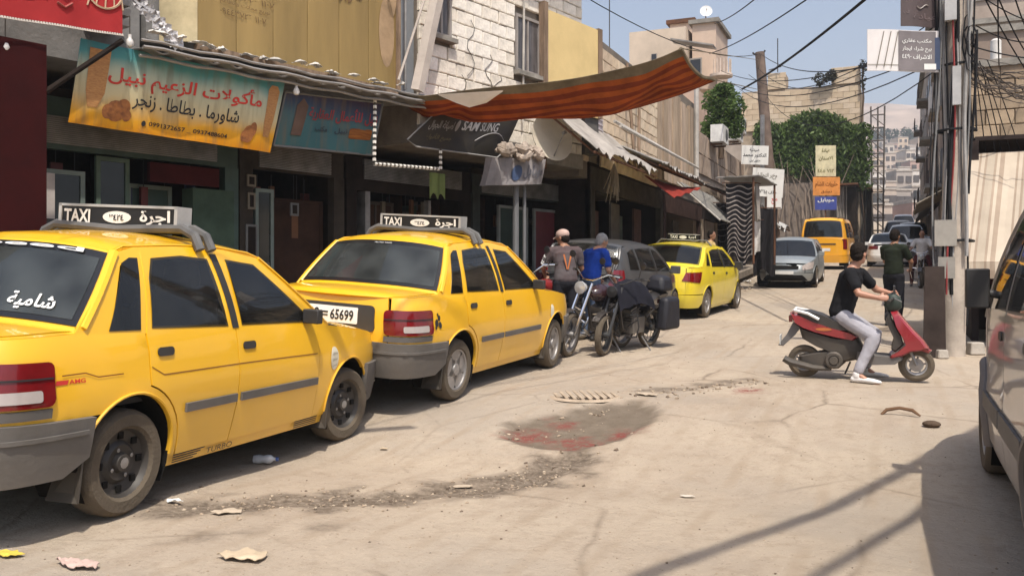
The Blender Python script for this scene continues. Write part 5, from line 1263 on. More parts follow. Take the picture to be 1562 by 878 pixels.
# white-grey box sign on brackets, and posts
c7 = [PA(740, 283, .5), PA(826, 281, .5), PA(833, 243, .5), PA(750, 240, .5)]
r, fn, mp = banner('battered white and blue box sign below the bundle of rags', 0, 0, c7, (.5, .5), None, 'shop sign', name='shop_sign')
MB().sheet(lambda u, v: mp(u, v), 12, 4, .12).build('sign_panel', M_('dirty_white_panel', (.27, .25, .25), .7, var=.3), r)
mb = MB(); mb.poly(ell(.50, .45, .09, .30, 14), mp, 0, .3, 0, .015); mb.build('blue_emblem', M_('blue_emblem', (.05, .08, .16), .6), r)
mb = MB(); letters(mb, 'موبايل', (.62, .2, .95, .75), mp, .015, 0, .03); mb.build('lettering', M_('grey_blue_print', (.12, .12, .14), .6), r)
for (px_, lab) in ((787, 'left'), (800, 'right')):
    t_, h_ = PA(px_, 283, .35); p = FA(t_, 0, .35); z = G(p.x, p.y) + .12
    t, s_ = pole_thing('steel_post', 'grey steel post under the battered box sign, %s' % ('the wider one on the left' if px_ == 787 else 'the thin one on the right'), 'post', [(p.x, p.y, z), (p.x, p.y, h_)], .05 if px_ == 787 else .03, M_('grey_post_paint', (.16, .16, .165), .6))
# rag bundle
r = thA('rag_bundle', 'heap of rolled rags and plaster-coloured cloth lying on the canopy edge', 'rags', *PA(790, 240, .5)[:1], PA(790, 240, .5)[1], .5)
rnd = random.Random(3)
for k in range(14):
    a = -.45 + .95 * k / 13; mb = MB(); z0_ = .02 + rnd.random() * .16
    mb.tube([(a + .1 * math.sin(i + k), .1 * math.cos(i * .9 + k), z0_ + .05 * math.sin(i * 1.4 + k)) for i in range(6)], [.03, .07, .06, .08, .05, .02], 7); mb.build('rag', M_('dirty_rag', (.36, .30, .25), .95, var=.4, bump=.5), r, True)

rnd = random.Random(17)
for (rr_, ff_, ta, tb, zz_, n_) in ((r2, f2, -.3, 2.3, z2, 9), (r3, f3, 2.9, 4.2, z3, 8), (r4, f4, 4.8, 7.1, z4, 12), (r5, f5, 7.6, 10.3, z5, 9), (r1, f1, -3.2, -1, z1, 3)):
    for k in range(n_):
        a = lerp(ta, tb, (k + rnd.random() * .6) / n_); o_ = rnd.uniform(-1.6, -1.1); w_ = rnd.uniform(.06, .14); h_ = rnd.uniform(.1, .5); top = rnd.uniform(2.3, 2.6)
        s = MB(); slab(s, ff_, a, a + w_, top - h_, top, o_, o_ + .05); s.build('hanging_packet', goods[rnd.randrange(6)], rr_); s = MB().tube([ff_(a + w_ / 2, top, o_ + .02), ff_(a + w_ / 2, 2.75, o_ + .02)], .006, 4); s.build('string', blackp, rr_)
        if k % 2:
            w_ = rnd.uniform(.25, .45); h_ = rnd.uniform(.25, .9); s = MB(); slab(s, ff_, a, a + w_, zz_ + .16, zz_ + .16 + h_, -1.5, -1.1); s.build('crate', (brownp, goods[5], goods[1], woodm)[k % 4], rr_)
    s = MB(); n_s = 14
    for k in range(n_s): slab(s, ff_, ta + .05, tb, 2.78 + k * .022, 2.795 + k * .022, -1.0, -.865 + .004 * (k % 2))
    s.build('shutter_box', steel, rr_)

F_ = pane_frame(r3, f3, 2.95, 3.25, z3 + .16, 2.5, -.95, M_('pale_teal_frame', (.16, .2, .18), .5)); F_ = pane_frame(r4, f4, 5.1, 5.9, z4 + .16, 2.5, -1.3, M_('dull_door_frame', (.07, .055, .045), .7), M_('brown_door_leaf', (.05, .026, .016), .7), mull=1)
F_ = pane_frame(r2, f2, 1.3, 1.9, z2 + .16, 2.45, -1.25, M_('pale_teal_frame', (.16, .2, .18), .5), M_('dark_teal_leaf', (.03, .06, .05), .6), mull=0)
# ================================================================ LEFT SIDE, FARTHER UP
WX = -5.45
def FB(y, h, o=0.0): return Vector((WX + o, y, h))
def PB(px, py, o=0.0):
    p = on_plane(px, py, (WX + o, 0, 0), Vector((1, 0, 0))); return p.y, p.z
def thB(name, label, cat, y, h=None, o=0, group=None):
    z = G(WX + o, y) if h is None else h
    return thing(name, label, cat, (WX + o, y, z), rad(90), group)
def inB(root):
    L0 = root.location.copy()
    return lambda y, h, o=0.0: Vector((y - L0.y, -(WX + o - L0.x), h - L0.z))

# yellow panel and dark shed behind
r = thA('yellow_room', 'pale yellow panelled rooftop room beside the block house, over the tarp', 'shed', 8.4, 4.4, .0); f_ = inA(r, 8.4, 0)
a, b = PA(836, 122, .1), PA(912, 46, .1)
mb = MB(); slab(mb, f_, a[0], b[0], 4.3, b[1], .06, .1); mb.build('yellow_panel', M_('yellow_panel_paint', (.66, .50, .24), .7, var=.12, scale=1.5), r)
mb = MB(); slab(mb, f_, b[0] + .003, b[0] + .14, 4.3, b[1] + .03, .0, .12); slab(mb, f_, a[0] - .14, a[0] - .02, 4.3, b[1] + .12, .0, .12); mb.build('corner_post', woodm, r)
mb = MB(); slab(mb, f_, 9.56, b[0] + .1, 3.6, b[1], -2.5, .05); mb.build('wall', M_('dark_shed_wall', (.10, .095, .09), .9), r)
r = thB('rooftop_shed', 'dark open rooftop shed with flat roof and junk on top, right of the yellow panel', 'shed', 16.3, 4.6, -.5); f_ = inB(r)
y0, h0 = PB(905, 45, -.3); y1, h1 = PB(962, 46, -.3)
mb = MB(); slab(mb, f_, 16.3, 19.2, 4.2, 5.95, -3, -.55); mb.build('wall', M_('dark_shed_wall', (.10, .095, .09), .9), r)
mb = MB(); slab(mb, f_, 16.1, 19.5, 5.98, 6.04, -3.2, -.1); mb.build('roof_sheet', rust, r)
rnd = random.Random(9)
mb = MB()
mb.sheet(lambda u, v: f_(lerp(16.2, 17.9, u), 6.1 + .16 * math.sin(v * 3) * math.sin(u * 3.1) + .05 * vnoise(u * 6, v * 6), lerp(-1.4, -.15, v)), 12, 8, .01); mb.build('cloth_bundle', M_('pale_rag', (.5, .47, .42), .9, var=.5), r, True)
for k in range(5): mb = MB(); c_ = f_(17.7 + k * .3, 6.06, -.3); mb.tube([c_, c_ + Vector((.4, .1, .10 + .12 * rnd.random()))], .02, 5); mb.build('scrap_stick', rust, r)
# thin TV mast
q = Vector((WX - .4, 19.0, 6.1)); o = MB().tube([(0, 0, 0), (0, 0, 2.6)], .012, 5).build('antenna_mast', black, None, loc=q); tag(o, 'thin antenna mast standing on the dark rooftop shed', 'antenna')

# beige block wall (upper floor) with plank cladding next to it
r = thB('beige_block_house', 'upper storey of beige concrete blocks under the right part of the tarp', 'building', 15.8, 3.3, 0); f_ = inB(r)
mb = MB(); slab(mb, f_, 15.9, 21.6, 3.2, 6.1, -4, -.05); mb.build('wall', mortar, r)
brick_wall(r, f_, 15.9, 21.55, 3.5, 5.9, .42, .24, beigeb, .05, holes=[(16.2, 3.6, 17.0, 4.6)], seed=12)
mb = MB(); slab(mb, f_, 16.3, 16.95, 3.75, 4.5, .03, .09)
for k in range(7): slab(mb, f_, 16.32, 16.93, 3.78 + k * .1, 3.81 + k * .1, .09, .11)
mb.build('slatted_vent', M_('vent_paint', (.5, .45, .46), .7), r)
for k, (ya, lean) in enumerate(((18.6, .0), (18.9, .7))):
    mb = MB().tube([f_(ya, 3.6, .3), f_(ya + lean, 5.9, .12)], .035, 6); mb.build('timber_prop', woodm, r)
r = thB('plank_wall', 'brown plank cladding with nail marks between the beige blocks and the bush', 'wall', 21.7, 3.6, 0); f_ = inB(r)
mb = MB(); slab(mb, f_, 21.65, 26.4, 3.3, 6.4, -3, -.04); mb.build('wall', mortar, r)
for k in range(8):
    a = 21.68 + k * .52; rnd = random.Random(k); mb = MB(); slab(mb, f_, a, a + .50, 3.75, 6.25 - rnd.random() * .25, -.04, .02 + .03 * (k % 2)); mb.build('plank', M_('brown_plank_%d' % (k % 3), [(.42, .32, .23), (.37, .28, .20), (.47, .36, .27)][k % 3], .9, var=.3, scale=5, stretch=(1, 1, .2)), r)
mb = MB().tube([f_(25.9, 3.9, .12), f_(25.9, 6.9, .12)], .07, 8); mb.build('white_pipe', M_('old_white_pipe', (.45, .42, .38)), r)
r = thB('brown_house', 'low brown rendered house front under the bush with air conditioners', 'building', 26.6, 3.4, -.1); f_ = inB(r)
mb = MB(); slab(mb, f_, 26.5, 36, 1.0, 5.75, -4, -.1); mb.build('wall', M_('brown_render', (.38, .30, .235), .95, var=.3, bump=.4, scale=1.2), r)
for k in range(9):
    for j in range(2): mb = MB(); slab(mb, f_, 26.55 + k * 1.04, 27.55 + k * 1.04, 4.45 + j * .62, 5.04 + j * .62, -.1, -.06 + .012 * ((k + j) % 2)); mb.build('render_panel', M_('brown_render_%d' % ((k + j) % 2), [(.40, .31, .24), (.36, .275, .21)][(k + j) % 2], .95, var=.3), r)
for k, (px_, py_) in enumerate(((1100, 206), (1124, 204), (1130, 192))):
    y_, h_ = PB(px_, py_, .25); a = thB('air_conditioner', 'white air conditioner box on the brown house below the bush, %s' % ('the left one', 'the lower right one', 'the small one on top')[k], 'air conditioner', y_, h_ - .3, .2, 'air conditioners below the bush')
    w_ = (1.0, .9, .6)[k]; MB().box((0, 0, .3), (w_, .4, .55)).build('casing', M_('white_enamel', (.68, .66, .62), .5), a); MB().lathe([(.2, -.205), (.18, -.215), (.03, -.21), (.001, -.22)], c=(w_ * .15, 0, .3), n=16).build('fan_grille', M_('grille_grey', (.1, .1, .1)), a, True)
    MB().box((-w_ * .3, .1, -.03), (.05, .5, .05)).box((w_ * .3, .1, -.03), (.05, .5, .05)).build('bracket', rust, a)

# sloping tin and tarpaulin canopies over the shops on the B side
def canopy(label, y0, y1, hw_, he, oo, m, seed=1, amp=.05, name='canopy', nu=40, corr=0, rag=.0):
    r = thB(name, label, 'canopy', y0, he, oo); f_ = inB(r)
    def fn(u, v):
        y = lerp(y0, y1, u); o = lerp(-.02, oo, v); h = lerp(hw_, he, v) + amp * (vnoise(y * 1.1, v * 1.6, 1, seed) * 1.6 + .5 * vnoise(y * 4, v * 3, 1, seed)) + (corr * math.sin(y * 2 * math.pi / .13) if corr else 0)
        if v > .95: h += rag * vnoise(y * 5, seed, 1)
        return f_(y, h, o)
    MB().sheet(fn, nu if not corr else int((y1 - y0) / .022), 8, .012).build('sheet', m, r, not corr)
    mb = MB()
    for k in range(4): y = lerp(y0 + .1, y1 - .1, k / 3); mb.tube([f_(y, hw_ - .1, 0), f_(y, he - .06, oo - .05)], .02, 5)
    mb.tube([f_(y0, he - .04, oo - .04), f_(y1, he - .04, oo - .04)], .022, 5); mb.build('frame', rust, r)
    return r, f_
canopy('crumpled grey tarpaulin canopy sloping from the satellite dish to the blocks', 13.6, 17.6, 4.25, 3.35, 1.05, canv, 2, .09, rag=.15)
canopy('grey tin canopy below the beige blocks with pipes lying on it', 17.7, 22.2, 4.1, 3.6, 1.1, tin, 3, .03, corr=.018, rag=.1)
r = thB('pipe_pair', 'two long pale pipes lying on the sloping tin canopy', 'pipes', 16.6, 4.2, .45); f_ = inB(r)
for k in range(2): MB().tube([f_(16.4, 4.28 - k * .1, .5 + k * .12), f_(21.6, 3.98 - k * .06, .95 + k * .1)], .03, 6).build('pipe', M_('old_white_pipe', (.45, .42, .38)), r)
# red awning hanging underneath and tilted grey awning
r = thB('red_awning', 'small dark red cloth awning under the tin canopy, beside the fringe mop', 'awning', 18.6, 3.0, 1.0); f_ = inB(r)
MB().sheet(lambda u, v: f_(lerp(18.6, 21.4, u), lerp(3.45, 2.95 + .45 * u, v) + .02 * math.sin(u * 20), lerp(.5, 1.15, v)), 20, 5, .01).build('cloth', M_('dark_red_awning', (.22, .03, .02), .8), r, True)
p = at_depth(937, 250, 17.2); b = thing('fringe_mop', 'straw coloured fringe of rope strands hanging from the canopy corner', 'mop', p)
rnd = random.Random(4)
for k in range(22): 
    a = rnd.random() * 6.28; rr = .05 + .13 * rnd.random(); L_ = .45 + .35 * rnd.random(); MB().tube([(0, 0, 0), (rr * .5 * math.cos(a), rr * .5 * math.sin(a), -L_ * .4), (rr * math.cos(a) - .04, rr * math.sin(a), -L_)], [.016, .014, .006], 4).build('strand', M_('straw', (.38, .31, .22), .95), b)
r = thB('tilt_awning', 'tilted grey sheet awning over the wooden framed stall', 'awning', 22.3, 2.9, 1.4); f_ = inB(r)
MB().sheet(lambda u, v: f_(lerp(22.6, 27.2, u), lerp(3.7, 2.72, v) + .02 * vnoise(u * 5, v * 5), lerp(.35, 1.35, v)), 14, 6, .02).build('sheet', M_('grey_awning_sheet', (.20, .19, .17), .8, var=.25), r, True)
MB().tube([f_(22.6, 3.7, .3), f_(22.6, 2.7, 1.4)], .025, 6).build('arm', M_('old_white_pipe', (.45, .42, .38)), r); MB().tube([f_(27.2, 3.7, .3), f_(27.2, 2.7, 1.4)], .025, 6).build('arm', M_('old_white_pipe', (.45, .42, .38)), r)
canopy('dark ragged canopy in front of the clothes stall', 27.4, 31.5, 4.2, 3.55, 1.35, M_('dark_tarp', (.07, .06, .055), .9, var=.4), 5, .1, rag=.25)
canopy('pale crumpled plastic sheet canopy by the far white signs', 33, 41, 4.1, 3.3, 1.2, M_('pale_plastic_sheet', (.40, .40, .39), .6, var=.45, scale=1.5), 6, .2, rag=.5)
# ground floor fronts of B
def shopB(label, y0, y1, h1, front, hdr):
    r = thB('shop', label, 'shop', y0, None, 0); f_ = inB(r); z0 = r.location.z - .3
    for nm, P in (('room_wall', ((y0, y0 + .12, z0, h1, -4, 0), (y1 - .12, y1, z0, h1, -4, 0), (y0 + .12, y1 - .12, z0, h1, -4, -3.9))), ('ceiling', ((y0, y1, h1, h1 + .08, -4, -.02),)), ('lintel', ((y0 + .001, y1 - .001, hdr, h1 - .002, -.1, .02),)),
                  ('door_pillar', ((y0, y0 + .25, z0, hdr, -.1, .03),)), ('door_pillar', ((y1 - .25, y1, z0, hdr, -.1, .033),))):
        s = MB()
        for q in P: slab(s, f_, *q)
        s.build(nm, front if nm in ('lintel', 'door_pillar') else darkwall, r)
    return r, f_, z0 + .35
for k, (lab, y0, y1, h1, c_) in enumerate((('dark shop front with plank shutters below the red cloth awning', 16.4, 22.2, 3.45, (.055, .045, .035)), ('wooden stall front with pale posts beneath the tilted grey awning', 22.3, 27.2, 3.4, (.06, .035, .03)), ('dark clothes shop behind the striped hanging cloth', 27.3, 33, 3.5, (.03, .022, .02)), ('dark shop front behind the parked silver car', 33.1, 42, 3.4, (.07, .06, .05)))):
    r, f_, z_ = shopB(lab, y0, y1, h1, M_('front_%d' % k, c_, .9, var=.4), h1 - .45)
    n_ = (5, 4, 3, 5)[k]
    for j in range(n_):
        a = lerp(y0 + .4, y1 - .8, j / n_); s = MB(); slab(s, f_, a, a + (y1 - y0) / n_ * .55, z_ - .1, h1 - .55 - .2 * (j % 2), -.3 - .2 * (j % 2), -.25 - .2 * (j % 2)); s.build('shutter_panel', M_('shutter_%d_%d' % (k, j % 3), ((.10, .12, .10), (.09, .05, .04), (.14, .12, .10))[j % 3], .8, var=.35), r)
    if k == 1:
        for j in range(3): a = 22.8 + j * 1.9; s = MB().tube([f_(a, z_ - .1, .9), f_(a, 2.75, .9)], .045, 6); s.build('timber_post', M_('pale_timber', (.30, .24, .18), .9), r)
# hanging striped cloths and clothes by the kerb
def hanging(label, p, w_, L_, m, cat='cloth', name='hanging_cloth', rz=rad(60), seed=0, stripes=None):
    b = thing(name, label, cat, p, rz); MB().tube([(-w_ / 2 - .1, 0, .02), (w_ / 2 + .1, 0, .02)], .015, 5).build('hanging_rod', rust, b)
    fn = lambda u, v, of=0.0: Vector(((u - .5) * w_ * (1 - .15 * v), .05 * math.sin(u * 16 + seed) * (.4 + v) - of, -v * L_ * (1 - .06 * math.sin(u * 7 + seed))))
    MB().sheet(lambda u, v: fn(v, u), 14, 22, .01).build('cloth', m, b, True)
    if stripes:
        for k in range(stripes[0]):
            v0 = (k + .6) / (stripes[0] + .5); mb = MB()
            mb.grid(lambda u, v: fn(u, v0 + .014 * v * 1.2 + .02 * math.sin(u * 9.4 + k * .2), .014), 22, 1); mb.grid(lambda u, v: fn(u, v0 + .014 * v * 1.2 + .02 * math.sin(u * 9.4 + k * .2), -.004 - .016), 22, 1)
            mb.build('stripe', stripes[1], b)
    return b
p = at_depth(1128, 280, 24.0); hanging('long black cloth with wavy white stripes hanging at the clothes stall', p, .75, 2.1, M_('black_cloth', (.02, .018, .02), .9), rz=rad(25), stripes=(15, M_('pale_stripe', (.33, .29, .27), .9)))
p = at_depth(1103, 310, 25.0); hanging('black striped cloth hanging left of the long wavy striped cloth', p, .4, 1.5, M_('black_cloth', (.02, .018, .02)), rz=rad(25), seed=2, stripes=(9, M_('dark_grey_stripe', (.12, .11, .11), .9)))
p = at_depth(1148, 336, 25.6); hanging('white garment hanging behind the striped cloth', p, .45, .95, M_('white_cloth', (.7, .68, .66), .9), 'garment', 'hanging_garment', seed=1, rz=rad(25))
p = at_depth(1106, 340, 25.6); hanging('pale pink garment hanging left of the striped cloth', p, .36, 1.2, M_('pinkish_cloth', (.55, .42, .38), .9), 'garment', 'hanging_garment', seed=3, rz=rad(25))
p = at_depth(1166, 318, 26.3); hanging('black sheet hanging between the stall and silver car', p, .75, 1.9, M_('black_cloth', (.02, .018, .02)), rz=rad(15), seed=5)
p = at_depth(1155, 280, 24.6); hanging('grey tarpaulin flap with pale edge hanging at the stall corner', p, .35, 1.0, canv, 'tarpaulin', 'hanging_flap', rz=rad(80), seed=4)
r = thing('stall_roof', 'flat grey sheet roof of the clothes stall above the striped cloth', 'stall roof', at_depth(1140, 276, 24.5), rad(90 - 8))
MB().sheet(lambda u, v: Vector((lerp(-.9, 1.4, u), lerp(.6, -.45, v), .02 + .05 * math.sin(u * 5) + .03 * vnoise(u * 4, v * 4))), 12, 6, .03).build('sheet', tin, r)
for a, b in ((-.8, -.4), (1.3, -.4)): MB().tube([(a, b, 0), (a, b, -2.3)], .03, 6).build('post', rust, r)
# satellite dish
def dish(label, p, rr, aim, m, mast=.5, gname=None):
    b = thing('satellite_dish', label, 'satellite dish', p, 0, gname); a = Vector(aim).normalized(); q = a.to_track_quat('Z', 'Y').to_matrix().to_4x4()
    prof = [(rr * i / 8, rr * .22 * (i / 8) ** 2) for i in range(9)]
    mb = MB().lathe([(max(.001, r_), h) for r_, h in prof] + [(rr, rr * .22 - .015)] + [(max(.001, r_), h - .015) for r_, h in prof[::-1]], axis='z', n=28); mb.xf(q); mb.build('reflector', m, b, True)
    mb = MB().tube([(0, -rr * .8, .1 * rr), (0, -rr * .1, rr * .95)], .012, 5); mb.lathe([(.001, -.03), (.03, -.03), (.03, .04), (.001, .04)], c=(0, -rr * .1, rr * .95), axis='z', n=8); mb.xf(q); mb.build('feed_arm', steel, b)
    MB().tube([(0, 0, 0), tuple(-a * .12), (-a.x * .12, -a.y * .12, -mast)], .025, 6).build('mast', rust, b)
t_, h_ = PA(838, 212, .35)
dish('pale dented satellite dish leaning at the left end of the grey tarpaulin canopy', FA(t_, h_, .35), .42, (.9, -.55, .25), M_('dish_cream', (.58, .52, .42), .6, var=.15), .5)

# orange striped tarp across the street
top_ = [at_depth(*q) for q in ((604, 138, 12.7), (640, 146, 12.6), (690, 140, 12.4), (740, 134, 12.2), (860, 122, 11.9), (950, 104, 11.6), (1000, 90, 11.4), (1038, 74, 11.3))]
bot_ = [at_depth(*q) for q in ((612, 146, 13.6), (655, 168, 13.6), (700, 174, 13.5), (750, 177, 13.4), (860, 178, 13.0), (950, 168, 12.6), (1030, 145, 12.3), (1090, 122, 12.05))]
def spl(P, u):
    x = u * (len(P) - 1); i = min(len(P) - 2, int(x)); t = x - i
    p0, p1, p2, p3 = P[max(0, i - 1)], P[i], P[i + 1], P[min(len(P) - 1, i + 2)]
    return .5 * (2 * p1 + (p2 - p0) * t + (2 * p0 - 5 * p1 + 4 * p2 - p3) * t * t + (3 * p1 - p0 - 3 * p2 + p3) * t ** 3)
t0 = top_[0]; tarp = thing('striped_tarp', 'orange and rust striped canvas tarp slung across the street on ropes', 'tarp', t0)
def tf(u, v, off=0.0):
    a, b = spl(top_, u), spl(bot_, u); p = a.lerp(b, v)
    p.z -= (.10 + .12 * math.sin(u * math.pi)) * math.sin(v * math.pi) - .035 * math.sin(u * 22 + v * 4) * math.sin(v * 3.1) + .05 * vnoise(u * 12, v * 3, 1, 4) * math.sin(v * 3.1) + off
    return p - t0
def band(v0, v1, m, name, u0=0, u1=1, th=.008, cut=None):
    def fn(a, b):
        u = lerp(u0, u1, a); wv = lambda q: max(0, min(1, q + .022 * vnoise(u * 7, q * 5) * (0 < q < .97))); va, vb = wv(v0), wv(v1)
        return tf(u, lerp(va, vb, b))
    return MB().sheet(fn, 60, 2, th).build(name, m, tarp, True)
hem = M_('tarp_hem', (.24, .20, .14), .9, var=.35); oc = [M_('tarp_orange', (.42, .125, .035), .9, var=.3), M_('tarp_rust', (.26, .065, .03), .9, var=.3)]
for m in oc + [hem]:
    N, L = m.node_tree.nodes, m.node_tree.links; b = N['Principled BSDF']; src = b.inputs['Base Color'].links[0].from_socket
    tl = N.new('ShaderNodeBsdfTranslucent'); L.new(src, tl.inputs[0]); ms = N.new('ShaderNodeMixShader'); ms.inputs[0].default_value = .42
    L.new(b.outputs[0], ms.inputs[1]); L.new(tl.outputs[0], ms.inputs[2]); L.new(ms.outputs[0], N['Material Output'].inputs[0])
band(0, .10, hem, 'hem')
NS = 13
for k in range(NS): band(lerp(.10, .98, k / NS), lerp(.10, .98, (k + 1) / NS), oc[k % 2], 'stripe')
MB().tube([tf(i / 40, 1.0) for i in range(41)], .02, 5).build('edge_rope', oc[1], tarp); MB().tube([tf(1, i / 10) for i in range(11)], .025, 5).build('edge_rope', hem, tarp)
# white triangle of thin sheet at the left of the tarp
fp = [at_depth(*q) for q in ((668, 144, 12.3), (768, 138, 12.0), (742, 156, 12.2), (716, 163, 12.3), (696, 156, 12.3))]
MB().add([p - t0 for p in fp] + [p - t0 - Vector((0, 0, .01)) for p in fp], [(0, 1, 2, 3, 4), (9, 8, 7, 6, 5)]).build('white_patch', M_('white_sheet', (.78, .72, .66), .8, var=.1), tarp)
for a, b in ((tf(1, 0), at_depth(1160, 92, 36.9) - t0), (tf(1, 1), at_depth(1172, 140, 36.9) - t0)): MB().tube([a, b], .008, 4).build('rope', hem, tarp)
# sheet roof beyond the tarp (behind)
# ---------------------------------------------------------------- vegetation
def leafcloud(name, centers, n, size, m, parent=None, droop=0, seed=1, asp=.45):
    rnd = random.Random(seed); mb = MB()
    for i in range(n):
        c, r_ = centers[rnd.randrange(len(centers))]
        d = Vector((rnd.gauss(0, 1), rnd.gauss(0, 1), rnd.gauss(0, 1))).normalized() * (rnd.random() ** .45)
        p = Vector(c) + Vector((d.x * r_[0], d.y * r_[1], d.z * r_[2])); s_ = size * rnd.uniform(.6, 1.35)
        a = Vector((rnd.uniform(-1, 1), rnd.uniform(-1, 1), rnd.uniform(-.6, .6) - droop)).normalized(); b = a.cross(Vector((rnd.uniform(-1, 1), rnd.uniform(-1, 1), rnd.uniform(-1, 1)))).normalized() * s_ * asp * .5
        mi = rnd.randrange(3)
        mb.add([p - a * s_ * .5, p + b - a * s_ * .05, p + a * s_ * .5, p - b - a * s_ * .05], [(0, 1, 2, 3)], mi)
    return mb.build(name, m, parent)
leafm = []
for k, c_ in enumerate(((.11, .18, .04), (.14, .22, .055), (.065, .11, .03))):
    m = M_('leaf_%d' % k, c_, .6, var=.3, scale=2)
    N, L = m.node_tree.nodes, m.node_tree.links; b = N['Principled BSDF']; src = b.inputs['Base Color'].links[0].from_socket
    tl = N.new('ShaderNodeBsdfTranslucent'); L.new(src, tl.inputs[0]); ms = N.new('ShaderNodeMixShader'); ms.inputs[0].default_value = .5
    L.new(b.outputs[0], ms.inputs[1]); L.new(tl.outputs[0], ms.inputs[2]); L.new(ms.outputs[0], N['Material Output'].inputs[0]); leafm.append(m)
tb = at_depth(1100, 215, 30.0); t = thing('bushy_tree', 'bushy green tree growing on the terrace right of the tarp tip', 'tree', tb)
MB().tube([(0, 0, -.6), (.05, 0, .3), (-.05, .1, .9), (.1, 0, 1.5)], [.09, .08, .06, .02], 7).tube([(0, 0, .4), (.4, .1, 1.2)], [.05, .015], 5).tube([(0, 0, .4), (-.35, .1, 1.1)], [.05, .015], 5).build('trunk', M_('bark', (.12, .085, .06), .95), t, True)
leafcloud('crown', [((-.15, 0, 1.35), (.55, .5, .5)), ((.35, 0, 1.15), (.5, .5, .5)), ((0, 0, .75), (.6, .5, .5)), ((.1, 0, 1.7), (.35, .4, .28)), ((-.35, 0, .45), (.35, .4, .4)), ((.45, 0, .5), (.35, .4, .5))], 3600, .17, leafm, t, seed=2)
# stone parapet house with climbing vine at the bend
VX0, VX1, VY = -9.6, -1.75, 52.0
r = thing('stone_house', 'pale stone house with stepped parapet behind the leaning pole, half covered in vine', 'building', (VX0, VY, 1.5)); fS = lambda x, h, o=0.0: Vector((x - VX0, -o, h - 1.5))
cx_ = lambda px, y=VY: on_plane(px, 300, (0, y, 0), Vector((0, 1, 0))).x
hz_ = lambda px, py, y=VY: on_plane(px, py, (0, y, 0), Vector((0, 1, 0))).z
xa, xb, xc, xd, xe = cx_(1131), cx_(1171), cx_(1199), cx_(1268), cx_(1312)
h_ap, h_a, h_n, h_v = hz_(1190, 111), hz_(1140, 143), hz_(1240, 132), hz_(1250, 178)
mb = MB(); slab(mb, fS, xa, xe, 1.0, h_n - .02, -6, -.06); slab(mb, fS, xb, xc, h_n - .02, h_ap - .1, -1.2, -.06); slab(mb, fS, xd, xe, h_n - .02, h_ap - .1, -1.2, -.06); mb.build('wall', M_('sand_stone_joint', (.40, .32, .24), .95), r)
sm = [M_('sand_stone_%d' % k, c_, .93, var=.12, scale=4) for k, c_ in enumerate(((.56, .45, .32), (.52, .41, .29), (.59, .48, .36)))]
brick_wall(r, fS, xa, xb, h_v - .6, h_a, .62, .31, sm, .05, seed=21, name='stone_block')
brick_wall(r, fS, xb, xe, h_v - .6, h_n, .62, .31, sm, .05, seed=22, name='stone_block')
brick_wall(r, fS, xb, xc, h_n, h_ap, .62, .31, sm, .05, seed=23, name='stone_block'); brick_wall(r, fS, xd, xe, h_n, h_ap, .62, .31, sm, .05, seed=24, name='stone_block')
vx0, vx1 = cx_(1160), cx_(1322); t = thing('climbing_vine', 'large green climbing vine covering the stone house front', 'vine', ((vx0 + vx1) / 2, VY - .5, 3))
W_ = (vx1 - vx0) / 2; cs = []
rnd = random.Random(8)
for i in range(46):
    u = i / 45; px_ = lerp(1163, 1320, u); top_h = hz_(px_, 186 + 6 * math.sin(u * 9) - (8 if .3 < u < .8 else 0) + 14 * max(0, u - .85) * 6 * .3); low = hz_(px_, lerp(225, 268, u ** .6) + rnd.uniform(-12, 14))
    for j in range(4): h = lerp(top_h - .45, low, j / 3); cs.append(((cx_(px_) - t.location.x, rnd.uniform(-.12, .25), h - 3), (.5, .28, .6)))
leafcloud('foliage', cs, 15000, .26, leafm, t, droop=.8, seed=5)
mb = MB()
for k in range(9): x = lerp(-W_ * .9, W_ * .9, k / 8); mb.tube([(x, .3, -2.0), (x + .2 * math.sin(k), .2, 1), (x + .3 * math.sin(k * 2), .1, 4)], [.05, .04, .02], 5)
mb.build('stem', M_('bark', (.12, .085, .06)), t)
# bare dry stems below the vine
r = thing('dry_branches', 'tangle of bare dry branches below the vine, behind the white signs', 'branches', (cx_(1210), VY - .9, 2.5)); rnd = random.Random(14)
for k in range(26):
    x = rnd.uniform(-2.6, 2.6); MB().tube([(x, rnd.uniform(-.2, .2), rnd.uniform(0, 2)), (x + rnd.uniform(-.5, .5), 0, rnd.uniform(2.2, 4)), (x + rnd.uniform(-1, 1), 0, rnd.uniform(3.8, 6))], [.05, .035, .012], 4).build('branch', M_('dry_bark', (.24, .19, .15), .95), r)
mb = MB(); 
r = thing('grey_wall', 'grey rendered wall behind the dry branches and the white signs', 'wall', (cx_(1150), VY - .4, 1)); W9 = cx_(1276) - cx_(1138); mb = MB().box((W9 / 2 - .3, 0, 2.6), (W9, .3, 5.6)); mb.build('wall', M_('grey_brown_render', (.22, .18, .15), .95, var=.35), r)
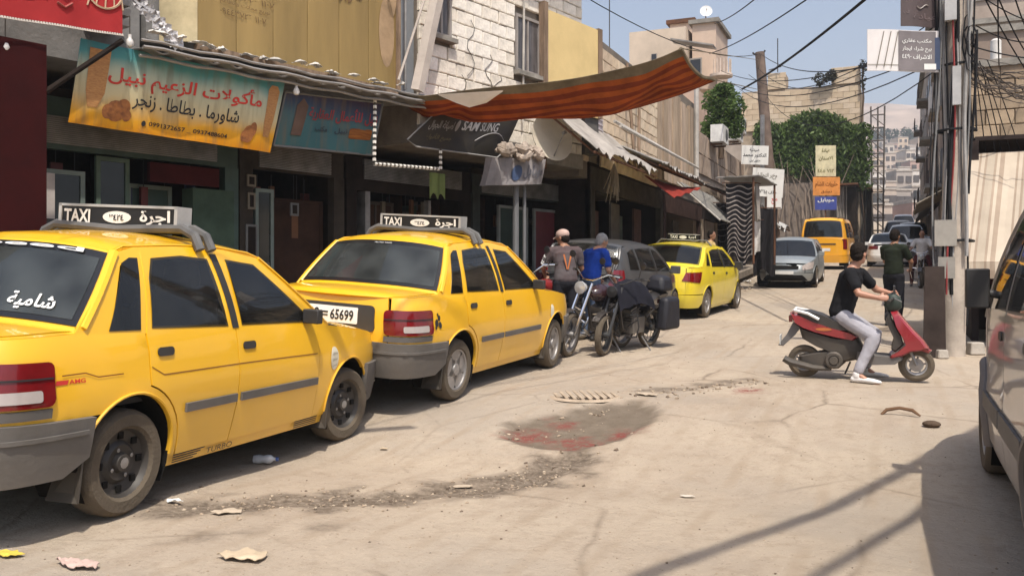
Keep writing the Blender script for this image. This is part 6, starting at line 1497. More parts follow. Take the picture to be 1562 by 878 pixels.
# junk and weeds on the parapet
p = Vector((cx_(1255), VY - .3, h_n)); t = thing('parapet_weed', 'dark tangled weed growing in the parapet gap of the stone house', 'plant', p); leafcloud('foliage', [((0, 0, .3), (.55, .3, .4)), ((.5, 0, .45), (.25, .3, .35))], 420, .22, [M_('dark_weed', (.05, .05, .035), .8)], t, seed=3); MB().tube([(0, 0, 0), (.1, 0, .4)], .03, 5).build('stem', M_('bark', (.12, .085, .06)), t)
p = Vector((cx_(1314), VY - .2, h_v + .3)); t = thing('wall_climber', 'thin dark climber with small leaf tufts on the right corner of the stone house', 'plant', p); MB().tube([(0, 0, -1), (.12, 0, .5), (.05, 0, 1.5), (.15, 0, 2.4)], .05, 5).build('stem', M_('bark', (.12, .085, .06)), t); leafcloud('foliage', [((.12, 0, 2.3), (.25, .2, .35)), ((.1, 0, 1.4), (.18, .2, .5))], 160, .2, [M_('dark_weed', (.05, .05, .035))], t, seed=6)
q = Vector((cx_(1187), VY - .2, h_ap)); o = MB().tube([(0, 0, 0), (0, 0, 1.9)], .03, 5).tube([(-.5, 0, .15), (.2, 0, .3)], .03, 5).build('antenna_mast', black, None, loc=q); tag(o, 'thin antenna mast on the left parapet of the stone house', 'antenna')
# grey corrugated sheds at the vine's foot
for k, (pa, pb, pt, pbm, dd, c_, lab) in enumerate(((1276, 1306, 284, 345, 47, (.30, .27, .24), 'grey corrugated sheet booth beside the orange and blue signs'), (1306, 1328, 290, 400, 49, (.20, .18, .16), 'darker sheet booth with draped cloth, at the right of the corrugated one'))):
    a, b = at_depth(pa, pt, dd), at_depth(pb, pt, dd); r = thing('sheet_booth', lab, 'booth', (a.x, a.y, G(a.x, a.y))); H_2 = a.z - G(a.x, a.y); w_ = (b - a).length
    MB().sheet(lambda u, v: Vector(((b - a).x * u, (b - a).y * u - .05 * math.sin(u * 40), H_2 * v)), 60, 1, .03).build('corrugated_front', M_('booth_%d' % k, c_, .7, var=.3), r); MB().box(((b - a).x / 2, 1.2, H_2 / 2), (w_ * .96, 2.0, H_2 * .98)).build('body', darkwall, r); MB().box(((b - a).x / 2, .9, H_2 + .06), (w_ * 1.15, 2.8, .08)).build('roof', rust, r)

# signs on posts
def plate_sign(label, px0, py0, px1, py1, d, m, lines, post=True, cat='sign', name='street_sign', tilt=0, back=None):
    p = at_depth((px0 + px1) / 2, (py0 + py1) / 2, d); w_ = (px1 - px0) * d / F_PX; h_ = (py1 - py0) * d / F_PX
    b = thing(name, label, cat, p, YAW); b.rotation_euler = (0, tilt, YAW)
    fn = lambda a, z, off=0.0: Vector((a, -.02 - off, z))
    MB().box((0, 0, 0), (w_, .04, h_)).build('sign_panel', m, b)
    for k, (t_, x0, z0, x1, z1, mm) in enumerate(lines):
        mb = MB(); letters(mb, t_, ((x0 - .5) * w_, (z0 - .5) * h_, (x1 - .5) * w_, (z1 - .5) * h_), fn, .006, 0, .02); mb.build('lettering', mm, b)
    if post: MB().tube([(post if post is not True else 0, .05, h_ / 2), (post if post is not True else 0, .05, -h_ / 2 - .9)], .03, 5).build('bracket', rust, b)
    return b
sw = M_('white_sign_face', (.66, .64, .60), .6, var=.08)
plate_sign('small white sign with black Arabic words, on the leaning pole', 1131, 222, 1172, 251, 34, sw, [('صيدلية', .3, .66, .65, .86, blackp), ('الدكتور محمد', .05, .36, .92, .60, blackp), ('طابق اول', .3, .12, .7, .26, blackp)], tilt=rad(2))
plate_sign('larger white sign with grey Arabic text, below the small white one', 1147, 257, 1195, 300, 33.5, sw, [('مخبر التحاليل', .1, .62, .78, .84, M_('grey_print', (.2, .18, .15))), ('الطبية', .3, .38, .7, .54, M_('grey_print', (.2, .18, .15))), ('هاتف ٥٤٣٧', .25, .1, .8, .26, blackp)], tilt=rad(4))
plate_sign('tall pale yellow sign above the orange one', 1244, 222, 1275, 269, 43, M_('pale_yellow_sign', (.62, .56, .36), .6), [('عيادة', .3, .76, .7, .9, M_('olive_print', (.15, .14, .05))), ('الاسنان', .15, .5, .85, .66, M_('olive_print', (.15, .14, .05))), ('٤٤٥ ٧١٢', .1, .12, .9, .24, M_('olive_print', (.15, .14, .05)))])
plate_sign('orange sign between the pale yellow and blue signs', 1240, 270, 1281, 298, 42.8, M_('orange_sign', (.66, .25, .05), .6), [('حلويات الشام', .08, .4, .92, .75, M_('brown_print', (.2, .06, .01))), ('دمشق', .3, .1, .7, .28, M_('brown_print', (.2, .06, .01)))])
plate_sign('blue and white sign at the bottom of the stack of signs', 1243, 300, 1276, 320, 42.6, M_('blue_sign', (.05, .07, .28), .5), [('موبايل', .12, .55, .88, .9, white)])
plate_sign('grey-white notice hanging under the large white sign', 1170, 296, 1192, 318, 33.4, sw, [('صح', .3, .3, .7, .7, redp)])
# leaning pole with cable hooks on the left
p0, p1 = at_depth(1184, 330, 36.5), at_depth(1159, 80, 36.5); p0.z = G(p0.x, p0.y) - .1
d_ = p1 - p0; r = thing('leaning_pole', 'tall leaning brown utility pole in front of the vine covered house', 'utility pole', p0); MB().tube([(0, 0, 0), tuple(d_)], [.27, .19], 10).build('shaft', M_('brown_pole', (.17, .125, .10), .9, var=.3), r, True)
MB().tube([d_ * .985 + Vector((-.3, 0, .15)), d_ * .97, d_ * .985 + Vector((.2, 0, .2))], .04, 5).build('cable_hook', black, r)
r = thing('metal_standpipe', 'thin grey standpipe left of the leaning pole', 'pipe', at_depth(1163, 225, 35.5)); MB().tube([(0, 0, -2.5), (0, 0, 1.3)], .09, 6).build('shaft', steel, r)

# distant pale houses left
def small_house(label, x0, x1, y, z0, z1, dep, c_, wins=(), name='house', roof=None, group=None, slabr=True, cat='house'):
    r = thing(name, label, cat, ((x0 + x1) / 2, y, z0), 0, group); w_ = x1 - x0
    m = M_('render_%d_%d_%d' % tuple(int(q * 60) for q in c_), c_, .92, var=.18, scale=.8)
    MB().box((0, dep / 2, (z1 - z0) / 2), (w_, dep, z1 - z0)).build('wall', m, r)
    if slabr: MB().box((0, dep / 2, z1 - z0 + .09), (w_ + .3, dep + .3, .18)).build('roof', roof or conc, r)
    for (a, h, ww, hh) in wins:
        f_ = MB().box(((a - .5) * w_, -.03, h * (z1 - z0)), (ww, .08, hh)).build('window', M_('far_window_frame', (.3, .28, .26), .7), r)
        MB().box(((a - .5) * w_, -.075, h * (z1 - z0)), (ww * .82, .02, hh * .86)).build('pane', M_('far_pane', (.03, .03, .035), .2), f_)
    return r
def px_house(label, px0, px1, pt, pb, y, dep, c_, wins=(), **k):
    a, b = on_plane(px0, pt, (0, y, 0), Vector((0, 1, 0))), on_plane(px1, pb, (0, y, 0), Vector((0, 1, 0)))
    return small_house(label, a.x, b.x, y, b.z, a.z, dep, c_, wins, **k)
px_house('long cream house wall behind the tarp tip', 960, 1046, 50, 135, 39, 6, (.58, .48, .38), [(.45, .55, .25, .3)], slabr=False)
px_house('pinkish rooftop room with dark roof slab, left of the tower', 1022, 1056, 38, 60, 40.5, 3, (.60, .47, .38), roof=rust)
tw = px_house('pale pink tower house with satellite dish on the roof', 1056, 1092, 38, 135, 39.5, 3, (.60, .46, .36), [(.15, .32, .55, .95)], cat='tower', name='tower_house')
a = on_plane(1100, 118, (0, 39.2, 0), Vector((0, 1, 0))); r = thing('round_balcony', 'round pale balcony with baluster at the right of the tower house', 'balcony', a)
MB().lathe([(.001, 0), (.5, 0), (.5, .12), (.001, .12)], axis='z', n=18).build('slab', M_('render_x', (.6, .5, .42), .9), r, True)
for k in range(10): a = -2.2 + k * .36; MB().tube([(.42 * math.cos(a), .42 * math.sin(a), .12), (.42 * math.cos(a), .42 * math.sin(a), .75)], .03, 5).build('baluster', M_('render_x', (.6, .5, .42)), r)
q = on_plane(1077, 18, (0, 39.5, 0), Vector((0, 1, 0))); dish('white satellite dish on top of the pale pink tower', q, .27, (.3, -1, .3), M_('dish_white', (.8, .8, .8), .5), .5)
r = thing('tin_awning', 'thin tin roof edge behind the tarp tip beside the tower', 'roof', on_plane(1040, 62, (0, 38.4, 0), Vector((0, 1, 0)))); MB().box((.5, 0, -.2), (1.9, .8, .06), M=Matrix.Rotation(rad(14), 3, 'Y')).build('roof_sheet', tin, r)
px_house('small pinkish block store between tarp and brown planks', 1030, 1066, 140, 200, 32, 2, (.50, .36, .28), slabr=False)
# ================================================================ RIGHT SIDE
def cable(mb, p, q, sag, r=.008, n=14, j=0, rnd=random):
    p, q = Vector(p), Vector(q)
    mb.tube([p.lerp(q, i / n) - Vector((0, 0, sag * 4 * (i / n) * (1 - i / n))) + (Vector((rnd.uniform(-j, j), rnd.uniform(-j, j), rnd.uniform(-j, j))) if j and 0 < i < n else Vector()) for i in range(n + 1)], r, 4, cap=False)
cblk = M_('cable_black', (.02, .02, .022), .7); cgrey = M_('cable_grey', (.2, .2, .2), .7)
pz = G(.72, 13.0)
r = thing('utility_pole', 'thick concrete utility pole wrapped in hanging cables, right of the scooter', 'utility pole', (.70, 13.0, pz - .1)); o_ = r.location
MB().tube([(-.02, 0, 0), (.14, 0, 8.2)], [.17, .125], 12).build('shaft', M_('pole_concrete', (.44, .38, .32), .9, var=.3, bump=.3, scale=2), r, True)
mb = MB()
for h in (1.6, 3.05, 3.9, 5.2): mb.tube([(-.26 + .02 * h, -.05, h), (-.1 + .02 * h, -.19, h), (.15 + .02 * h, -.16, h + .01), (.22 + .02 * h, .05, h), (0, .2, h), (-.26 + .02 * h, .08, h), (-.26 + .02 * h, -.05, h)], .018, 5)
mb.build('strap', cblk, r)
rnd = random.Random(31)
for k in range(24):
    a = rnd.uniform(-.30, -.02) if k < 17 else rnd.uniform(-.02, .2); yy = -.14 - .07 * rnd.random() if a > -.16 else rnd.uniform(-.14, .02); z0, z1 = rnd.choice((.5, .9, 1.4, 2.2, 3)), rnd.choice((4.4, 5.2, 6.2, 7.6))
    pts = []; h = z0
    while h < z1: pts.append((a + .02 * h + .03 * math.sin(h * 1.7 + k), yy + .02 * math.sin(h * 2.1 + k), h)); h += .3
    MB().tube(pts, rnd.choice((.008, .012, .017, .024)), 5).build('hanging_cable', (cblk, cgrey, M_('cable_pale', (.32, .31, .30), .7), cblk)[k % 4] if k != 9 else M_('red_cable', (.25, .03, .03), .6), r, True)
for (x, y, z, sx, sy, sz, m) in ((-.30, -.1, 4.05, .12, .1, .42, M_('blue_box', (.04, .06, .12), .5)), (-.13, -.2, 4.6, .14, .1, .3, M_('grey_box', (.4, .4, .4), .5)), (-.04, -.22, 3.6, .1, .06, .5, M_('grey_box', (.4, .4, .4))), (-.13, -.2, 1.7, .26, .03, .34, M_('paper_notice', (.30, .28, .25), .8)), (-.11, -.2, 1.25, .2, .03, .28, M_('paper_notice', (.45, .43, .40)))):
    o = MB().box((x + .02 * z, y, z), (sx, sy, sz)).build('junction_box' if sz != .34 and sz != .28 else 'paper_notice', m, r)
mb = MB()
for k in range(4):
    zz = 4.4 + .2 * math.sin(k * 2.1); pts = [(.16 + .06 * math.sin(i * .9 + k) + .015 * k, -.15 - .03 * k, zz - .25 + .22 * math.cos(i * .9 + k)) for i in range(8)]; mb.tube(pts, .009, 4)
mb.build('cable_coil', cblk, r)['kind'] = 'stuff'
o = MB().box((0, 0, .6), (.27, .22, 1.25), taper=.85).build('rusty_cabinet', M_('brown_black_metal', (.05, .037, .032), .75, var=.4), None); o.location = (.47, 12.75, G(.47, 12.75) - .05); tag(o, 'dark brown metal cabinet standing at the foot of the concrete pole', 'cabinet')
# banners on the pole
def pole_banner(label, x0, y0, x1, y1, d, m, cat='banner'):
    p = at_depth(x0, y1, d); w_ = (x1 - x0) * d / F_PX; h_ = (y1 - y0) * d / F_PX; b = thing('banner', label, cat, p, YAW)
    fn = lambda a, c, off=0.0: Vector((a * w_, -.02 * math.sin(a * 6) - off, c * h_ - .02 * a))
    MB().sheet(fn, 14, 6, .012).build('banner_sheet', m, b, True)
    return b, fn
b, fn = pole_banner('white banner with grey Arabic columns hanging left of the pole top', 1323, 45, 1432, 108, 11.6, M_('white_banner', (.66, .63, .62), .6, var=.1))
mb = MB().poly([(.43, .02), (.96, .02), (.96, .98), (.43, .98)], fn, 0, .2, 0, .008); mb.build('grey_field', M_('grey_banner_print', (.17, .15, .155), .6), b)
mb = MB()
for k, t_ in enumerate(('مكتب عقاري', 'بيع شراء ايجار', 'الاشراف ٠٩٤٤')): letters(mb, t_, (.48, .66 - k * .19, .90, .80 - k * .19), fn, .014, 0, .01)
mb.poly([(.80, .06), (.97, .06), (.97, .2), (.80, .2)], fn, 0, .2, 0, .013); mb.build('white_lettering', white, b)
mb = MB(); 
for k in range(3): mb.tube([fn(.12 + k * .1, .08, .01), fn(.22 + k * .1, .95, .01)], .006, 4)
mb.poly([(0, .14), (.43, .14), (.43, .155), (0, .155)], fn, 0, .2, 0, .008); mb.build('grey_strokes', M_('grey_print', (.2, .18, .15)), b)
b, fn = pole_banner('dark brown banner with pale brush strokes at the very top of the pole', 1374, -40, 1436, 40, 11.7, M_('dark_brown_banner', (.07, .048, .048), .6))
mb = MB().tube([fn(.38 + .3 * i / 8, .38 - .04 * math.sin(i * .7), .012) for i in range(9)], .007, 4); mb.build('brush_stroke', M_('pale_stroke', (.4, .36, .34), .6), b)
mb = MB(); letters(mb, 'عيادة', (.3, .12, .9, .26), fn, .008); letters(mb, 'طب', (.06, .22, .2, .34), fn, .008); mb.build('lettering', M_('brown_stroke', (.16, .12, .12), .6), b)

# stone building on the right behind the awning
r = thing('stone_shop_building', 'rough stone building behind the striped awning on the right', 'building', (1.37, 20, .3)); fn = lambda a, h, o=0.0: Vector((a - 1.37, -o, h - .3))
mb = MB(); slab(mb, fn, 1.37, 10, 0, 5.45, -9, -.07); mb.build('wall', M_('brown_joint', (.22, .17, .13), .95), r)
brick_wall(r, fn, 1.39, 6.2, 2.8, 5.4, .52, .30, [M_('brown_stone_a', (.34, .26, .18), .93, var=.25, scale=3, bump=.4), M_('brown_stone_b', (.29, .22, .155), .93, var=.25, scale=3, bump=.4), M_('brown_stone_c', (.42, .32, .22), .93, var=.25, scale=3, bump=.4)], .07, seed=41, name='stone_block')
mb = MB(); slab(mb, fn, 1.25, 10.1, 5.46, 5.6, -9.1, .12); mb.build('roof_slab', conc, r)
mb = MB(); slab(mb, fn, 3.2, 5.4, 3.3, 4.6, .01, .03); mb.build('render_patch', M_('peach_render', (.52, .38, .26), .9, var=.2), r)  # paler peach slab over part of the blocks
p = at_depth(1507, 84, 19.5); o = MB().tube([(0, 0, -.4), (0, 0, .0)], .02, 5).lathe([(.001, 0), (.1, 0), (.1, .42), (.06, .46), (.001, .46)], axis='z', n=12).build('white_tank', M_('white_enamel', (.68, .66, .62)), None, True); o.location = (p.x, 20.4, 5.65); tag(o, 'small white cylinder standing on the roof of the stone building', 'tank')
# striped awning stall
r = thing('striped_awning', 'cream and brown striped awning sloping towards the camera, right of the pole', 'awning', (.75, 13.6, 1.42)); L0 = r.location.copy()
def aw(u, v, off=0.0):
    xb = lerp(.74, 5.2, u); xt = lerp(1.02, 5.4, u)
    if v <= 1: p = Vector((lerp(xt, xb, v), lerp(15.0, 13.6, v), lerp(3.15, 1.5, v) - .03 * math.sin(u * 60) * math.sin(v * 3.1))); p += Vector((0, -.76, .65)) * (off)
    else: p = Vector((xb, 13.59 - off + .012 * math.sin(u * 90), 1.5 - (v - 1) * 1.0))
    return p - L0
cols = [M_('awning_cream', (.47, .40, .32), .85, var=.1), M_('awning_brown', (.33, .26, .20), .85, var=.15), M_('awning_sand', (.40, .34, .27), .85, var=.1)]
wd = [(.16, 0), (.03, 1), (.05, 0), (.03, 1), (.10, 2), (.03, 1), (.04, 0), (.06, 1)]; x = 0; k = 0
while x < 4.4:
    w_, c_ = wd[k % len(wd)]; a, b_ = x / 4.46, min(1, (x + w_) / 4.46)
    MB().sheet(lambda u, v, a=a, b_=b_: aw(lerp(a, b_, u), v), 2, 12, .01).build('stripe', cols[c_], r); MB().sheet(lambda u, v, a=a, b_=b_: aw(lerp(a, b_, u), 1 + v * .22), 2, 2, .01).build('valance', cols[c_], r)
    x += w_; k += 1
MB().tube([Vector((.76, 13.62, 1.5)) - L0, Vector((1.02, 15, 3.15)) - L0], .025, 5).tube([Vector((.76, 13.62, 1.5)) - L0, Vector((5.2, 13.62, 1.5)) - L0], .02, 5).tube([Vector((1.02, 15, 3.15)) - L0, Vector((1.1, 15.1, .2)) - L0], .03, 5).build('frame', rust, r)
r = thing('market_stall', 'dark stall with maroon panel and white counter under the striped awning', 'stall', (1.1, 14.6, G(1.1, 14.6))); 
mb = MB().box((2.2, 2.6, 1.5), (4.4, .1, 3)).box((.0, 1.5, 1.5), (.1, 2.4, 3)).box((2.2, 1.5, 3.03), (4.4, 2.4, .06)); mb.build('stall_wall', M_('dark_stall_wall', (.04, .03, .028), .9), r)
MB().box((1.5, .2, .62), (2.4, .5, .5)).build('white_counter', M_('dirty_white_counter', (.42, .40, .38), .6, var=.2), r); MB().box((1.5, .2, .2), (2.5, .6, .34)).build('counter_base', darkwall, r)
MB().box((1.6, .9, 1.1), (2.8, .06, .5)).build('maroon_panel', M_('maroon_panel', (.09, .02, .02), .7), r)
for k in range(4): MB().box((.55 + k * .5, -.06, .86), (.05, .03, .04)).build('hook', blackp, r)
o = MB().tube([(0, 0, 0), (.06, 0, 1.25)], .014, 5).build('thin_white_post', M_('white_enamel', (.68, .66, .62)), None); o.location = (.80, 13.2, G(.8, 13.2)); tag(o, 'thin pale stick standing at the corner of the striped awning stall', 'post')
for k, (px_, py_, s_, lab) in enumerate(((1488, 541, .2, 'grey concrete block on the ground under the striped awning'), (1437, 548, .14, 'small pale stone at the foot of the concrete pole'), (1470, 505, .1, 'small stone lying beside the concrete block'))):
    p = ground_at(px_, py_); o = MB().box((0, 0, s_ * .4), (s_, s_ * .8, s_ * .8), .4, taper=.85).build('concrete_block', M_('grey_block', (.40, .36, .31), .95, bump=.4), None); o.location = p; bv = o.modifiers.new('b', 'BEVEL'); bv.width = .012; tag(o, lab, 'block')
# row of houses on the right side of the far street
for k, (y0, y1, h, c_, lab) in enumerate(((30.2, 37, 7.6, (.27, .21, .17), 'dark brown house on the right just past the concrete pole'), (37.3, 46, 9.2, (.33, .27, .22), 'tall brown house on the right with a white balcony box'), (46.4, 60, 12.2, (.38, .31, .26), 'tallest house on the right side of the far street'), (60.5, 80, 12.5, (.42, .36, .30), 'pale house on the right beyond the tallest one'))):
    xw = (1.55, 1.85, 1.75, 1.9)[k]; z0 = G(xw, y0) - .3; r = thing('street_house', lab, 'house', (xw, y0, z0)); fn = lambda a, hh, o=0.0, y0=y0, z0=z0: Vector((-o, a - y0, hh - z0))
    m = M_('street_render_%d' % k, c_, .93, var=.3, scale=.7); H_1 = G(xw, y0) + h
    mb = MB().box((4, (y1 - y0) / 2, (H_1 - z0) / 2), (8, y1 - y0, H_1 - z0)); mb.build('wall', m, r); MB().box((3.9, (y1 - y0) / 2, H_1 - z0 + .1), (8.4, y1 - y0 + .2, .2)).build('roof', conc, r)
    n_ = int((y1 - y0) / 2.4)
    for j in range(n_):
        for f in range(int(h / 3)):
            a = y0 + (j + .5) * (y1 - y0) / n_; hh = G(xw, y0) + 3.6 + f * 2.7
            if hh + 1.2 > H_1: continue
            f_ = MB(); slab(f_, fn, a - .5, a + .5, hh, hh + 1.2, -.02, .07); F_ = f_.build('window', M_('far_window_frame', (.3, .28, .26)), r); g_ = MB(); slab(g_, fn, a - .42, a + .42, hh + .08, hh + 1.12, .07, .08); g_.build('pane', M_('far_pane', (.03, .03, .035)), F_)
    for f in range(1, int(h / 3)):
        a = lerp(y0, y1, .25 + .4 * (f % 2)); hh = G(xw, y0) + .4 + 2.9 * f; b_ = MB(); slab(b_, fn, a - 1.3, a + 1.3, hh, hh + .14, 0, .6); B_ = b_.build('balcony', conc, r)
        g_ = MB(); slab(g_, fn, a - 1.3, a + 1.3, hh + .14, hh + 1.0, .52, .58); g_.build('balcony_front', M_('balcony_white', (.62, .60, .57), .7) if (k == 1 and f == 2) else M_('balcony_dark', (.09, .07, .06), .8), B_)
    a_ = MB().sheet(lambda u, v: fn(lerp(y0 + .3, y1 - .3, u), G(xw, y0) + 3.1 - .55 * v + .05 * math.sin(u * 14), (.95, .5, .7, .5)[k] * v - .02), 16, 3, .02); a_.build('shop_awning', M_('awn_%d' % k, ((.30, .26, .2), (.12, .10, .09), (.4, .36, .3), (.2, .1, .08))[k], .8, var=.3), r)
# left side past the stone house
for k, (x1, y0, y1, h, c_, lab) in enumerate(((-2.6, 60, 76, 8.5, (.40, .34, .29), 'pale house behind the sheet booths on the left of the far street'), (-2.9, 78, 98, 9, (.46, .38, .32), 'rose grey house farther up on the left'))):
    r = thing('street_house', lab, 'house', (x1, y0, G(x1, y0) - .3)); H_1 = h; L_ = y1 - y0
    MB().box((-5, L_ / 2, H_1 / 2), (10, L_, H_1)).build('wall', M_('left_render_%d' % k, c_, .93, var=.3, scale=.7), r); MB().box((-5, L_ / 2, H_1 + .1), (10.3, L_ + .2, .2)).build('roof', conc, r)
    for j in range(5):
        for f in range(2): f_ = MB().box((.03, (j + .5) * L_ / 5, 3.6 + f * 2.7), (.1, 1.0, 1.2)).build('window', M_('far_window_frame', (.3, .28, .26)), r); MB().box((.085, (j + .5) * L_ / 5, 3.6 + f * 2.7), (.02, .84, 1.04)).build('pane', M_('far_pane', (.03, .03, .035)), f_)
    for j in range(3): f_ = MB().box((-1.2 - j * 2, -.03, 4 + 2.2 * (j % 2)), (1.0, .1, 1.2)).build('window', M_('far_window_frame', (.3, .28, .26)), r); MB().box((-1.2 - j * 2, -.09, 4 + 2.2 * (j % 2)), (.84, .02, 1.04)).build('pane', M_('far_pane', (.03, .03, .035)), f_)
# lattice mast beyond the stone house
p = at_depth(1339, 300, 62); r = thing('scaffold_tower', 'dark lattice frame tower rising beyond the vine, left of the far street', 'tower', (p.x, p.y, G(p.x, p.y))); H_1 = at_depth(1339, 162, 62).z - r.location.z
for dx, dy in ((-.45, 0), (0, .3), (.45, 0)): MB().tube([(dx * .7, dy, 0), (dx, dy, H_1)], .06, 5).build('mast', M_('dark_frame', (.15, .13, .115), .8), r)
mb = MB()
for k in range(int(H_1 / .9)): z = H_1 - .6 - k * .9; mb.tube([(-.45, 0, z), (.45, 0, z)], .05, 4).tube([(-.45, 0, z), (.45, 0, z - .8)], .03, 4)
mb.build('cross_bars', M_('dark_frame', (.07, .06, .055)), r)
# the far town climbing the slope
rnd = random.Random(77); n_h = 0
tones = [(.50, .42, .36), (.56, .50, .44), (.46, .33, .29), (.60, .56, .52), (.38, .34, .31), (.55, .44, .34)]; tn = ['buff', 'cream', 'rose', 'white', 'grey', 'sand']
rows = [(104, 318, 3), (125, 300, 4), (150, 282, 5), (185, 268, 5), (230, 252, 5), (290, 238, 6), (360, 224, 6), (440, 212, 7)]
for ri, (d, top, n_) in enumerate(rows):
    px_ = 1329 + rnd.uniform(-4, 2); 
    for j in range(n_):
        w_ = (1432 - 1325) / n_ * rnd.uniform(.75, 1.15); y_h = top + rnd.uniform(-9, 10)
        if ri < 2 and 1350 < px_ + w_ / 2 < 1400: px_ += w_; continue
        c_ = rnd.randrange(6); a, b_ = at_depth(px_, y_h, d), at_depth(px_ + w_, y_h, d)
        z0 = G((a.x + b_.x) / 2, a.y) - 4; ww = (b_ - a).length; hh = a.z - z0
        r = thing('distant_house', '%s flat-roofed house in the far town, %s row up the slope, %s' % (tn[c_], ('first', 'second', 'third', 'fourth', 'fifth', 'sixth', 'seventh', 'eighth')[ri], ('leftmost', 'second from left', 'third from left', 'fourth from left', 'fifth from left', 'sixth from left', 'rightmost')[j]), 'house', ((a.x + b_.x) / 2, (a.y + b_.y) / 2, z0), YAW, 'houses of the far town')
        m = M_('town_%d' % c_, tones[c_], .93, var=.2, scale=.25); MB().box((0, 5, hh / 2), (ww, 10, hh)).build('wall', m, r); MB().box((0, 5, hh + .15), (ww * 1.04, 10.3, .3)).build('roof', M_('town_roof', (.42, .38, .34), .9), r)
        nw = max(2, int(ww / 2.6)); nf = min(4, max(1, int((y_h and 30) * d / F_PX / 3.0)))
        for q in range(nw):
            for f in range(nf): f_ = MB().box(((q + .5) / nw * ww - ww / 2, -.05, hh - 1.7 - f * 2.9), (1.2, .2, 1.4)).build('window', M_('town_window', (.09, .08, .08), .5), r)
        if rnd.random() < .5: MB().lathe([(.001, 0), (.7, 0), (.7, 1.4), (.001, 1.4)], c=(rnd.uniform(-ww / 3, ww / 3), 3, hh + .3), axis='z', n=10).build('water_tank', M_('town_tank', (.5, .5, .5) if rnd.random() < .5 else (.1, .1, .1), .6), r)
        px_ += w_
for k in range(7):
    px_ = 1333 + k * 11 + rnd.uniform(-3, 3); p = at_depth(px_, 214, 470); t = thing('cypress_tree', 'dark narrow tree on the skyline of the far town', 'tree', p, 0, 'dark trees on the far skyline')
    MB().tube([(0, 0, -6), (0, 0, 3)], .4, 5).build('trunk', M_('bark', (.12, .085, .06)), t); leafcloud('crown', [((0, 0, 2), (2.2, 2.2, 4 + 2 * rnd.random()))], 150, 2.0, [M_('cypress_green', (.035, .055, .03), .8)], t, seed=k)
# hills
hl = MB()
def hill(u, v):
    x = lerp(-900, 2600, u); y = lerp(620, 2200, v); px_ = 0
    h = 45 + 178 * (1 - (1 - min(1, v * 2.2)) ** 2) * (.78 + .22 * math.sin(u * 7.0 + .6)) + 18 * fbm(x, y, .004)
    return Vector((x, y, h - (0 if v > 0 else 60)))
hl.grid(hill, 90, 30); o = hl.build('hills', M_('hill_rock', (.42, .32, .25), .95, var=.35, scale=.02, coord='Object'), None, 2); o['kind'] = 'structure'
# ================================================================ OVERHEAD CABLES
pt = Vector((.80, 12.95, 6.3)); rnd = random.Random(2)
def cable_thing(label, p, q, sag, r=.01, n=16, strands=1, m=None, group='cables over the street'):
    p, q = Vector(p), Vector(q); t = MB(); 
    for k in range(strands): j = Vector((rnd.uniform(-1, 1), rnd.uniform(-1, 1), rnd.uniform(-1, 1))) * r * 1.6 * (strands > 1); cable(t, j, q - p + j, sag * (1 + .05 * k), r, n)
    o = t.build('overhead_cable', m or cblk, None, loc=p); tag(o, label, 'cable', group); return o
cable_thing('thick black cable crossing the sky from the top down to the bush', at_depth(1345, -22, 14), at_depth(1132, 136, 30.0), .12, .035)
cable_thing('thin cable from the upper left sky past the tower to the leaning pole', at_depth(880, -12, 16), at_depth(1160, 82, 36.5), .5, .012)
cable_thing('thin cable from the leaning pole sagging to the white banner', at_depth(1160, 82, 36.5), at_depth(1436, 70, 12.9), .55, .014)
cable_thing('thin cable slanting up from the tower dish to the top edge', at_depth(1090, 36, 38), at_depth(1160, -8, 18), .1, .018)
cable_thing('thin cable slanting up from behind the tower to the upper sky', at_depth(1082, 82, 38), at_depth(1250, -14, 16), .15, .018)
for k, (y0, y1) in enumerate(((100, 60), (118, 74), (128, 88), (106, 20), (96, 30), (140, 98))): cable_thing('thin cable from the %s left houses to the concrete pole' % ('tower by the', 'roofs of the', 'bush on the', 'terrace of the', 'pink tower on the', 'vine side of the')[k], at_depth(1100 + k * 14, y0 + 8, 34), at_depth(1440, y1, 12.9), .5 + .1 * k, .011)
for k, (a, b) in enumerate((((1498, -10), (1580, 130)), ((1520, -10), (1585, 105)), ((1546, -10), (1590, 70)), ((1505, 0), (1590, 38)), ((1490, 40), (1600, 60)), ((1522, -8), (1524, 100)), ((1480, 70), (1600, 90)))): cable_thing('%s thin cable in the top right corner of the sky' % ('first and longest', 'second', 'third', 'short flat', 'level', 'upright', 'lowest')[k], at_depth(*a, 12.6), at_depth(*b, 15 + k % 3), .05 + .08 * (k % 3), .011, group='cables in the top right corner')
mb = MB(); rnd = random.Random(6)
for k in range(24):
    a = at_depth(rnd.uniform(1468, 1486), rnd.uniform(75, 130), 12.8); b = at_depth(rnd.uniform(1590, 1660), rnd.uniform(95, 165), rnd.uniform(12, 17)); cable(mb, a, b, rnd.uniform(.03, .22), rnd.choice((.005, .007, .010)), 12, .03, rnd)
o = mb.build('cable_tangle', M_('cable_brownish', (.09, .075, .065), .8), None); tag(o, 'dense tangle of drooping cables right of the concrete pole', 'cables', kind='stuff')
for k in range(7):
    a = at_depth(1470 + 6 * k, 90 + rnd.uniform(-20, 20), 12.8); b = at_depth(1480 + 14 * k + rnd.uniform(-10, 10), 250 + rnd.uniform(-30, 60), 13.4); cable_thing('thin dark cable drooping in front of the stone building and awning', a, b, -.1, .008, group='drooping cables before the stone building')
